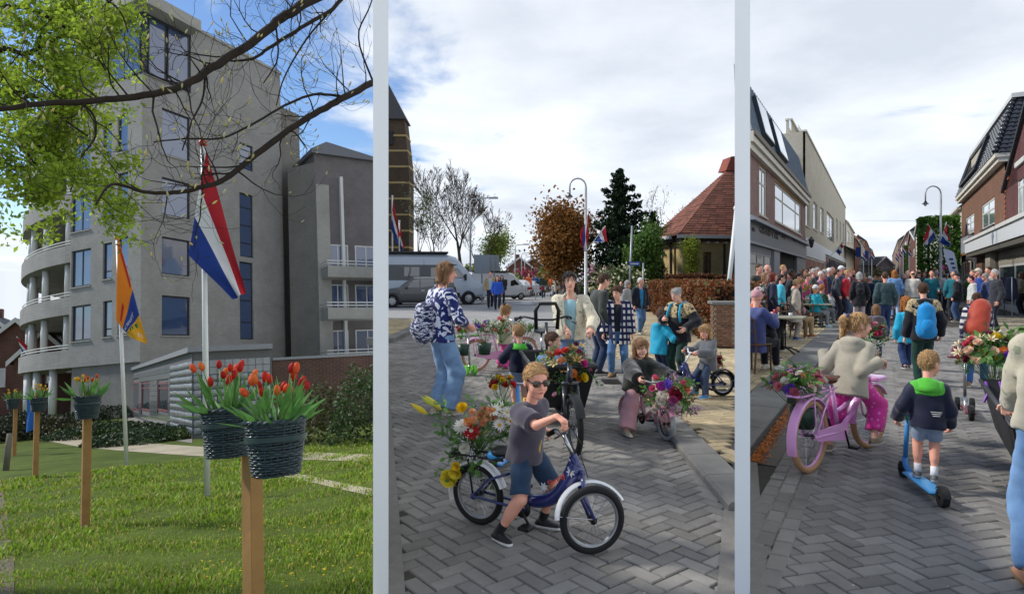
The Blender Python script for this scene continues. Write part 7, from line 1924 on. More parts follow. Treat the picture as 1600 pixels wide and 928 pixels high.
bg=thing('shop_building','long beige brick building with tall narrow windows beyond the cafe','building',mat=fC.mat)
s0,s1_=sb+.12,S(1321,350);ztp=Z(1262,238);ztp=Z(1300,285)
nar=[fC.rect(a,r0,c,r1) for a,c,r0,r1 in ((1259,1265,305,352),(1271,1277,314,357),(1282,1287,322,362),(1306,1309,340,373),(1312,1314,345,376),(1317,1319,348,378))]
bal=fC.rect(1292,329,1303,372)
zlow=Z(1262,372)
b=MB();wall_holes(b,s0,s1_,zlow,ztp,nar+[bal],.16);b.quad((bal[0],.16,bal[2]),(bal[1],.16,bal[2]),(bal[1],.16,bal[3]),(bal[0],.16,bal[3]));b.build('upper_wall',BGB,bg)
for h in nar:window(bg,*h,CREAM,1,1,.08,.07,GLASSP,CREAM,[.78])
window(bg,bal[0]+.1,bal[1]-.1,bal[2]+.05,bal[3]-.1,CREAM,2,1,.10,.07,GLASSB)
for k in range(4):b=MB();b.tube([(bal[0],-.06,bal[2]+.15+k*.28),(bal[1],-.06,bal[2]+.15+k*.28)],.025,6);b.build('balcony_rail',STEELG,bg)
b=MB();b.box(s0,s1_,-.10,.4,ztp,ztp+.12);b.build('roof_edge',CREAM,bg)
ztp2=Z(1225,230);b=MB();b.box(s0+1.5,S(1296,300),1.2,1.2+.3,ztp+.1,ztp+1.3);b.build('roof_storey',BGB,bg);b=MB();b.box(s0+1.4,S(1297,300),1.05,1.55,ztp+1.3,ztp+1.42);b.build('roof_edge',CREAM,bg)
b=MB();b.box(s0+.3,s0+1.6,1.14,1.2,ztp+.45,ztp+1.15);b.build('dormer_pane',GLASSP,bg)
for k in range(3):b=MB();b.tube([(s0+.3,.5,ztp+.2+k*.18),(s0+2.4,.5,ztp+.2+k*.18)],.02,6);b.build('roof_rail',STEELG,bg)
b=MB();b.prism([(s0,.17),(s1_,.17),(s1_,dmax(s1_)),(s0,dmax(s0))],0,ztp-.02,'z');b.build('core',BGB,bg)
zs2=Z(1262,401);b=MB();b.box(s0,S(1289),-.05,.3,zs2,zlow-.003);b.build('fascia',mk('fascia_white','#c9cdd0',.5,.05,4),bg);b=MB();b.box(S(1289)+.02,s1_,-.05,.3,Z(1292,398),zlow-.003);b.build('fascia',MATS['fascia_white'],bg)
window(bg,s0+.1,S(1288),.1,zs2-.05,CREAM,4,1,.0,.09,GLASSB,None,[.68])
window(bg,S(1290),s1_-.1,.1,Z(1292,400)-.05,DKFR,5,1,.1,.08,GLASSB)
for p in (1289,):b=MB();b.box(S(p)-.18,S(p)+.2,-.04,.3,0,zlow);b.build('pier',BGB,bg)
def front(label,face,pa,pb,rtop,paxis,wall,D=8,wins=(),frame=CREAM,glass=GLASSP,roof=None,base=None,basecol=None,name='shop_house',gable=None,cut=0.0):
 s0,s1=sorted((face.at(pa,400)[0],face.at(pb,400)[0]));D=min(D,dmax(s0)) if face is fC else D;z=face.at(paxis,rtop)[1];th=thing(name,label,'house',mat=face.mat)
 zb=base or 0;hl=[face.rect(*w) for w in wins];hl=[(min(h[0],h[1]),max(h[0],h[1]),h[2],h[3]) for h in hl]
 b=MB();wall_holes(b,s0,s1,zb,z,hl,.12);b.box(s0,s1,.13,D,0,z-.02);b.build('wall',wall,th)
 for h in hl:window(th,*h,frame,2,1,.05,.07,glass,frame,[.7])
 if zb:
  b=MB();b.box(s0,s1,.1,.24,0,zb-.35);b.build('shop_window',GLASSB,th);b=MB();b.box(s0,s1,-.08,.24,zb-.35,zb-.003);b.build('fascia',basecol or MATS['fascia_white'],th)
  for k in range(4):x=s0+(s1-s0)*k/3;b=MB();b.box(x-.08,x+.08,.02,.2,0,zb-.36);b.build('shopfront_post',frame,th)
 if roof=='gable':
  m=(s0+s1)/2;g=gable or (s1-s0)*.5
  b=MB();b.prism([(s0,z),(s1,z),(m,z+g)],.0,D,'y');b.build('gable',wall,th)
  for sg,a in ((-1,s0),(1,s1)):
   k=g/((s1-s0)/2);b=MB();b.prism([(a+sg*.25,z-.25*k),(m,z+g),(m,z+g+.22),(a+sg*.25,z-.25*k+.22)],-.2,D,'y');b.build('roof',TILED,th)
   b=MB();b.prism([(a+sg*.3,z-.3*k-.05),(m,z+g-.05),(m,z+g+.25),(a+sg*.3,z-.3*k+.25)],-.32,-.203,'y');b.build('barge_board',WHITEP,th)
 elif roof is not None:
  b=MB();b.prism([(-.25,z),(1.8,z+1.7),(4,z+1.7),(D,z)],s0,s1,'x');b.build('roof',roof,th);b=MB();b.box(s0,s1,-.3,-.02,z-.12,z+.02);b.build('gutter',CREAM,th)
 b=MB();b.box(s0+.3,s0+.9,2,2.6,z,z+2.1);b.build('chimney',HB,th)
 return th
REDT=mk('orange_roof_tile','#9a5636',.8,.25,3,bump=.4,bscale=14)
front('white plastered shop with dark awning beyond the beige building',fC,1322,1334,352,1326,CREAM,wins=[(1324,360,1327,378),(1330,364,1332,380)],roof=TILED,base=2.9,basecol=MATS['shopfront_grey'])
front('small brick shop with orange roof farther along the left row',fC,1335,1343,375,1338,mbrick('orange_brick','#93573c','#824a33','#938577',.22,.07),roof=REDT,base=2.8)
front('white gabled shop beyond the orange roofed one',fC,1344,1352,380,1347,CREAM,roof=REDT,base=2.8)
front('orange brick house at the far end of the left row',fC,1353,1361,383,1356,MATS['orange_brick'],roof=TILED,base=2.8)
front('grey house closing the left row in the distance',fC,1362,1368,395,1364,mbrick('grey_brick','#8b8983','#7d7b75','#94918a',.22,.07),roof=TILED,base=2.8)
aw=thing('awning','dark grey shop awning with white edge on the left row','awning',mat=fC.mat);s0,s1=S(1318),S(1336);za=Z(1318,386);b=MB();b.add([(s0,0,za+.3),(s1,0,za+.3),(s1,-2.0,za-.7),(s0,-2.0,za-.7),(s0,0,za+.26),(s1,0,za+.26),(s1,-2.0,za-.74),(s0,-2.0,za-.74)],[(0,1,2,3),(7,6,5,4),(0,3,7,4),(1,5,6,2)]);b.build('cloth',mk('awning_dark','#2c2e33',.8,.1),aw);b=MB();b.box(s0,s1,-2.03,-2.003,za-1.0,za-.70);b.build('valance',WHT,aw)
# right row
fS=Face((.58*30+5.93,30,0),ST+PI)
RS=lambda px,r=400:fS.at(px,r)[0]
RZ=lambda px,r:fS.at(px,r)[1]
BRB=mbrick('brown_brick','#7d5440','#6d4837','#857565',.22,.065,var=.15);PUR=mbrick('purple_brick','#66393a','#573033','#6f5a55',.22,.065)
m1=thing('shop_building','brown brick shop with black tiled mansard roof and roof recess','building',mat=fS.mat)
s0,s1=RS(1503,340),RS(1570,300);zc=RZ(1503,318);zb=RZ(1520,372)
hw=[fS.rect(1509,336,1522,367),fS.rect(1534,316,1554,359)];hw=[(min(h[:2]),max(h[:2]),h[2],h[3]) for h in hw]
hw=[(h[0],h[1],RZ((1509,1534)[i],(370,360)[i]),RZ((1509,1534)[i],(342,322)[i])) for i,h in enumerate(hw)]
b=MB();wall_holes(b,s0,s1,zb,zc,hw,.10);b.build('upper_wall',BRB,m1);b=MB();b.box(s0,s1,.12,8,0,zc);b.build('core',BRB,m1)
for h in hw:window(m1,*h,WHITEP,2,1,.03,.10,GLASSP,None,[.62])
for h in hw:b=MB();b.box(h[0]-.08,h[1]+.08,-.08,.1,h[2]-.12,h[2]-.004);b.build('sill',mk('dark_sill','#2f2b2b',.6),m1)
b=MB();b.box(s0-.15,s1+.1,-.28,.3,zc,zc+.22);b.box(s0-.2,s1+.15,-.4,.3,zc+.223,zc+.42);b.build('cornice',CREAM,m1)
zm=zc+.42;ht=RZ(1586,190)-zm;ht=2.8;yb=.6
BT=mk('black_glazed_tile','#23272e',.28,.15,6,coat=.5,island=.3)
b=MB();b.add([(s0-.1,-.3,zm),(s1+.1,-.3,zm),(s1+.1-.9,yb,zm+ht),(s0+.8,yb,zm+ht),(s0+.8,7,zm+ht),(s1-.8,7,zm+ht),(s1+.1,7,zm),(s0-.1,7,zm)],[(0,1,2,3),(3,2,5,4),(1,6,5,2),(0,3,4,7)]);b.build('roof',mk('black_roof','#1d2025',.6),m1)
def mroof(u,t,off=0):
 a=s0-.1+.9*t;c=s1+.1-.9*t;return np.array((a+(c-a)*u,-.3+(yb+.3)*t-off,zm+ht*t+off*.5))
tb=MB();nr=13;rec=(.16,.62,.16,.82)
for j in range(nr):
 nt_=26
 for i in range(nt_):
  u0,u1,t0,t1=i/nt_,(i+1)/nt_,j/nr,(j+1.15)/nr
  if rec[0]-.01<(u0+u1)/2<rec[1]+.01 and rec[2]<(t0+t1)/2<rec[3]:continue
  uc=(u0+u1)/2
  tb.add([mroof(u0,t0,.10),mroof(uc,t0,.15),mroof(u1,t0,.10),mroof(u1,min(t1,1),.04),mroof(uc,min(t1,1),.09),mroof(u0,min(t1,1),.04),mroof(u0,t0,.02),mroof(u1,t0,.02)],[(0,1,4,5),(1,2,3,4),(6,7,2,1,0)])
o=tb.build('roof_tile',BT,m1);o['kind']='stuff'
tb=MB()
hipA=lambda t,w,off:np.array((s1+.1-.9*t+off,-.3+(yb+.3)*t+(6.8-yb-.3)*w*.7+.0,zm+ht*t+off*.4))
for j in range(nr):
 for i in range(16):
  w0,w1=i/16,(i+1)/16;t0,t1=j/nr,min(1,(j+1.15)/nr);wc=(w0+w1)/2
  tb.add([hipA(t0,w0,.08),hipA(t0,wc,.13),hipA(t0,w1,.08),hipA(t1,w1,.03),hipA(t1,wc,.08),hipA(t1,w0,.03)],[(0,1,4,5),(1,2,3,4)])
o=tb.build('roof_tile',BT,m1);o['kind']='stuff'
for j in range(nr):
 b=MB();t0,t1=j/nr,(j+1.1)/nr;b.tube([mroof(1.0,t0,.12),mroof(1.0,t1,.10)],[.13,.11],8);b.build('hip_tile',BT,m1,True)
P=lambda u,t,o_:tuple(mroof(u,t,o_))
inn=1.0
q=[mroof(rec[0],rec[2],.03),mroof(rec[1],rec[2],.03),mroof(rec[1],rec[3],.03),mroof(rec[0],rec[3],.03)];qi=[p+np.array((0,.9,0)) for p in q];qi[0][1]=qi[1][1]=qi[2][1]=qi[3][1]=q[2][1]+.02
b=MB();b.add([q[0],q[1],q[2],q[3],(q[0][0],q[2][1]+.1,q[0][2]),(q[1][0],q[2][1]+.1,q[1][2])],[(0,1,5,4),(4,5,2,3),(0,4,3),(1,2,5)]);
b.v=[(x,y-.20,z) for x,y,z in b.v];b.build('roof_recess',mk('recess_cream','#b5ad9b',.7,.08,5),m1)
for a_,c_ in ((0,1),(1,2),(2,3),(3,0)):b=MB();b.bar(q[a_]+V3(0,-.22,0),q[c_]+V3(0,-.22,0),.14,.14);b.build('recess_edge',mk('recess_edge','#30343a',.5),m1)
b=MB();b.box(s0+.7,s1-.6,yb-.25,7,zm+ht,zm+ht+.22);b.build('roof_edge',WHITEP,m1)
BLUESG=mk('sign_blue','#23407c',.35,.05);SGY=mk('sign_yellow','#d8a52c',.35,.05)
zf0,zf1=RZ(1516,396),RZ(1516,372);b=MB();b.box(s0-.05,RS(1513,380),-.5,.2,zf0,zf1);b.box(RS(1513,380)+.0,RS(1526,380),-.45,.2,zf0+.01,zf1-.01);b.build('fascia',GREYL,m1)
sg=thing('shop_sign','blue shop sign with white letters and a round yellow emblem','sign',mat=fS.mat);
za,zb2=RZ(1508,395),RZ(1508,374);xa,xb=sorted((RS(1500,384),RS(1513,384)))
b=MB();b.box(xa,xb,-.58,-.51,za,zb2);b.build('board',BLUESG,sg);b=MB();b.lathe([(0,-.08),((zb2-za)*.42,-.08),((zb2-za)*.45,0),(0,0)],(xa+(xb-xa)*.14,-.59,(za+zb2)/2),24,axis=(0,1,0));b.build('emblem',SGY,sg)
b=MB();b.lathe([(0,-.085),((zb2-za)*.30,-.085)],(xa+(xb-xa)*.14,-.595,(za+zb2)/2),20,axis=(0,1,0));b.build('emblem_ring',mk('emblem_dark','#3a2f1c',.4),sg)
me=text_mesh('lettering','Dimen',1.0,WHITEP,.01);me_w=2.4;w_=(xb-xa)*.66
link('lettering',me,sg,Matrix.Translation((xa+(xb-xa)*.62,-.595,(za+zb2)/2))@Matrix(((w_/me_w,0,0,0),(0,0,-1,0),(0,(zb2-za)*.75,0,0),(0,0,0,1))))
b=MB();b.box(RS(1487,400),RS(1495,400),-.5,-.3,RZ(1492,403),RZ(1492,398)) if RS(1487,400)<RS(1495,400) else b.box(RS(1495,400),RS(1487,400),-.5,-.3,RZ(1492,403),RZ(1492,398));sg2=thing('shop_sign','narrow orange light box sign over a shop door','sign',mat=fS.mat);b.build('light_box',mk('sign_orange','#d87a1e',.4,.05),sg2)
b=MB();b.box(s0,RS(1526,400),.12,.2,0,zf0-.003);b.build('shop_window',GLASSB,m1);b=MB();b.box(RS(1527,410),RS(1536,410),-.05,.22,0,zf0+.4);b.build('pier',BRB,m1)
window(m1,RS(1504,410),RS(1516,410),1.2,zf0-.5,CREAM,3,1,.0,.06,GLASSB)
g1=thing('shop_building','purple brick gabled shop with long white fascia, cut by the picture edge','building',mat=fS.mat)
t0,t1=s1+.12,s1+12.0;zu=RZ(1572,362);zf_lo=RZ(1572,383)
hg=[(RS(1590,330),RS(1590,330)+2.0,zu+.35,zu+2.6)]
b=MB();wall_holes(b,t0,t1,zu,zu+2.8,hg,.1);b.add([(t0,0,zu+2.0),(t1,0,zu+2.0),((t0+t1)/2,0,zu+4.9)],[(0,1,2)]);b.build('upper_wall',PUR,g1);b=MB();b.prism([(t0,0),(t1,0),(t1,zu+2.0),((t0+t1)/2,zu+4.8),(t0,zu+2.0)],.12,8,'y');b.build('core',DKI,g1)
window(g1,*hg[0],WHITEP,2,1,.02,.12,GLASSP,None,[.6]);b=MB();b.box(hg[0][0]-.1,hg[0][1]+.1,-.1,.1,hg[0][3]+.01,hg[0][3]+.22);b.build('lintel',WHITEP,g1)
for k in range(24):
 z=zu+.1+k*.12
 if k%2:b=MB();b.box(t0-.02,t0+.25,-.03,.1,z,z+.1);b.build('corner_brick',mk('orange_corner_brick','#a5623c',.85,.15),g1)
for sgn,a in ((-1,t0),(1,t1)):b=MB();m=(t0+t1)/2;b.prism([(a+sgn*.2,zu+1.9),(m,zu+4.9),(m,zu+5.1),(a+sgn*.2,zu+2.1)],-.15,8,'y');b.build('roof',TILED,g1)
b=MB();b.box(t0+.5,t0+1.2,-.06,.1,zu+2.4,zu+2.7);b.build('brick_ornament',MATS['orange_corner_brick'],g1)
f0=RS(1526,380);b=MB();b.box(f0+.02,t1,-.62,.2,zf_lo,zu);b.build('fascia',MATS['fascia_white'],g1);b=MB();b.box(f0+.02,t1,-.70,.2,zu+.003,zu+.16);b.build('fascia_cap',WHITEP,g1)
b=MB();b.box(f0+.02,t1,-.55,.25,zf_lo-.25,zf_lo-.003);b.build('soffit',mk('soffit_grey','#5a574f',.7),g1)
b=MB();cx_=RS(1577,374);zc_=(zf_lo+zu)/2
for k in range(5):a=-.9+k*.5;b.tube([(cx_,-.63,zc_-.35),(cx_+.18*math.sin(a),-.64,zc_),(cx_+.42*math.sin(a),-.64,zc_+.30*math.cos(a))],[.02,.03,.01],5)
b.build('flourish_emblem',mk('emblem_grey','#8e9aa8',.5),g1)
b=MB();b.box(f0+.05,RS(1556,400),-.02,.3,0,zf_lo-.26);b.build('dark_return',mk('return_brown','#3a2a22',.7,.2,6),g1);b=MB();b.box(RS(1548,420),RS(1556,420),-.25,.3,0,zf_lo-.26);b.build('pilaster',mk('pilaster_cream','#a8a192',.7,.1,5),g1)
xw=RS(1560,430);b=MB();b.box(xw,t1,.0,.3,zf_lo-.95,zf_lo-.26);b.build('window_head',mk('head_cream','#9b9588',.7,.1,5),g1);window(g1,xw+.2,t1-.2,.25,zf_lo-.95,WHITEP,3,1,.0,.10,GLASSB)
facetext(g1,fS,'kadootje en zo',1574,1600,401,.16,mk('letter_grey','#5a564e',.5),.03);b=MB();b.box(xw,t1,-.02,.2,0,.25);b.build('plinth',CREAM,g1)
facetext(m1,fS,'T Brasserie',1516,1531,396.5,.14,mk('letter_copper','#b8834a',.4),.52)
front('white house with dark shutters between the brick shop and the clipped tree',fS,1480,1502.5,328,1498,CREAM,wins=[(1484,350,1488,382),(1493,345,1498,380)],roof=TILED,base=2.6,frame=WHITEP)
front('white gabled house beyond the clipped tree',fS,1431,1440,362,1436,CREAM,wins=[(1433,372,1435,395)],roof='gable',base=2.8,gable=1.5)
front('dark brick house with white edged gable far along the right row',fS,1418,1431,383,1425,mbrick('dark_red_brick','#6a4038','#5b352e','#76655b',.22,.07),wins=[(1421,368,1424,380),(1426,390,1429,402)],roof='gable',base=2.8,gable=3)
front('brown brick houses with slate roofs farther down the right row',fS,1404,1418,375,1412,MATS['dark_red_brick'],wins=[(1407,384,1409,396),(1413,380,1416,394)],roof=TILED,base=2.8)
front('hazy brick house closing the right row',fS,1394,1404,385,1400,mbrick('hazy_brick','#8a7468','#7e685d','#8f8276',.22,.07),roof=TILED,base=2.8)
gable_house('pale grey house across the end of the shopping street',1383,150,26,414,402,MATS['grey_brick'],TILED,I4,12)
def tree_wall(label,px0,px1,d,r0,r1,th_,seed,n):
 rng=np.random.RandomState(seed);c=atd((px0+px1)/2,d);w=(px1-px0)/FPX*d;z0,z1=hgt(r1,d),hgt(r0,d);th=thing('clipped_tree',label,'tree',(c[0],c[1],0),ST-PI/2)
 b=MB()
 for x in (-w*.25,w*.25):b.tube([(x,0,0),(x,0,z1*.9)],.08,8)
 b.build('trunk',BARK,th,True)
 q=rng.uniform(-1,1,(n,3));e=rng.randint(0,3,n);q[np.arange(n),e]=np.sign(q[np.arange(n),e])*rng.uniform(.8,1.05,n)
 C=q*V3(w/2,th_/2,(z1-z0)/2)+V3(0,0,(z0+z1)/2);V,Q=leaf_quads(C,.26,rng,droop=.3)
 o=link('crown',quads_mesh('leaves',V,Q,[mk('foliage_clipped','#5d8433',.55,.3,.8,trans=.3,island=.5)],smooth=False),th);o['kind']='stuff'
tree_wall('tall clipped green tree standing like a screen behind the street lamp',1440,1492,46,341,440,1.6,3,7000)
tree_wall('smaller clipped green tree farther along the right row',1412,1419,85,385,438,1.6,5,1600)
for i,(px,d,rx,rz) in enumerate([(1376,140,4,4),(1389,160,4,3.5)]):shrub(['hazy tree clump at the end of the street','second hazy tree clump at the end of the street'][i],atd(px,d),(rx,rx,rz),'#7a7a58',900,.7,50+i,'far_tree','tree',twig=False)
street_lamp('tall arched street lamp with black bell lantern in the shopping street',(.670*30,30,.05),hgt(291,30)-.05,.36,dirn=(-1,0))
flag('big slanted tricolour flying left of the shopping street lamp',[Wp(1450,351,29.8),Wp(1462,369,29.8),Wp(1450,385,29.6),Wp(1442,380,29.6)],amp=.06,group='tricolour flags in the street')
flag('red white and blue flag with emblem hanging right of the street lamp',[Wp(1478,350,29.8),Wp(1469,379,29.9),Wp(1485,387,29.6),Wp(1483,372,29.6)],amp=.08)
for l,p in (('slanted white stick of the flag left of the street lamp',[(1449,350),(1467,376)]),('slanted white stick of the flag right of the street lamp',[(1479,347),(1472,376)])):b=MB();b.tube([Wp(*p[0],29.9),Wp(*p[1],29.9)],.025,6);tag(b.build('flagpole',POLEW),l,'flagpole','flag sticks on the street lamp')
bw=thing('beach_flag','tall white beach flag with blue print standing in the crowd','banner',atd(1486,27));b=MB();zt2,zb2_=hgt(388,27),hgt(441,27)
b.sheet(lambda u,v:(-.33+.36*v+u*(.40 if v>.12 else .40*(v/.12)**.5)+.0,.03*math.sin(v*6+u*3),zt2+(zb2_-zt2)*v),6,20);b.build('cloth',mk('beach_flag_cloth','#cfd8e4',.7,.05,trans=.2),bw,True);b=MB();b.tube([(-.36,.02,zt2),(0.05,.02,.1)],.02,6);b.build('pole',BLK,bw)
b=MB();
for k in range(5):b.box(-.10+.06*k,.06+.05*k,-.045,-.04,zt2-.5-k*.18,zt2-.42-k*.18)
b.build('print',BLUESG,bw)
flag('red white and blue flag hanging from the beige building',[Wp(1316,378,36),Wp(1306,393,36),Wp(1313,400,35.8),Wp(1317,385,35.8)],amp=.05,group='tricolour flags in the street')
b=MB();b.tube([Wp(1320,374,36.1),Wp(1296,402,36.1)],.02,6);tag(b.build('flagpole',POLEW),'thin stick of the flag on the beige building','flagpole')
for i,(px,r0,r1) in enumerate([(1341,386,402),(1354,392,405)]):
 d=60+i*12;th=thing('street_banner',['nearer blue street banner on the left row','farther blue street banner on the left row'][i],'banner',atd(px,d));b=MB();b.box(-.2,.2,-.02,.02,hgt(r1,d),hgt(r0,d));b.build('cloth',BLU,th);b=MB();b.tube([(.24,0,0),(.24,0,hgt(r0-6,d))],.04,6);b.build('post',STEELG,th)
for i,(px,d,r) in enumerate([(1406,75,398),(1411,70,392),(1420,66,396),(1400,85,404),(1362,70,402),(1349,62,404)]):
 x=atd(px,d);pole('thin white flagpole with tricolour rising from the far crowd',(x[0],d,0),(x[0],d,hgt(r-10,d)),.04,POLEW,group='far flagpoles in the street')
 flag('small distant tricolour hanging over the far crowd',[Wp(px,r-9,d-.1),Wp(px-1,r,d-.1),Wp(px+4,r+6,d-.1),Wp(px+5,r+0,d-.1)],amp=.05,nu=8,nv=6,group='far flags in the street')
b=MB();b.tube([fC.mat@Vector((S(1330),-.1,Z(1330,345))),fS.mat@Vector((RS(1500),-.1,RZ(1500,345)))],.012,4);tag(b.build('overhead_cable',BLK),'thin cable strung across the shopping street','cable')
# people and what they ride
def AZ(a):return -R(a)
def stand(label,px,foot,head,az,xs=1.0,zg=0.0,**kw):
 q=gp(px,foot,zg);H=(foot-head)/FPX*q.y
 return person(label,(q.x,q.y,q.z),face=AZ(az),H=H,xs=xs,**kw)
def pmat(p):return p['th'].matrix_world
def strand(p,pts,r,name,mat,n=6):
 b=MB();b.tube(pts,r,n);return b.build(name,mat,p['th'],True)
def hpt(p,r,f,u):
 h=p['hd'];return h['HC']+h['hr']*r*h['s']+h['hf']*f*h['s']+h['hu']*u*h['s']
def sunglasses(p,mat=None,up=0.0,name='sunglasses',tint='#1a1410',frame=BLK):
 h=p['hd'];A=(h['hr'],h['hf'],h['hu']);s_=h['s'];b=MB()
 for s in (1,-1):b.ell(hpt(p,s*.033,.093+up*-.5,.003+up),.029*s_,.010*s_,.020*s_,12,6,1,A);b.ell(hpt(p,s*.033,.0905+up*-.5,.003+up),.032*s_,.008*s_,.0235*s_,12,6,0,A)
 b.tube([hpt(p,s,f,.012+up) for s,f in ((-.072,.02),(-.066,.078),(-.03,.102),(0,.106),(.03,.102),(.066,.078),(.072,.02))],.0045*s_,5,0)
 return b.build(name,[frame,mk('lens_'+tint[1:],tint,.06,.05,coat=1.0)],p['th'],True)
def backpack(label,p,mat,size=(.15,.10,.23),off=(0,-.16,-.12),tilt=0.0,straps=True,cat='backpack',pocket=True,name='backpack',smat=None):
 K=p['K'];H=p['H'];T=K['TS'];c=K['cen']+T@V3(off[0],off[1],off[2])
 M_=pmat(p)@Matrix(np.vstack([np.hstack([T,c[:,None]]),[0,0,0,1]]).tolist())@Matrix.Rotation(tilt,4,'Y')
 th=thing(name,label,cat,mat=M_);sx,sy,sz=size
 F=grid_field((-sx-.05,-sy-.06,-sz-.06),(sx+.05,sy+.05,sz+.06),.014)
 F.cap((0,0,-sz*.55),(0,0,sz*.45),sx*.95,sx*.86,k=0,flat=((0,1,0),sy/sx));F.cap((-sx*.5,0,-sz*.75),(sx*.5,0,-sz*.75),sz*.25,k=.05)
 F.wrinkle(.004,.12,3);nets_part(F,'bag',[mat],th)
 if pocket:
  F=grid_field((-sx,-sy-.08,-sz),(sx,.0,sz*.3),.013);F.ell((0,-sy*.85,-sz*.38),(sx*.62,sy*.40,sz*.40),k=0);F.wrinkle(.003,.1,4);nets_part(F,'pocket',[mat],th)
 b=MB();b.tube([(-.03,.0,sz*.82),(-.02,-.01,sz*1.0),(.02,-.01,sz*1.0),(.03,0,sz*.82)],.008,6);b.build('handle',smat or mat,th,True)
 if straps:
  for s in (1,-1):
   b=MB();q=[V3(s*.05*H*1.0,sy*.8,sz*.6),V3(s*.052*H,-off[1]-.02,-off[2]+.035*H),V3(s*.06*H,-off[1]+.085*H,-off[2]-.03*H),V3(s*.075*H,-off[1]+.085*H,-off[2]-.13*H),V3(s*.085*H,-off[1]-.02,-off[2]-.20*H),V3(s*.07*H,sy*.5,-sz*.6)]
   fine=[]
   for i in range(len(q)-1):
    for t in np.linspace(0,1,5)[:-1]:fine.append(q[i]*(1-t)+q[i+1]*t)
   b.tube(fine+[q[-1]],.016,6);b.build('strap',smat or mat,th,True)
 return th
def flowers_px(label,items,d,base,leafc=G_LEAF,sprigs=26,seed=1,name='flower_bouquet',spread=None,jit=.04,center=None,rad=None,group='bunches of flowers on the parade bicycles'):
 """a bunch with each bloom set where the photograph shows it: items = (px, row, kind, colour, size[, centre colour[, nearer]])"""
 rng=random.Random(seed);base=V3(*base);th=thing(name,label,'bouquet',base,group=group);st=MB();P=[]
 toC=unit(V3(0,0,EYE)-base)
 for it in items:
  px,r,k,c,sz=it[:5];c2=it[5] if len(it)>5 and it[5] else '#d9a92a';nr=it[6] if len(it)>6 else rng.uniform(0,.12)
  p=V3(*dp(px,r,d-nr));P.append(p);out=unit(toC*.75+unit(p-base)*.8+V3(rng.gauss(0,.18),0,rng.gauss(0,.18)))
  if k in ('lily_bud',):k2='bud';out=unit(unit(p-base)+V3(-.5,0,.2))
  else:k2=k
  link(k2+'_bloom',flower_mesh(k2,c,c2),th,axes_mat(p-base,out,sz*1.42,rng.uniform(0,6)))
  st.tube([V3(rng.gauss(0,.015),rng.gauss(0,.015),0),(p-base)*.55+V3(0,.03,.02),p-base],.0024,3,cap=False)
 st.build('stems',mleaf(G_STEM),th);me=flower_mesh('sprig',leafc);P=np.array(P);c=P.mean(0)
 for i in range(sprigs):
  q=P[rng.randrange(len(P))];o=(q-base)*rng.uniform(.25,.75)+V3(rng.gauss(0,jit),rng.uniform(.0,.05),rng.gauss(0,jit));link('leaf_sprig',me,th,axes_mat(o,unit(q-base+V3(rng.gauss(0,.12),0,rng.gauss(0,.1))),rng.uniform(.10,.18),rng.uniform(0,6)))
 return th
 # the boy on the dark blue bicycle
NAVY=gloss('navy_paint','#1c2766',.28,.8);WFEND=gloss('white_fender','#dcdedf',.3,.5)
BX,BY,BAZ=.118,3.74,122.0
bk=bicycle("dark blue children's bicycle with white mudguards under the boy in sunglasses",(BX,BY,0),AZ(BAZ),wr=.186,tw=.021,wb=.775,frame=NAVY,style='kid',fender=WFEND,sh=.47,bh=.66,barw=.25,steer=.78,bar_back=.02,rim=ALU,rack=BLK,ped=-.9,spokes=28)
bt=bk['th'];b=MB()
me=text_mesh('lettering','Shorty',.047,mk('decal_red','#c8432a',.4,.05),.0015)
link('lettering',me,bt,Matrix.Translation((.0485,.185,.380))@Matrix(((0,0,1,0),(math.cos(.62),-math.sin(.62),0,0),(math.sin(.62),math.cos(.62),0,0),(0,0,0,1))))
for (y,z) in ((.105,.325),(.275,.435)):
 b=MB();pts=[]
 for i in range(14):a=2*PI*i/14;r_=.030 if i%2 else .014;pts.append((y+r_*math.cos(a),z+r_*math.sin(a)))
 b.prism(pts,.0475,.0495,'x');b.build('decal',WHT,bt)
gR,gL=bk['grips']
boy=person('boy in sunglasses and dark purple shirt astride the blue bicycle',(0,0,0),face=0,M=bt.matrix_world,H=1.06,kid=True,vox=.0062,hd=.196,sleeve=.86,leglen=.90,hem=.05,topoff=.023,hair='crop',hairoff=.004,legw=1.2,legoff=.012,girth=.95,pose=dict(pelvis=(.0,-.045,.515),lean=.13,twist=-.10,feet=((.15,-.14,.045),(-.16,-.02,.045)),fyaw=(18,8),knee=((.25,1,0),(-.2,1,0)),hands=(tuple(gR+V3(.01,-.055,.035)),tuple(gL+V3(-.01,-.055,.035))),elbow=((.35,-.5,-1),(-.35,-.5,-1)),head=(-.62,.16,.04)),handp=(dict(dir=unit(V3(.15,1,-.42)),palm=(0,.3,-1),curl=.62,thumb=(-1,.2,0)),dict(dir=unit(V3(-.15,1,-.42)),palm=(0,.3,-1),curl=.62,thumb=(1,.2,0))),mats=dict(top=mcloth('#4b4652'),legs=mdenim('#2c4058'),shoes=mleather('#16181c'),sole=mk('sole_bright','#dcdcd8',.6),hair=mhair('blond'),skin=mskin('pink')),eyes=None,face_on='plain')
sunglasses(boy,tint='#3a2a12')
K=boy['K']
for s in (1,-1):
 a_,k_=K['an'][s],K['kn'][s];d=unit(k_-a_);b=MB();b.tube([a_-d*.012,a_+d*.03,a_+d*.07],[.031,.029,.028],12);b.build('sock',mcloth('#1b1b1e'),boy['th'],True)
n0,ch=K['neck'],K['cen'];T=K['TS']
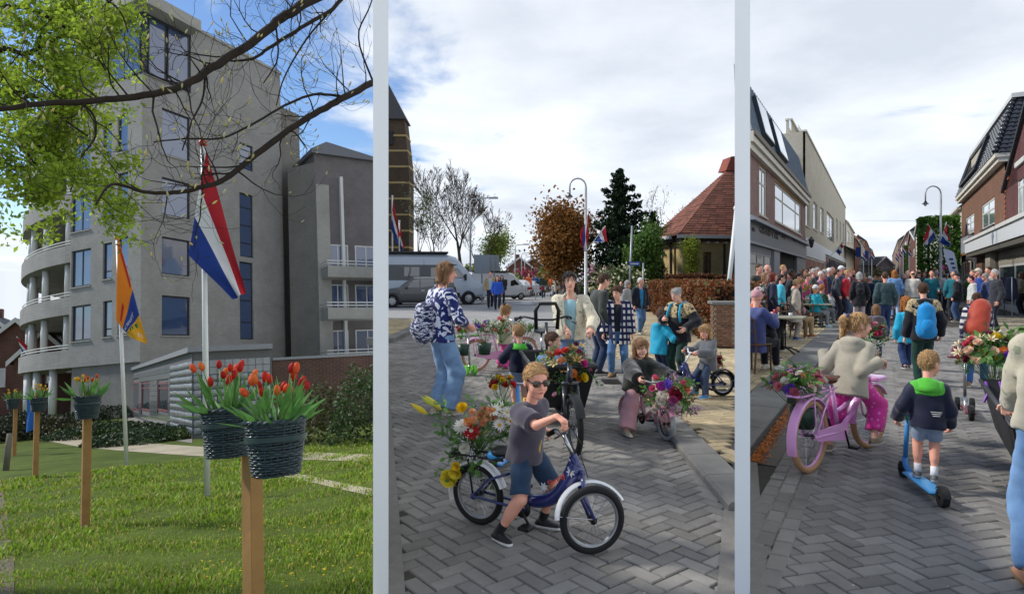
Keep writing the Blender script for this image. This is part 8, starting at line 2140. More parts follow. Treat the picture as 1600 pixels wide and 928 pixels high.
for s in (1,-1):
 strand(boy,[n0+T@V3(s*.0,-.052,.02),n0+T@V3(s*.050,-.012,.012),n0+T@V3(s*.052,.035,-.03),n0+T@V3(s*.030,.078,-.11),n0+T@V3(.008*s,.092,-.2),n0+T@V3(.0,.094,-.30)],.0065,'lanyard',mcloth('#d3a91e',.6))
flowers_px('large mixed bouquet with yellow lilies and white daisies behind the boy',[(668,647,'lily_bud','#d9c63c',.05),(690,640,'lily_bud','#d4cb55',.055),(677,634,'lily_bud','#b9c24c',.038),(722,637,'carnation','#e3bd1e',.026),(702,745,'carnation','#e8d648',.042),(712,738,'carnation','#e2cf40',.03),(713,728,'carnation','#e3c22c',.022),(721,667,'mum','#e6e4dc',.038),(736,673,'gerbera','#b3202a',.042,'#e8e0d0'),(731,659,'gerbera','#d97a2c',.026),(726,700,'carnation','#dedcd0',.026),(740,656,'mum','#d99b72',.022),(750,648,'mum','#d39068',.022),(738,644,'mum','#d8a07a',.020),(757,640,'mum','#cf8f6e',.021),(761,652,'mum','#d79c74',.022),(766,641,'mum','#c98a62',.019),(755,660,'mum','#d28e66',.02),(758,675,'mum','#c8845c',.016),(772,655,'mum','#c78560',.018),(772,640,'daisy','#eceae6',.034),(784,636,'daisy','#eceae6',.036),(794,644,'daisy','#e8e6e2',.034),(776,652,'daisy','#eeece8',.034),(788,654,'daisy','#eceae6',.036),(798,658,'daisy','#e9e7e2',.03),(780,664,'daisy','#eceae6',.032),(792,668,'daisy','#eceae6',.030),(777,675,'daisy','#e8e6e2',.026),(769,648,'daisy','#eceae6',.03),(786,645,'daisy','#eceae6',.034),(801,648,'daisy','#e6e4e0',.028),(728,688,'filler','#dedce0',.03),(738,700,'filler','#dedce2',.034),(745,715,'filler','#d9d6de',.036),(733,720,'filler','#dcd9df',.034),(748,735,'filler','#d8d5dc',.036),(738,742,'filler','#d8d6de',.03),(755,722,'filler','#d8d6da',.03),(756,748,'filler','#dcd8de',.026)],4.02,(-.215,4.02,.41),sprigs=44,seed=3)
b=MB();F=grid_field((-.12,-.1,-.06),(.12,.1,.06),.008);F.ell((0,0,0),(.045,.04,.03),k=0);
o=nets_part(F,'seat_pouch',[gloss('bright_blue','#2a8fd0',.4,.3)],None,mat=Matrix.Translation(dp(772,711,3.84)));tag(o,'small bright blue saddle pouch behind the boy','pouch')
# cargo bicycle in the middle
def cargo_bike(label,loc,az,boxw=.30,steer=0.0,h0=.27,h1=.70,ly=1.0):
 fy,ry=.62*(ly-1),-.66*(ly-1)
 th=thing('cargo_bicycle',label,'cargo bicycle',loc,AZ(az));FM=gloss('black_frame','#15161a',.35,.4);BXM=mk('cargo_box_black','#1a1b1d',.55,.15,25,bump=.15,bscale=200);CUSH=mk('cargo_rim','#2b2d30',.4,.1)
 prof=[(-.55*ly,h0),(.36*ly,h0),(.62*ly,h1),(-.66*ly,h1)];b=MB()
 V=[]
 for x0,k in ((boxw,0),(boxw-.02,1)):
  for s in (1,-1):
   for y,z in prof:V.append((s*x0*(.80 if z==h0 else 1.0),y*(1 if k==0 else .96),z+(.02 if (k and z==h0) else 0)))
 f=[(0,1,5,4),(0,3,2,1),(4,5,6,7),(1,2,6,5),(3,0,4,7),(8,12,13,9),(8,9,10,11),(12,15,14,13),(9,13,14,10),(11,15,12,8),(3,11,10,2),(6,14,15,7),(2,10,14,6),(7,15,11,3)]
 b.add(V,f);b.build('cargo_box',BXM,th)
 b=MB();b.tube([(boxw,.62*ly,h1),(boxw,-.66*ly,h1),(-boxw,-.66*ly,h1),(-boxw,.62*ly,h1)],.02,8,closed=True);b.build('box_rim',CUSH,th,True)
 b=MB();b.tube([(0,.62+fy,h0-.02),(0,-.6+ry,h0-.05),(0,-.95+ry,.36),(0,-1.12+ry,.62)],.03,10);b.tube([(0,.55+fy,h0-.01),(0,.85+fy,.52),(0,.96+fy,.72)],.028,10);b.tube([(0,-.95+ry,.34),(0,-1.5+ry,.30)],.022,8);b.tube([(0,-1.12+ry,.6),(0,-1.5+ry,.30)],.014,8);b.tube([(0,-.62+ry,h1-.1),(0,-.74+ry,1.02)],.018,8);b.build('frame',FM,th,True)
 put_wheel(th,Matrix.Translation((0,-1.5+ry,.30)),.30,.027,RUB,BLK,24)
 S_=Matrix.Translation((0,1.0+fy,0))@Matrix.Rotation(steer,4,'Z')
 put_wheel(th,S_@Matrix.Translation((0,.08,.255)),.255,.027,RUB,BLK,20)
 b=MB()
 for s in (1,-1):b.tube([(s*.06,-.03,.60),(s*.065,.05,.40),(s*.07,.08,.255)],[.018,.016,.012],8)
 b.tube([(-.075,-.03,.60),(.075,-.03,.60)],.02,8);b.tube([(0,-.03,.60),(0,-.06,.76)],.022,8);b.build('fork',FM,th,True,mat=S_)
 b=MB();arc_strip(b,(0,.08,.255),.275,R(25),R(165),.04);b.build('front_mudguard',BLK,th,angle=40,mat=S_)
 b=MB();arc_strip(b,(0,-1.5+ry,.30),.325,R(20),R(200),.04);b.build('rear_mudguard',BLK,th,angle=40)
 b=MB();L=[(-.34,-.98,1.05),(-.24,-.86,1.08),(-.08,-.76,1.05),(.08,-.76,1.05),(.24,-.86,1.08),(.34,-.98,1.05)];L=[(x,y+ry,z) for x,y,z in L];b.tube(L,.012,8);b.build('handlebar',BLK,th,True)
 for s in (0,1):b=MB();a_,c_=(V3(*L[0]),V3(*L[1])) if s==0 else (V3(*L[5]),V3(*L[4]));d=unit(a_-c_);b.tube([a_-d*.12,a_],.018,10);b.build('grip',BLK,th,True)
 for s in (1,-1):b=MB();b.tube([(s*.27,-.86+ry,1.07),(s*.30,-.80+ry,1.03),(s*.36,-.84+ry,1.00)],.006,6);b.build('brake_lever',BLK,th)
 F=grid_field((-.14,-.2,-.08),(.14,.2,.08),.012);F.cap((0,-.08,0),(0,.12,0),.085,.03,k=0,flat=((0,0,1),.4));nets_part(F,'saddle',[BLK],th,mat=Matrix.Translation((0,-1.25+ry,.88)));b=MB();b.tube([(0,-1.12+ry,.6),(0,-1.22+ry,.87)],.014,8);b.build('seat_post',CHROME,th,True)
 return th
fw=gp(884,711)
cb=cargo_bike('black front loading cargo bicycle seen head on behind the boy',(fw.x-.02,fw.y+1.05,0),176,steer=.10)
b=MB();b.tube([(-.12,-.70,.95),(-.13,-.66,1.16),(-.09,-.62,1.24),(.09,-.62,1.24),(.13,-.66,1.16),(.12,-.70,.95)],.022,8);b.build('carrying_hoop',BLK,cb,True)
wm=fw.y+2.02
person('boy in light blue shirt sitting inside the black cargo bicycle',(.01,-.28,0),face=0,M=cb.matrix_world,H=1.02,kid=True,vox=.0085,hair='short',sleeve=.85,topoff=.012,pose=dict(pelvis=(0,0,.46),feet=((.10,.36,.34),(-.10,.36,.34)),lean=-.02,hands=((.16,.18,.52),(-.16,.18,.52)),head=(1.15,.08,0)),mats=dict(top=mcloth('#8fb0d2'),legs=mdenim('#44566e'),hair=mhair('brown'),skin=mskin('fair')),shoe=False)
flowers_px('colourful bouquet with peach roses and a purple iris on the cargo box',[(853,566,'lily','#d9c277',.035),(862,556,'rose','#dd7d6a',.028),(872,552,'rose','#cf4a4c',.03),(883,548,'carnation','#d8564c',.03),(895,545,'rose','#e4c9a0',.034),(905,550,'mum','#7a2a3c',.026),(913,556,'filler','#a84a60',.03),(866,568,'lily','#e0c98a',.036),(878,565,'rose','#e6a878',.034),(891,560,'rose','#e9d3b4',.036),(902,563,'lily','#e2b070',.036),(912,568,'carnation','#c93c8e',.03),(918,577,'filler','#b85a8a',.028),(857,580,'lily','#d8c488',.034),(868,583,'lily','#dccf96',.034),(880,578,'lily','#e3b66a',.036),(892,574,'rose','#dc8a4c',.03),(904,578,'carnation','#d05aa4',.03),(886,586,'iris','#6a46a8',.05,'#d8b52c'),(894,584,'carnation','#e08030',.034),(912,590,'carnation','#e4c72c',.032),(862,592,'lily','#d8c890',.03),(874,594,'filler','#dcd6c0',.03),(903,592,'carnation','#d88a38',.026),(869,613,'tulip','#d99ab0',.028),(890,541,'filler','#7a2438',.026),(900,538,'mum','#5d2030',.022),(856,553,'filler','#cf6f6f',.026),(908,541,'lily','#e0c07a',.026)],6.02,(.50,5.95,.56),sprigs=30,seed=7)
CRJ=mpattern('cream_leaf_print','blots','#d3c9b0','#8d927c',16,thr=.62)
wo=person('smiling woman in a cream leaf print jacket holding the cargo bicycle',(.70,wm+.12,0),face=AZ(188),H=1.60,vox=.011,hair='pony',hairoff=.004,topoff=.026,hem=.0,openw=.048,collar=True,girth=.98,pose=dict(hands=((.02,.36,.93),(-.24,.34,.94)),elbow=((.6,-.6,-.4),(-.6,-.6,-.4)),lean=.06,head=(.12,.06,.10)),handp=(dict(dir=(-.2,1,-.25),palm=(0,0,-1),curl=.6),dict(dir=(.2,1,-.25),palm=(0,0,-1),curl=.6)),mats=dict(top=CRJ,shirt=mcloth('#9cc3c9'),legs=mdenim('#6f90b4'),hair=mhair('dark'),skin=mskin('fair')))
strand(wo,[hpt(wo,-.06,-.06,-.03),hpt(wo,-.075,-.03,-.12),hpt(wo,-.07,.0,-.24)],[.03,.03,.012],'hair_lock',mhair('dark'),8)
mg=person('man with glasses and short hair behind the smiling woman',(1.33,10.2,0),face=AZ(72),H=1.62,vox=.013,hair='short',topoff=.02,pose=dict(lean=.16,head=(0,.22,0)),mats=dict(top=mcloth('#3b3f3a'),legs=mdenim('#33405a'),hair=mhair('brown'),skin=mskin('fair')))
b=MB()
for s in (1,-1):b.tube([hpt(mg,s*.033+.025*math.cos(t),.097,.002+.02*math.sin(t)) for t in np.linspace(0,2*PI,13)[:-1]],.003,5,closed=True);b.tube([hpt(mg,s*.058,.09,.004),hpt(mg,s*.076,.0,.006)],.003,5)
b.build('spectacles',BLK,mg['th'],True)
# woman with the patterned backpack
SHIB=mpattern('shibori_print','blots','#1e2a63','#d8dae6',11,thr=.53);CAMO=mpattern('camo_print','camo','#1a2148','#c3c6d4',20,thr=.52)
w1=stand('woman in blue and white print blouse and wide jeans, seen from behind',690,648,409,52,vox=.011,hair='bob',sleeve=1.55,topoff=.02,hem=.02,legw=1.45,legoff=.014,leglen=1.97,girth=.93,seed=4,pose=dict(hands=((.18,.26,.98),None),elbow=((.6,-.6,-.2),None),head=(-.45,.12,0),feet=((.085,.04,.07),(-.085,-.02,.07))),mats=dict(top=SHIB,legs=mdenim('#7f9fc4'),shoes=mleather('#b9a894'),hair=mhair('lightbrown'),skin=mskin('pink')))
sunglasses(w1,up=.075,tint='#17171a')
backpack('backpack with blue and white camouflage print on the woman in wide jeans',w1,CAMO,(.15,.12,.20),(-.05,-.20,-.33),.12)
# green scooter with flowers
def scooter(label,loc,az,col,h=.72,deckm=None,wheelm=None,flow=None,three=False,r=.055,bar=.17):
 th=thing('kick_scooter',label,'scooter',loc,AZ(az));b=MB();b.box(-.055,.055,-.30,.18,.055,.08,ch=.01);b.build('deck',deckm or col,th,angle=40)
 b=MB();b.tube([(0,.17,.065),(0,.26,.10),(0,.28,.16)],.022,8);b.tube([(0,.28,.12),(0,.22,h)],.017,8);b.build('steering_column',col if not three else ALU,th,True)
 b=MB();b.tube([(-bar,.21,h),(bar,.21,h)],.012,8);b.build('handlebar',ALU,th,True)
 for s in (1,-1):b=MB();b.tube([(s*(bar-.08),.21,h),(s*(bar+.02),.21,h)],.017,8);b.build('grip',col,th,True)
 ws=[(-.07,.29),(.07,.29),(0,-.34)] if three else [(0,.30),(0,-.36)]
 for x,y in ws:w=MB();w.lathe([(.012,-.022),(r*.55,-.018),(r*.6,-.024),(r*.95,-.022),(r,-.01),(r,.01),(r*.95,.022),(r*.6,.024),(r*.55,.018),(.012,.022)],(x,y,r),20,axis=(1,0,0));w.build('wheel',wheelm or RUB,th,angle=40)
 b=MB();arc_strip(b,(0,ws[-1][1],r),r+.012,R(40),R(170),.028);b.build('rear_brake',BLK,th,angle=40)
 return th
LIME=gloss('lime_green','#6fc23a',.35,.3)
q=gp(722,583);scooter('lime green scooter with three wheels behind the woman in wide jeans',(q.x,q.y,0),150,LIME,.62,wheelm=LIME,three=True,r=.085)
bouquet('small bunch of red and green flowers on the lime green scooter',dp(724,518,10.0),(.10,.08,.14),[('rose','#a8404a',1.2,3),('mum','#6fb04a',1.3,3),('filler','#d8cfc0',1.2,3),('gerbera','#c86a50',1,2)],16,seed=4,sprigs=10,base=dp(724,546,10.0))
b=MB();q=dp(724,546,10.0);b.lathe([(.0,-.09),(.075,-.09),(.095,.08),(.085,.08),(.07,-.07)],q,16);tag(b.build('flower_pot',mk('pot_dark_green','#1d3a2c',.4,.1),None,True),'dark green pot hanging on the lime green scooter','flower pot')
# girl with the pink bicycle in the middle picture
PINK=gloss('pink_paint','#dc9fc6',.3,.5);TANT=mk('tan_tyre','#b08a66',.85,.12,30);ORCH=gloss('orchid_paint','#e2a2da',.28,.6)
q=gp(764,577);pb=bicycle('pale pink bicycle with tan tyres beside the girl in pink trousers',(q.x+.2,q.y,0),AZ(62),wr=.265,tw=.024,wb=.92,frame=PINK,style='step',fender=PINK,tyre=TANT,rim=PINK,rack=PINK,guard=PINK,sh=.66,bh=.84,barw=.26,saddle=mleather('#6b4630'))
gm_=person('blond girl in pale floral jacket and bright pink trousers by the pink bicycle',(.0,-.02,0),M=pb['th'].matrix_world,face=0,H=1.13,kid=True,vox=.009,hair='pony',topoff=.022,hem=.10,flare=.02,legw=1.5,pose=dict(pelvis=(.02,.08,.56),feet=((.17,-.02,.047),(-.15,.06,.047)),hands=((.20,.38,.72),(-.20,.38,.72)),head=(.55,.1,0)),mats=dict(top=mpattern('pale_floral','spots','#b9ae92','#c7a49a',26,thr=.22),legs=mcloth('#d04a92',.6),shoes=mleather('#8a7a68'),hair=mhair('blond'),skin=mskin('fair')))
strand(gm_,[hpt(gm_,s,-.10,.085+abs(s)) for s in (-.05,-.02,0,.02,.05)],[.006,.016,.008,.016,.006],'hair_bow',mcloth('#3a3440'),6)
bouquet('purple and yellow bunch in a pot on the rack of the pink bicycle',dp(756,514,10.2),(.20,.14,.13),[('iris','#6a48a4',1.5,3,'#d8b52c'),('mum','#7c54b0',1.2,2),('lily','#e0c040',1.2,2),('filler','#d9d6c8',1.3,4),('rose','#c06a7c',1.1,2)],26,seed=11,sprigs=14,base=dp(757,540,10.2))
b=MB();q=dp(757,544,10.2);b.lathe([(.0,-.10),(.09,-.10),(.115,.08),(.10,.08),(.08,-.08)],q,16);tag(b.build('flower_pot',MATS['pot_dark_green'],None,True),'dark green flower pot on the rack of the pink bicycle','flower pot')
bouquet('pale white and coral bunch on the arm of the girl in pink trousers',dp(783,517,9.6),(.20,.12,.20),[('filler','#dcd8cc',1.6,4),('rose','#d9786a',1.3,2),('spray','#e2ded2',1.8,3),('lily','#dcd6c4',1.2,2)],28,seed=12,sprigs=20)
bouquet('loose bunch of white spray flowers beside the navy coated boy',dp(822,520,8.6),(.22,.12,.13),[('spray','#e4e2da',2,4),('filler','#dedad0',1.6,4)],22,seed=13,sprigs=14,base=dp(812,552,8.6))
# boy in navy jacket with lime collar (seen from behind), his scooter
GRN_=mcloth('#52b038',.8)
nb=person('small boy in navy jacket with lime green collar, seen from behind',(gp(812,641).x,7.4,0),face=AZ(-8),H=1.0,kid=True,vox=.0085,hair='short',topoff=.022,hem=.05,leglen=.85,legw=1.25,pose=dict(hands=((.10,.24,.60),(-.14,.20,.60)),head=(.5,.12,0)),mats=dict(top=mcloth('#1b2036'),legs=mdenim('#8fa3bd'),hair=mhair('blond'),skin=mskin('fair')))
def collar(p,mat,r=.085,name='collar'):
 K=p['K'];h=p['hd']['s'];b=MB();T=K['TS'];n=K['neck']
 b.lathe([(r*h*.85,.028),(r*h*1.0,.022),(r*h*1.25,-.004),(r*h*1.55,-.03),(r*h*1.4,-.034),(r*h*.9,.0)],n+T@V3(0,-.008,.0),20,axis=T@V3(0,-.12,1));return b.build(name,mat,p['th'],True)
collar(nb,GRN_)
BSC=gloss('scooter_blue','#2f83c6',.35,.4)
q=Vector((-.03,5.25,0));sc1=scooter('blue handled scooter with flowers just behind the boy in sunglasses',q,20,BSC,.62)
bouquet('red and yellow bunch tied to the blue handled scooter',dp(785,602,5.1),(.11,.08,.08),[('carnation','#b3242c',1,4),('rose','#c0303a',.9,3),('carnation','#dcb42c',.9,3),('filler','#d8d4c8',.9,2)],20,seed=15,sprigs=14,base=dp(785,632,5.1),size=.03)
# the checked fleece woman, the family at the kerb
CHK=mpattern('checked_fleece','squares','#1c2145','#cfccc8',11.5)
w2=stand('woman in navy and white checked fleece with hands in its pockets',966,588,447,196,vox=.011,hair='short',hairoff=.016,topoff=.032,hem=.14,openw=.040,flare=.02,pose=dict(hands=((.225,.05,.66),(-.225,.05,.66)),head=(-.35,.28,0),feet=((.10,.03,.06),(-.11,-.03,.06))),mats=dict(top=CHK,shirt=mcloth('#1c1e24'),legs=mdenim('#54779f'),shoes=mleather('#9c7c50'),sole=mk('sole_tan','#8a6d48',.8),hair=mhair('brown'),skin=mskin('fair')))
PV=.066
stand('man in navy jacket and bright blue shirt walking on the yellow pavement',1000,521,434,165,zg=PV,vox=.013,hair='short',topoff=.026,hem=.05,openw=.04,pose=dict(feet=((.08,.14,.07),(-.08,-.16,.08)),head=(.5,0,0)),mats=dict(top=mcloth('#20242e'),shirt=mcloth('#2f7fae'),legs=mdenim('#5a7ea8'),hair=mhair('white'),skin=mskin('pink')))
wg=stand('woman with grey hair, light jacket and sunglasses beside the man in navy',979,523,438,120,zg=PV,vox=.013,hair='bob',topoff=.024,hem=.05,pose=dict(head=(-.3,0,0)),mats=dict(top=mcloth('#8d918f'),legs=mdenim('#3a4250'),shoes=mleather('#d8d4cc'),hair=mhair('grey'),skin=mskin('fair')));sunglasses(wg)
tk=stand('child in turquoise jacket pressed against the grey haired mother',1030,598,480,60,zg=PV,kid=True,vox=.010,hair='short',hairoff=.012,topoff=.026,hem=.12,flare=.01,hood=True,pose=dict(lean=.10,head=(.1,.1,0),hands=((.16,.2,.66),(-.1,.2,.6))),mats=dict(top=mcloth('#1a9dbf',.6),legs=mdenim('#2c3650'),hair=mhair('brown'),skin=mskin('fair')))
LEO=mpattern('leopard_fleece','spots','#b09a72','#2a2119',34,thr=.30)
mo=stand('grey haired mother in black jacket with leopard yoke and turquoise straps',1062,600,449,232,zg=PV,vox=.011,hair='bun',topoff=.032,hem=.06,hood=True,pose=dict(hands=((.06,.28,.90),(-.2,.14,.78)),elbow=((.6,-.5,-.3),(-.6,-.5,-.3)),head=(-.1,.42,0)),mats=dict(top=mcloth('#191b20'),legs=mcloth('#17362f'),shoes=mleather('#1d1d20'),hair=mhair('grey'),skin=mskin('fair')))
def yoke(p,mat,cut=.12,arms=True):
 K=p['K'];H=p['H'];T=K['TS'];F=grid_field(K['cen']-.26*H,K['cen']+.2*H,.013)
 F.cap(K['sh'][-1]*.9+K['sh'][1]*.1,K['sh'][1]*.9+K['sh'][-1]*.1,.036*H+.026,k=.05);ch=K['cen']-T@V3(0,0,.085*H);F.cap(ch-T@V3(0,0,.04*H),ch,.094*H+.036,k=.03,flat=(T@V3(0,1,0),.76));F.cap(ch,K['neck']-T@V3(0,0,.02),.075*H,.055,k=.04,flat=(T@V3(0,1,0),.8))
 for s in (1,-1) if arms else ():F.cap(K['sh'][s],K['sh'][s]*.55+K['el'][s]*.45,.038*H+.032,.034*H+.036,k=.02,cut=1)
 F.plane(K['cen']+T@V3(0,0,-cut*H),T@V3(0,0,-1));F.wrinkle(.003,.08,2);return nets_part(F,'yoke',[mat],p['th'])
yoke(mo,LEO);TEAL=mcloth('#1f94b4',.6)
for s in (1,-1):
 K=mo['K'];T=K['TS'];H=mo['H'];c=K['cen'];strand(mo,[c+T@V3(s*.055*H,-.10*H,-.02*H),c+T@V3(s*.06*H,-.02*H,.045*H),c+T@V3(s*.065*H,.075*H,.01*H),c+T@V3(s*.075*H,.105*H,-.08*H),c+T@V3(s*.085*H,.10*H,-.16*H)],.017,'strap',TEAL,8)
PK2=gloss('dusty_pink_paint','#c58b94',.4,.3);GRYT=mk('grey_tyre','#8e9092',.8,.1,30)
q=gp(1041,690);g2=bicycle('small dusty pink bicycle with grey tyres at the kerb',(q.x-.11,q.y+.33,0),AZ(158),wr=.155,tw=.022,wb=.62,frame=PK2,style='step',tyre=GRYT,rim=BLK,sh=.40,bh=.55,barw=.20,steer=-.1,spokes=12,fender=PK2)
gg=person('smiling girl in a black fluffy coat on the small pink bicycle',(0,0,0),M=g2['th'].matrix_world,face=0,H=1.0,kid=True,vox=.0085,hair='fringe',topoff=.045,hem=.03,flare=.02,hood=True,legw=1.7,legoff=.016,pose=dict(pelvis=(0,-.17,.45),feet=((.26,.04,.045),(-.22,.0,.045)),knee=((.7,1,0),(-.7,1,0)),hands=((.19,.15,.56),(-.19,.15,.56)),head=(-.15,.08,0),lean=.08),mats=dict(top=mk('black_fleece','#161a14',1.0,.4,60,bump=1.0,bscale=90,sheen=.5),legs=mcloth('#b98b90',.8),shoes=mleather('#b8a98e'),hair=mhair('lightbrown'),skin=mskin('fair')))
flowers_px('big pink and purple bouquet hiding the bars of the pink bicycle',[(1029,592,'calla','#d9607a',.038),(1022,606,'calla','#c84878',.04),(1043,600,'mum','#7a58c0',.038),(1033,603,'carnation','#b23a9a',.034),(1052,592,'filler','#b89ac8',.04),(1062,594,'filler','#a88abc',.04),(1068,607,'calla','#d86a62',.042),(1063,600,'calla','#cf5a70',.036),(1053,612,'carnation','#a82848',.04),(1058,618,'rose','#8c2038',.036),(1034,616,'rose','#e6dfd2',.032),(1030,623,'rose','#e4dccf',.028),(1034,628,'carnation','#e0d8c8',.028),(1052,625,'carnation','#c85a98',.036),(1045,632,'filler','#c07ab8',.04),(1060,632,'rose','#dcd6c8',.032),(1068,634,'carnation','#d8d0c4',.03),(1056,640,'filler','#b868b8',.042),(1066,642,'filler','#bb70c0',.04),(1078,640,'filler','#b468b4',.042),(1084,636,'spray','#b070b8',.05),(1046,640,'rose','#e2dccc',.03),(1038,640,'filler','#d8a8c8',.034),(1027,634,'carnation','#dcd2c4',.026),(1075,618,'filler','#7a2c3c',.044),(1071,626,'filler','#70283a',.04),(1042,612,'filler','#a87ac0',.036),(1022,640,'rose','#dcd4c6',.024),(1080,610,'spray','#6f7f5a',.044),(1048,648,'filler','#c47ec4',.034),(1074,590,'spray','#9a84b0',.04)],6.0,(1.52,6.1,.50),sprigs=26,seed=9)
q=gp(1092,622,PV);tb_=bicycle("small blue children's bicycle with white bars on the yellow pavement",(q.x+.05,q.y+.1,PV),AZ(258),wr=.155,tw=.02,wb=.60,frame=NAVY,style='kid',rim=CHROME,sh=.40,bh=.58,barw=.18,barmat=WFEND,fender=BLK)
person('small fair haired boy in grey hooded coat and blue shoes',(.0,.0,0),M=tb_['th'].matrix_world,face=0,H=.92,kid=True,vox=.0085,hair='fringe',hairoff=-.002,topoff=.030,hem=.12,flare=.01,hood=True,pose=dict(pelvis=(.0,-.10,.455),feet=((.16,-.02,.04),(-.16,.02,.04)),hands=((.16,.12,.55),(-.16,.12,.55)),head=(.50,.15,0)),mats=dict(top=mcloth('#5d5f62'),legs=mdenim('#39465c'),shoes=mleather('#2a7fc0'),hair=mhair('blond'),skin=mskin('pink')))
bouquet('red and white bunch behind the grey coated boy',dp(1113,572,8.4),(.14,.12,.22),[('carnation','#8c2a34',1.2,3),('rose','#dcd6ca',1.3,3),('filler','#b07a8a',1.3,3),('rose','#a84a52',1.1,2)],30,seed=21,sprigs=20)
FAR=[]
def dist(label,px,foot,head,az,top,legs,hair='short',hc='brown',hat=None,group=None,hatm=None,**kw):
 return stand(label,px,foot,head,az,vox=.018,headfine=False,fingers=True,hair=hair,hat=hat,detail=False,group=group,mats=dict(top=mcloth(top),legs=mcloth(legs),hair=mhair(hc),hat=hatm or mcloth('#8a8a88'),skin=mskin(kw.pop('sk','pink'))),**kw)
wk=lambda s=1:dict(feet=((.08,.20*s,.08),(-.08,-.22*s,.12)))
dist('bearded man in tan jacket and pink shirt walking with the woman in blue',766,482,424,178,'#a8936a','#1f2530',hc='brown',topoff=.03,openw=.05,pose=wk())
dist('dark haired woman in cobalt blue cardigan walking beside the man in tan',777,485,431,176,'#2f57b8','#1c2236',hair='long',hc='dark',topoff=.03,hem=.05,pose=wk(-1))
dist('person in dark clothes just behind the walking couple',784,476,430,170,'#2c2d34','#24262c',hair='long',hc='dark')
dist('steward in an orange safety vest with blue jeans by the barrier',826,463,428,150,'#d8622a','#5a7aa0',hair='bald',topoff=.03)
dist('person in a blue jacket leaning on the crowd fence',837,462,428,10,'#2a5590','#26303e',topoff=.03)
dist('man in dark green jacket walking up the middle of the road',849,466,428,182,'#33402f','#20243a',hc='grey',topoff=.03,pose=wk())
dist('second steward in orange vest standing near the white coated woman',862,464,430,40,'#d8642c','#4a5c78',topoff=.03)
dist('white haired woman in a long pale coat on the crossing',869,470,431,200,'#c0b8a6','#2a2a30',hc='white',hem=.16,topoff=.03)
dist('person in dark jacket and pale trousers beside the pale coated woman',876,470,433,190,'#4a4a52','#b5aea0',hc='white')
dist('white haired man in a bright blue jacket turned away on the crossing',886,472,430,-40,'#2163b8','#1f2a44',hc='white',topoff=.03)
dist('dark dressed walker with a red backpack near the black bin',947,472,436,4,'#26272c','#2c2a2c',topoff=.024)
dist('walker in brown top by the black bin',962,478,436,24,'#7a5244','#2e2f36')
dist('bald walker seen over the checked fleece woman',970,486,440,175,'#5c5048','#30343c',hair='bald')
for i in range(9):dist('tiny passer-by in '+['dark blue','maroon','charcoal','pale khaki'][i%4]+' in the distance beyond the barrier',800+i*8+(i%3),456-(i%2),432,(i*70)%360,['#3a4a66','#6a3a3a','#4a4a4a','#8a8478'][i%4],'#2a2c34',group='tiny passers-by beyond the barrier')
# people in the shopping street
# girl on the pink bicycle
q=gp(1300,706);PINK3=ORCH
rb=bicycle("orchid pink girl's bicycle with tan tyres and brown saddle by the gutter",(2.76,5.36,0),AZ(50),wr=.285,tw=.026,wb=1.15,frame=PINK3,style='step',fender=PINK3,tyre=TANT,rim=PINK3,rack=PINK3,guard=PINK3,sh=.70,bh=.80,barw=.25,saddle=mleather('#5a3320'),spokes=28,ped=-1.1,steer=-.12)
rt=rb['th'];gR,gL=rb['grips']
b=MB();b.box(-.13,.13,.42,.62,.62,.66,ch=.01);b.tube([(0,.50,.62),(0,.52,.56)],.02,8);b.build('front_carrier',PINK3,rt)
rg=person('blond girl with ponytail in cream hooded coat riding the orchid bicycle',(0,0,0),M=rt.matrix_world,face=0,H=1.20,kid=True,vox=.0075,hd=.212,hair='pony',topoff=.020,hem=.10,flare=.012,hood=True,legw=1.45,leglen=1.75,girth=.95,pose=dict(pelvis=(.02,.13,.66),feet=((.17,.22,.17),(-.15,.10,.07)),knee=((.3,1,0),(-.3,1,0)),hands=(tuple(gR+V3(0,-.06,.035)),tuple(gL+V3(0,-.06,.035))),lean=.24,elbow=((.3,-.5,-1),(-.3,-.5,-1)),head=(-.75,.12,0)),handp=(dict(dir=(0,1,-.3),palm=(0,.2,-1),curl=.6),dict(dir=(0,1,-.3),palm=(0,.2,-1),curl=.6)),mats=dict(top=mcloth('#a9a18e',.8),legs=mpattern('pink_trousers','spots','#d63a94','#e87abb',22,thr=.25),shoes=mpattern('leopard_boots','spots','#8a7a62','#2a211a',46,thr=.3),hair=mhair('blond'),skin=mskin('fair')))
strand(rg,[hpt(rg,s,-.125,.05+abs(s)*.8) for s in (-.05,-.025,0,.025,.05)],[.006,.017,.009,.017,.006],'hair_bow',mcloth('#4a4a78'),6)
dR=q.y
bouquet('mixed bouquet with purple mum and red gerbera on the orchid bicycle rack',dp(1243,612,5.0),(.24,.20,.16),[('mum','#7a48c0',1.4,3),('gerbera','#c0302c',1.2,1,'#d8742c'),('rose','#e4ddd0',1.1,3),('rose','#c8747c',1.0,3),('carnation','#b65a72',1.0,3),('spray','#c88a9a',1.8,3),('lily','#d88a5a',1.0,1),('filler','#c9a8d0',1.2,3),('rose','#e0c4a0',.9,2)],44,seed=31,sprigs=34,base=dp(1255,645,5.05),size=.036,spread=85)
b=MB();c=dp(1255,648,5.05);b.lathe([(.0,-.10),(.08,-.10),(.11,.07),(.10,.07),(.075,-.08)],c,16);tag(b.build('flower_pot',MATS['pot_dark_green'],None,True),'dark green flower pot on the rack of the orchid bicycle','flower pot')
bouquet('white and cream bouquet on the front of the orchid bicycle',dp(1343,548,6.1),(.16,.14,.13),[('filler','#e6e4de',1.4,4),('rose','#e8e4da',1.0,3),('rose','#dcc08a',1.0,2),('carnation','#7a2c48',.9,2),('spray','#dfe2d4',1.6,2),('rose','#d0587a',.9,1)],36,seed=32,sprigs=26,base=dp(1346,578,6.1))
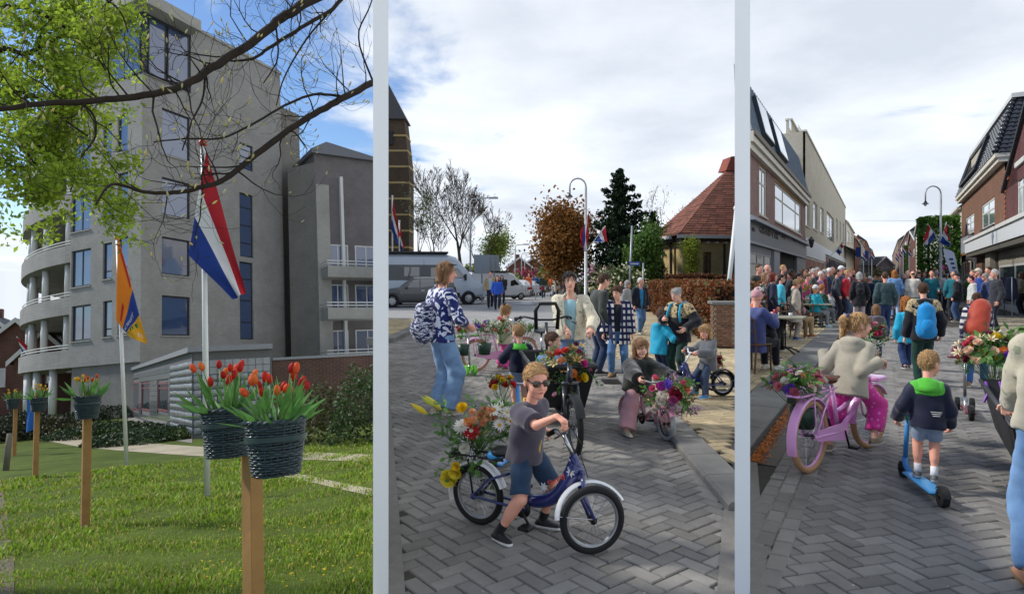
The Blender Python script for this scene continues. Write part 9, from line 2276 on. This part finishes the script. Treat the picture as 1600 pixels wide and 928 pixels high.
bouquet('tall pink and burgundy bouquet carried ahead of the orchid bicycle',dp(1360,523,9.8),(.20,.16,.26),[('carnation','#b83a5c',1.3,3),('rose','#d0506a',1.3,3),('filler','#8a3a5c',1.4,3),('rose','#d89aa8',1.1,2),('spray','#c07a9a',2,2)],40,seed=33,sprigs=24)
# boy on the blue scooter
q=gp(1452,772);sc2=scooter('sky blue kick scooter under the fair haired boy',(q.x,q.y+.10,0),12,BSC,.50,deckm=gloss('deck_blue','#3c9ad8',.5,.2),r=.062,bar=.0)
sb_=person('fair haired boy in navy and lime jacket standing on the blue scooter',(q.x,q.y+.02,.08),face=AZ(28),H=.93,xs=.94,kid=True,vox=.0068,hd=.185,hair='short',hairoff=-.001,topoff=.022,hem=.085,flare=.008,leglen=.80,legw=1.25,girth=.94,pose=dict(feet=((.045,.03,.042),(-.055,.10,.042)),hands=((.155,.10,.40),(-.19,.08,.42)),head=(-.75,.12,0),fyaw=(4,4)),mats=dict(top=mcloth('#171c33',.6),legs=mdenim('#8796ac'),shoes=mleather('#55565a'),sole=mk('sole_grey','#a9a9a6',.7),hair=mhair('blond'),skin=mskin('pink')))
yoke(sb_,mcloth('#4fae34',.7),.062,False);collar(sb_,mcloth('#4fae34',.7))
for s in (1,-1):
 a_,k_=sb_['K']['an'][s],sb_['K']['kn'][s];d=unit(k_-a_);b=MB();b.tube([a_,a_+d*.03,a_+d*.065],[.026,.025,.025],12);b.build('sock',mcloth('#dddde0'),sb_['th'],True)
K=sb_['K']
for i in range(3):
 b=MB();c=K['pel']+V3(.045,-.118-.002*i,.035-.013*i);b.tube([c-V3(.035-.006*i,-.004,0),c,c+V3(.035-.006*i,.006,0)],.0028,5);b.build('reflective_stripe',WHT,sb_['th'])
bouquet('bright red and yellow bunch held by the boy on the blue scooter',dp(1415,640,4.72),(.05,.05,.08),[('carnation','#e0bc24',1,4),('carnation','#c83a4a',1,3),('rose','#d86a3a',.9,2)],12,seed=34,sprigs=6,size=.032)
# woman with the blue backpack and the turquoise child
mo2=stand('woman in black jacket and dark green trousers, carrying a blue backpack',1443,604,442,22,xs=.9,vox=.011,hair='bun',topoff=.032,hem=.05,hood=True,pose=dict(feet=((.08,.10,.07),(-.08,-.08,.07)),hands=((.24,.06,.74),(-.24,.06,.70))),mats=dict(top=mcloth('#1b1c20'),legs=mcloth('#16382f'),shoes=mleather('#202225'),hair=mhair('brown'),skin=mskin('fair')))
yoke(mo2,LEO);BLUEB=mcloth('#1787c4',.5)
backpack('bright blue hiking backpack on the woman in dark green trousers',mo2,BLUEB,(.145,.11,.24),(0,-.20,-.22),0,smat=MATS['cloth_1f94b4'])
stand('child in turquoise jacket and jeans walking beside the blue backpack',1417,578,462,15,xs=.9,kid=True,vox=.011,hair='fringe',topoff=.026,hem=.13,hood=True,pose=dict(feet=((.06,.12,.06),(-.06,-.1,.08))),mats=dict(top=mcloth('#1a9dbf',.6),legs=mdenim('#2c3d63'),shoes=mleather('#33343a'),hair=mhair('ginger'),skin=mskin('fair')))
# checked fleece with the red bag, pushing a balance bike
w3=stand('woman in navy and white checked fleece carrying a big rust red bag',1526,606,453,42,xs=.86,vox=.0115,hair='bun',topoff=.034,hem=.12,flare=.02,pose=dict(lean=.34,hands=((.12,.42,.72),(-.22,.34,.66)),head=(.45,.45,0),feet=((.09,.05,.06),(-.1,-.05,.06))),mats=dict(top=CHK,legs=mdenim('#3f659c'),shoes=mleather('#9c7c50'),hair=mhair('brown'),skin=mskin('fair')))
RUST=mcloth('#a8402c',.55);backpack('big rust red roll top bag on the back of the checked fleece woman',w3,RUST,(.17,.11,.26),(.04,-.22,-.16),.15,smat=RUST,pocket=False)
q=gp(1512,648);sc3=scooter('toddler scooter decked with flowers beside the checked fleece woman',(q.x,q.y,0),30,gloss('dark_red','#6d2a2e',.4),.62,r=.075,three=True,bar=.15)
bouquet('orange and pink bunch on the toddler scooter',dp(1510,566,7.0),(.10,.09,.14),[('carnation','#c8502c',1,3),('rose','#b84a62',1,3),('filler','#c98a6a',1.1,2)],20,seed=35,sprigs=14)
# black cargo bicycle at the edge, the woman riding it
cargo_bike('black cargo bicycle box seen from the side, cut by the picture edge',(4.16,4.97,0),32,boxw=.34,h0=.20,h1=.55,ly=1.75)
bouquet('bright bouquet with yellow, purple and orange blooms on the black cargo box',dp(1553,558,6.15),(.36,.22,.24),[('mum','#6a3cb0',1.2,2),('carnation','#e6c81e',1.3,2),('mum','#d8b41c',1.1,1),('gerbera','#e0662a',1.1,2),('lily','#e8d8b0',1.1,4),('rose','#e4c4a8',1.0,3),('carnation','#7a2440',1.1,3),('mum','#8c3a5c',1.1,2),('rose','#c84a62',1.0,2),('filler','#a04a6a',1.2,2)],60,seed=36,sprigs=34,size=.042,base=dp(1553,606,6.15))
b=MB()
for px in (1540,1562):p0_,p1_=V3(*dp(px,596,5.75)),V3(*dp(px-3,628,5.7));b.tube([p0_,(p0_+p1_)/2+V3(.02,-.02,0),p1_],.012,5)
tag(b.build('ribbon',mcloth('#7a3aa8',.4)),'purple ribbons tied to the black cargo box','ribbon',kind='stuff')
kidc=person('child in blue jacket sitting low inside the black cargo box',(4.3,5.2,.0),face=AZ(32),H=.95,kid=True,vox=.012,hair='short',topoff=.03,hood=True,shoe=False,pose=dict(pelvis=(0,0,.36),feet=((.1,.34,.22),(-.1,.34,.22))),mats=dict(top=mcloth('#1f8ec4',.5),legs=mdenim('#3a5a8a'),hair=mhair('brown')))
CRQ=mpattern('cream_quilt','blots','#b8b09a','#8a9076',13,thr=.64)
w4=person('woman in cream quilted jacket and pale jeans cut by the picture edge',(2.66,3.14,0),face=AZ(26),H=1.46,xs=.95,vox=.0105,hair='short',topoff=.028,hem=-.01,puff=.003,legw=1.15,pose=dict(lean=.12,roll=.10,hands=((.30,.44,.78),(-.10,.40,.80)),elbow=((.7,-.6,-.3),(-.3,-.8,-.6)),feet=((.10,.10,.07),(-.12,-.08,.07))),handp=(dict(dir=(0,1,-.2),palm=(0,0,-1),curl=.6),dict(dir=(0,1,-.2),palm=(0,0,-1),curl=.6)),mats=dict(top=CRQ,legs=mdenim('#6f92bb'),shoes=mleather('#a87b62'),sole=mk('sole_tan','#8a6d48',.8),hair=mhair('dark'),skin=mskin('fair')))
# terrace: tables, chairs, seated people
TTOP=mk('table_top','#8f8c78',.45,.2,8,bump=.1);CHW=mk('chair_wood','#5a3d28',.5,.2,8);CHB=mk('chair_black','#1f1f20',.5)
def table(label,px,r,w,d_):
 q=gp(px,r,.04);th=thing('terrace_table',label,'table',q,ST-PI/2,'terrace tables');b=MB();b.box(-w,w,-d_,d_,.70,.735,ch=.006);b.build('table_top',TTOP,th,angle=40)
 b=MB();b.tube([(0,0,.06),(0,0,.70)],.035,10);b.tube([(-.06,0,.1),(-.06,0,.68)],.015,6);b.tube([(.06,0,.1),(.06,0,.68)],.015,6);b.build('pedestal',CHB,th,True)
 for a in (.6,2.3,3.9,5.5):b=MB();b.tube([(0,0,.12),(.18*math.cos(a),.18*math.sin(a),.10),(.36*math.cos(a),.36*math.sin(a),.015)],[.022,.02,.018],6);b.build('foot',CHB,th,True)
 return q
t1=table('nearest terrace table with crumbs and cups',1222,551,.42,.36);t2=table('second terrace table with the vase of orange tulips',1272,511,.55,.42);t3=table('third pale terrace table farther up the pavement',1297,492,.6,.45)
b=MB();c=V3(*t2)+V3(-.25,-.1,.735);b.lathe([(.0,0),(.06,.0),(.075,.14),(.06,.22),(.065,.24)],c,14);tag(b.build('vase',mglass('vase_glass',(.2,.3,.25),.05),None,True),'glass vase on the second terrace table','vase')
bouquet('orange tulips in the glass vase on the terrace table',tuple(c+V3(0,0,.42)),(.20,.2,.16),[('tulip','#d8742c',1.3,4),('tulip','#d8a83a',1.2,2)],18,seed=41,sprigs=14,base=tuple(c+V3(0,0,.1)),group='flowers on the terrace')
rng=random.Random(3)
for i in range(4):b=MB();c=V3(*t1)+V3(rng.uniform(-.3,.3),rng.uniform(-.25,.25),.735);b.lathe([(.0,0),(.03,0),(.04,.08),(.036,.08),(.028,.01)],c,12);tag(b.build('cup',mk('cup_white','#d8d6d0',.2,.03),None,True),'white cup standing on the nearest terrace table','cup','cups on the nearest table')
def chair(label,x,y,az,wood=CHW):
 th=thing('terrace_chair',label,'chair',(x,y,.04),AZ(az),'terrace chairs')
 F=MB();F.box(-.20,.20,-.20,.20,.43,.46,ch=.01);F.build('seat',wood,th,angle=40)
 for sx in (-.18,.18):
  b=MB();b.tube([(sx,.18,0),(sx,.17,.43)],.016,6);b.build('leg',wood,th);b=MB();b.tube([(sx,-.22,0),(sx,-.18,.43),(sx,-.24,.86)],.016,6);b.build('leg',wood,th)
 b=MB();b.tube([(-.18,-.24,.84),(-.1,-.29,.87),(.1,-.29,.87),(.18,-.24,.84)],.022,6);b.tube([(-.18,-.215,.66),(0,-.26,.67),(.18,-.215,.66)],.016,6);b.build('backrest',wood,th,True)
def seated(label,px,rowf,az,H=1.62,ch=True,legs_out=.42,vox=.013,**kw):
 """rowf = picture row of the shoes; the seat is legs_out behind them"""
 f=gp(px,rowf,.04);d=V3(math.sin(R(az)),math.cos(R(az)),0);x,y=f.x-d[0]*legs_out,f.y-d[1]*legs_out
 if ch:chair('chair under the '+ch,x-d[0]*.05,y-d[1]*.05,az)
 ps=dict(pelvis=(0,-.02,.50),feet=((.10,legs_out,.07),(-.09,legs_out-.06,.07)),hands=((.16,.30,.62),(-.14,.30,.62)));ps.update(kw.pop('pose',{}))
 return person(label,(x,y,.04),face=AZ(az),H=H,xs=.92,vox=vox,pose=ps,**kw)
s1p=seated('seated woman in violet blue coat and black trousers holding a red cup',1207,577,58,1.62,'woman in the violet blue coat',hair='none',hat='bobble',topoff=.034,hem=.10,pose=dict(hands=((.10,.34,.88),(-.12,.32,.62)),head=(.1,.1,0)),mats=dict(top=mcloth('#3d4778',.6),legs=mcloth('#17171c'),shoes=mleather('#c9c5b8'),hat=mcloth('#c08a90'),hair=mhair('grey'),skin=mskin('pink')))
K=s1p['K'];b=MB();b.lathe([(.0,0),(.035,0),(.042,.11),(.0,.11)],K['wr'][1]+V3(-.02,.09,.0),12);b.build('red_cup',mk('cup_red','#8c1f26',.35),s1p['th'],True)
bp=backpack('black backpack resting on the lap of the seated woman in violet blue',s1p,mcloth('#16171b',.6),(.17,.13,.19),(.02,.30,-.26),0,straps=False)
seated('seated woman in rust orange puffer jacket at the picture edge',1207,562,70,1.6,None,hair='short',topoff=.045,puff=.010,legw=1.1,vox=.015,detail=False,mats=dict(top=mcloth('#a8562c',.5),legs=mcloth('#2a2a30'),hair=mhair('grey'),skin=mskin('pink')))
lw_=seated('seated woman in black leather jacket and pale beanie wearing sunglasses',1212,548,75,1.66,'woman in the pale beanie',hair='bob',hat='beanie',topoff=.03,pose=dict(head=(-.5,0,0)),mats=dict(top=mcloth('#1c1d20',.4),legs=mcloth('#23242a'),hat=mcloth('#bdbcb6'),hair=mhair('blond'),skin=mskin('fair')));sunglasses(lw_)
seated('seated man in olive coat and beige trousers with tan shoes',1266,527,80,1.7,'man in beige trousers',hair='bald',topoff=.028,hem=.06,pose=dict(lean=-.05),mats=dict(top=mcloth('#3f4230'),legs=mcloth('#a88f68'),shoes=mleather('#8a5630'),hair=mhair('grey'),skin=mskin('pink')))
seated('seated person in turquoise jacket, white cap and grey trousers',1290,511,70,1.66,'person in the white cap',hair='short',hat='cap',topoff=.028,mats=dict(top=mcloth('#1aa3b4',.6),legs=mcloth('#8f9398'),shoes=mleather('#8fc7d8'),hat=mcloth('#d6d8da'),hair=mhair('grey'),skin=mskin('pink')))
seated('seated curly haired person in dark green coat beside the white cap',1300,506,75,1.66,None,hair='curly',hairoff=.02,topoff=.028,mats=dict(top=mcloth('#2c4a3c'),legs=mcloth('#6f7678'),hair=mhair('ginger'),skin=mskin('pink')),vox=.016,detail=False)
seated('seated man in white jacket at the third table',1312,497,75,1.66,'man in the white jacket',hair='short',topoff=.03,mats=dict(top=mcloth('#cfd2d6'),legs=mdenim('#3a5a94'),hair=mhair('lightbrown'),skin=mskin('pink')),vox=.016,detail=False)
seated('seated man in dark blue at the third table, resting his chin',1319,494,70,1.66,None,hair='short',topoff=.03,mats=dict(top=mcloth('#26304a'),legs=mdenim('#3a5a94'),hair=mhair('dark'),skin=mskin('tan')),vox=.016,detail=False)
bw_=stand('woman in long beige coat with a pink shoulder bag standing by the table',1243,531,437,110,xs=.9,zg=.04,vox=.013,hair='short',hairoff=.014,topoff=.03,hem=.20,flare=.03,collar=True,mats=dict(top=mcloth('#b5a896',.7),legs=mcloth('#b3a794'),shoes=mleather('#2f4a80'),hair=mhair('blond'),skin=mskin('pink')));sunglasses(bw_)
hb2=thing('shoulder_bag','small dusty pink shoulder bag of the woman in the beige coat','bag',mat=pmat(bw_)@Matrix.Translation((.10,.20,.72)));F=grid_field((-.15,-.07,-.13),(.15,.07,.13),.012);F.cap((-.06,0,0),(.06,0,0),.08,k=0,flat=((0,1,0),.45));nets_part(F,'bag',[mcloth('#b98888',.5)],hb2);b=MB();b.tube([(-.1,0,.06),(-.16,-.15,.42),(-.1,-.2,.58)],.008,5);b.build('strap',mcloth('#9a6a6a'),hb2,True)
# standing spectators on the terrace: everybody their own
def spec(label,px,foot,head,az,top,legs='#23252c',hair='short',hc='brown',hat=None,hatc='#888888',sk='pink',zg=.04,sun=False,det=False,vox=.016,topoff=.03,group=None,xs=.92,**kw):
 p=stand(label,px,foot,head,az,xs=xs,zg=zg,vox=vox,headfine=True,hair=hair,hat=hat,detail=det,topoff=topoff,group=group,mats=dict(top=mcloth(top,.7),legs=mcloth(legs),hair=mhair(hc),hat=mcloth(hatc),skin=mskin(sk)),**kw)
 if sun:sunglasses(p)
 return p
for a in [('man in dark olive coat seen from behind against the grey cafe front',1184,517,413,150,'#33352c','#23252c','short','brown'),('balding man in grey pressed against the cafe window',1197,510,414,130,'#4d5058','#2a2c32','bald','grey'),('woman in white jacket with light brown hair by the cafe window',1193,522,426,120,'#cfccc6','#2a2c32','bob','lightbrown'),('red haired woman in a long navy coat behind the beanie',1206,530,426,95,'#1c2338','#1c1f2a','bob','red'),('woman in turquoise jacket and dark headband',1219,524,429,100,'#3fb0c4','#22242c','short','dark'),('smiling woman in dark blazer and white blouse in the doorway',1222,505,414,140,'#262a34','#22242c','short','blond'),('dark skinned person with short black hair in black coat',1235,517,421,105,'#17181c','#17181c','curly','dark'),('person in black with black cap and sunglasses',1246,515,427,120,'#1b1c22','#22242c','short','dark'),('woman in hot pink jacket with a brown hat',1260,510,428,125,'#c0307c','#23252c','short','brown'),('grey haired woman in dark green jacket behind the pink jacket',1270,504,420,115,'#3a3f38','#23252c','short','grey'),('white haired woman in lilac pullover with a necklace',1281,503,424,120,'#a87a94','#2a2c34','short','white'),('man in navy jumper with grey hair before the white shop window',1276,499,418,130,'#232b48','#2a2c34','short','grey'),('man in dark blue coat near the beige building',1294,497,419,120,'#27304a','#2a2c34','short','white'),('woman in wine red coat with grey bob',1287,499,421,110,'#6d2c3a','#2a2c34','bob','grey'),('tall man in charcoal jacket with a drink by the third table',1307,503,421,110,'#3b4046','#2a2c34','short','brown'),('man in a white cap and blue coat next to the charcoal jacket',1313,497,416,120,'#2b3a5c','#2a2c34','short','white'),('man in bright red jacket with glasses beside the black backpack woman',1322,503,422,130,'#b81f2c','#4a5a70','short','blond'),('woman in dark red coat behind the bright red jacket',1329,495,419,120,'#6a2430','#2a2c34','short','lightbrown'),('older man in grey green coat against the beige wall',1299,494,417,140,'#4f564c','#2a2c34','bald','grey'),('woman in black puffer with dark hair by the doorway',1229,508,424,150,'#1b1c20','#22242c','long','dark'),('young woman in mustard cardigan half hidden by the afro haired person',1252,505,420,120,'#8a6a2c','#2a2c34','long','brown'),('man in light denim shirt by the beige building corner',1265,498,416,130,'#6f86a4','#2a2c34','short','dark')]:
 kw={}
 if 'cap and' in a[0]:kw=dict(hat='cap',hatc='#17181c',sun=True)
 if 'brown hat' in a[0]:kw=dict(hat='brim',hatc='#6a5236')
 if 'white cap' in a[0]:kw=dict(hat='cap',hatc='#d8d8d6')
 if 'headband' in a[0]:kw=dict(sun=True)
 if 'dark skinned' in a[0]:kw=dict(sk='dark')
 if 'navy coat' in a[0]:kw=dict(hem=.18)
 spec(*a,**kw)
 # walkers in the street
bk1=spec('woman in black coat with grey hair carrying a small black backpack',1343,511,425,20,'#17181c','#c3b4b4','bob','grey',hem=.12,vox=.014)
backpack('small black leather backpack on the woman in black coat',bk1,mcloth('#1f2024',.4),(.13,.09,.15),(0,-.18,-.16))
spec('man in dark green quilted jacket and jeans walking away',1383,528,425,18,'#2f4546','#2b3d66','crop','brown',puff=.006,vox=.013,pose=dict(feet=((.08,.12,.07),(-.09,-.1,.08))))
spec('toddler with fur hood and grey coat beside the green quilted jacket',1369,560,475,25,'#5d5a62','#3a3d48','fringe','lightbrown',kid=True,hood=True,vox=.012,hem=.1)
spec('woman with ginger ponytail, denim jacket and pale trousers',1398,497,422,18,'#6a92bc','#a9c3dc','long','ginger',hem=.02,vox=.016)
spec('bald man with grey green backpack in the middle of the street',1436,492,422,16,'#2c3540','#2a3040','bald','brown',vox=.016)
spec('person in beige anorak with grey hair, seen from behind',1464,488,423,24,'#b5a184','#3a4658','short','grey',hood=True,vox=.016)
spec('person in bright yellow jacket with light hair',1461,478,418,24,'#d8a81c','#3a3a44','short','blond',vox=.018)
spec('woman in dark coat with a bright pink bobble hat',1476,484,417,-60,'#3a3b3c','#23252c','short','dark',hat='bobble',hatc='#e0458c',vox=.016)
spec('dark haired woman in brown next to the pink bobble hat',1469,480,419,200,'#4a3430','#23252c','long','dark',sk='tan',vox=.018)
spec('person in black hooded coat and jeans by the beach flag',1497,503,427,-30,'#17181c','#3c5274','none','dark',hat='beanie',hatc='#17181c',vox=.015,hem=.08)
spec('person in white hooded anorak with black hair',1519,508,431,-60,'#c4c3bc','#2a3a54','short','dark',hood=True,vox=.015,zg=.07)
spec('man in royal blue jacket and cream cap at the shop',1530,503,420,-70,'#1f3f86','#2a2c34','short','grey',hat='cap',hatc='#c8bea6',vox=.015,zg=.07)
spec('woman in red coat behind the cream cap',1523,500,421,-60,'#b0283a','#2a2c34','short','brown',vox=.016,zg=.07)
spec('woman in pink scarf and sunglasses beside the tall older man',1541,508,427,-75,'#2f3a5c','#2a2c34','short','grey',sun=True,det=True,vox=.013,zg=.07)
om=spec('tall older man with white hair in a charcoal jacket on the pavement edge',1556,520,421,-80,'#2c2d33','#22242c','short','white',hem=.08,collar=True,vox=.0115,det=True,zg=.07,xs=.88)
spec('man with glasses in pale shirt by the clothes rail',1546,500,417,-90,'#a8a49a','#2a2c34','short','brown',vox=.015,zg=.07)
spec('person in tan coat leaving the shop at the picture edge',1597,492,425,-20,'#a08a66','#3a332c','long','brown',vox=.015,zg=.07,xs=.85)
rk=thing('clothes_rail','clothes rail with dark coats in front of the shop window','clothes rail',(.775*25,25,.06),ST);b=MB();b.tube([(-.9,0,0),(-.9,0,1.55),(.9,0,1.55),(.9,0,0)],.02,6);b.build('rail',STEELG,rk,True)
for i in range(9):F=grid_field((-.12,-.28,-.8),(.12,.28,.1),.04);F.cap((0,0,-.62),(0,0,-.08),.24,.17,k=0,flat=((1,0,0),.28));F.wrinkle(.008,.2,i);nets_part(F,'coat',[mcloth(['#1b2238','#20222c','#2b2d36','#a8323a'][(i*5%9)%4 if i%3 else 0])],rk,mat=Matrix.Translation((-.75+i*.19,0,1.5)))
shrub('potted palm like plant beside the beach flag',(atd(1508,30)[0],30,.6),(.6,.6,.7),'#4f7a3a',260,.4,61,'potted_plant','plant',trans=.3)
# the crowd that fills the street: copies of a dozen figures, each with its own clothes and size
rng=random.Random(77);VAR=[]
for i in range(12):
 fig,K,hd=figure(H=1.7,vox=.026,headfine=False,fingers=False,hair=['short','bob','long','crop','bald','short','bun','short','bob','pony','short','curly'][i],hat=[None,None,None,None,None,'cap',None,None,'beanie',None,None,None][i],topoff=.03 if i%3 else .02,hem=[.02,.1,.06,.04,.05,.03,.16,.02,.08,.03,.0,.07][i],hood=i in (1,7),girth=[1,.94,.95,1.05,1.08,1,.95,.98,.97,.92,1.02,1.0][i],seed=i,pose=dict(feet=((.08,.13*(i%2),.075),(-.08,-.13*(i%2),.075)),head=([0,.5,-.5,.2][i%4],0,0),hands=(None if i%4 else (.10,.28,1.0),None if i%3 else (-.12,.26,1.0))))
 order=['body','top','trousers','shoes','hair','hat'];Vs,Qs,mi,n0=[],[],[],0
 for k,nm in enumerate(order):
  if nm not in fig or len(fig[nm][1])==0:continue
  V,Q,_=fig[nm];Vs.append(V);Qs.append(Q+n0);mi.append(np.full(len(Q),k));n0+=len(V)
 VAR.append(quads_mesh('person',np.concatenate(Vs),np.concatenate(Qs),[mskin('pink'),mcloth('#333333'),mcloth('#23252c'),mleather('#222222'),mhair('brown'),mcloth('#888888')],np.concatenate(mi)))
TOPS=[('navy','#1f2840'),('black','#18191c'),('charcoal','#3a3c40'),('olive green','#3f4430'),('beige','#b0a084'),('dark blue','#28406a'),('wine red','#6a2630'),('grey','#7a7c80'),('light blue','#7a9cc0'),('brown','#5a4030'),('cream','#cfc8b8'),('orange','#c0622a'),('teal','#1f6a74'),('red','#b02a30'),('purple','#553a6a'),('black','#141517'),('navy','#232a44'),('charcoal','#2e3034')]
HRN={'short':'short','bob':'bobbed','long':'long','crop':'cropped','bald':'thinning','bun':'pinned up','pony':'ponytailed','curly':'curly'}
VH=['short','bob','long','crop','bald','short','bun','short','bob','pony','short','curly']
n=0;pts=[]
for tr in range(4000):
 if n>=195:break
 y=24+(rng.random()**1.35)*66
 x=.58*y+rng.uniform(-4.6,6.0)-1.0
 if x<.36*y+3:continue
 px=800+1000*x/y
 if px>1502 or px<1300:continue
 if y<34 and 1345<px<1395 and rng.random()<.6:continue
 if any((x-a)**2+(y-c)**2<.26 for a,c in pts):continue
 pts.append((x,y));v=rng.randrange(12);tn,tc=rng.choice(TOPS);hn=rng.choice(['brown','dark','grey','blond','white','lightbrown']);away=rng.random()<.72
 az=30+rng.uniform(-30,30)+(0 if away else 180);k=rng.uniform(.93,1.13)
 o=link('person',VAR[v],None,Matrix.Translation((x,y,0))@Matrix.Rotation(AZ(az),4,'Z')@Matrix.Diagonal((k*.95,k*.95,k,1)),[mskin(rng.choice(['pink','fair','pink','tan'])),mcloth(tc),mcloth(rng.choice(['#23252c','#2c3d60','#3a3a3e','#5a7298','#1b1c22'])),mleather('#222222'),mhair(hn),mcloth(rng.choice(['#888888','#c8c4b8','#22242c']))])
 where='near in the crowd' if y<40 else ('mid crowd' if y<60 else 'far crowd');side='left shops' if x<.58*y-1.5 else ('right shops' if x>.58*y+2 else 'mid street')
 tag(o,f'{tn} clad person, {HRN[VH[v]]} {hn.replace("lightbrown", "light brown")} hair, {"from behind" if away else "facing us"}, {where}, {side}','person','people filling the shopping street');n+=1
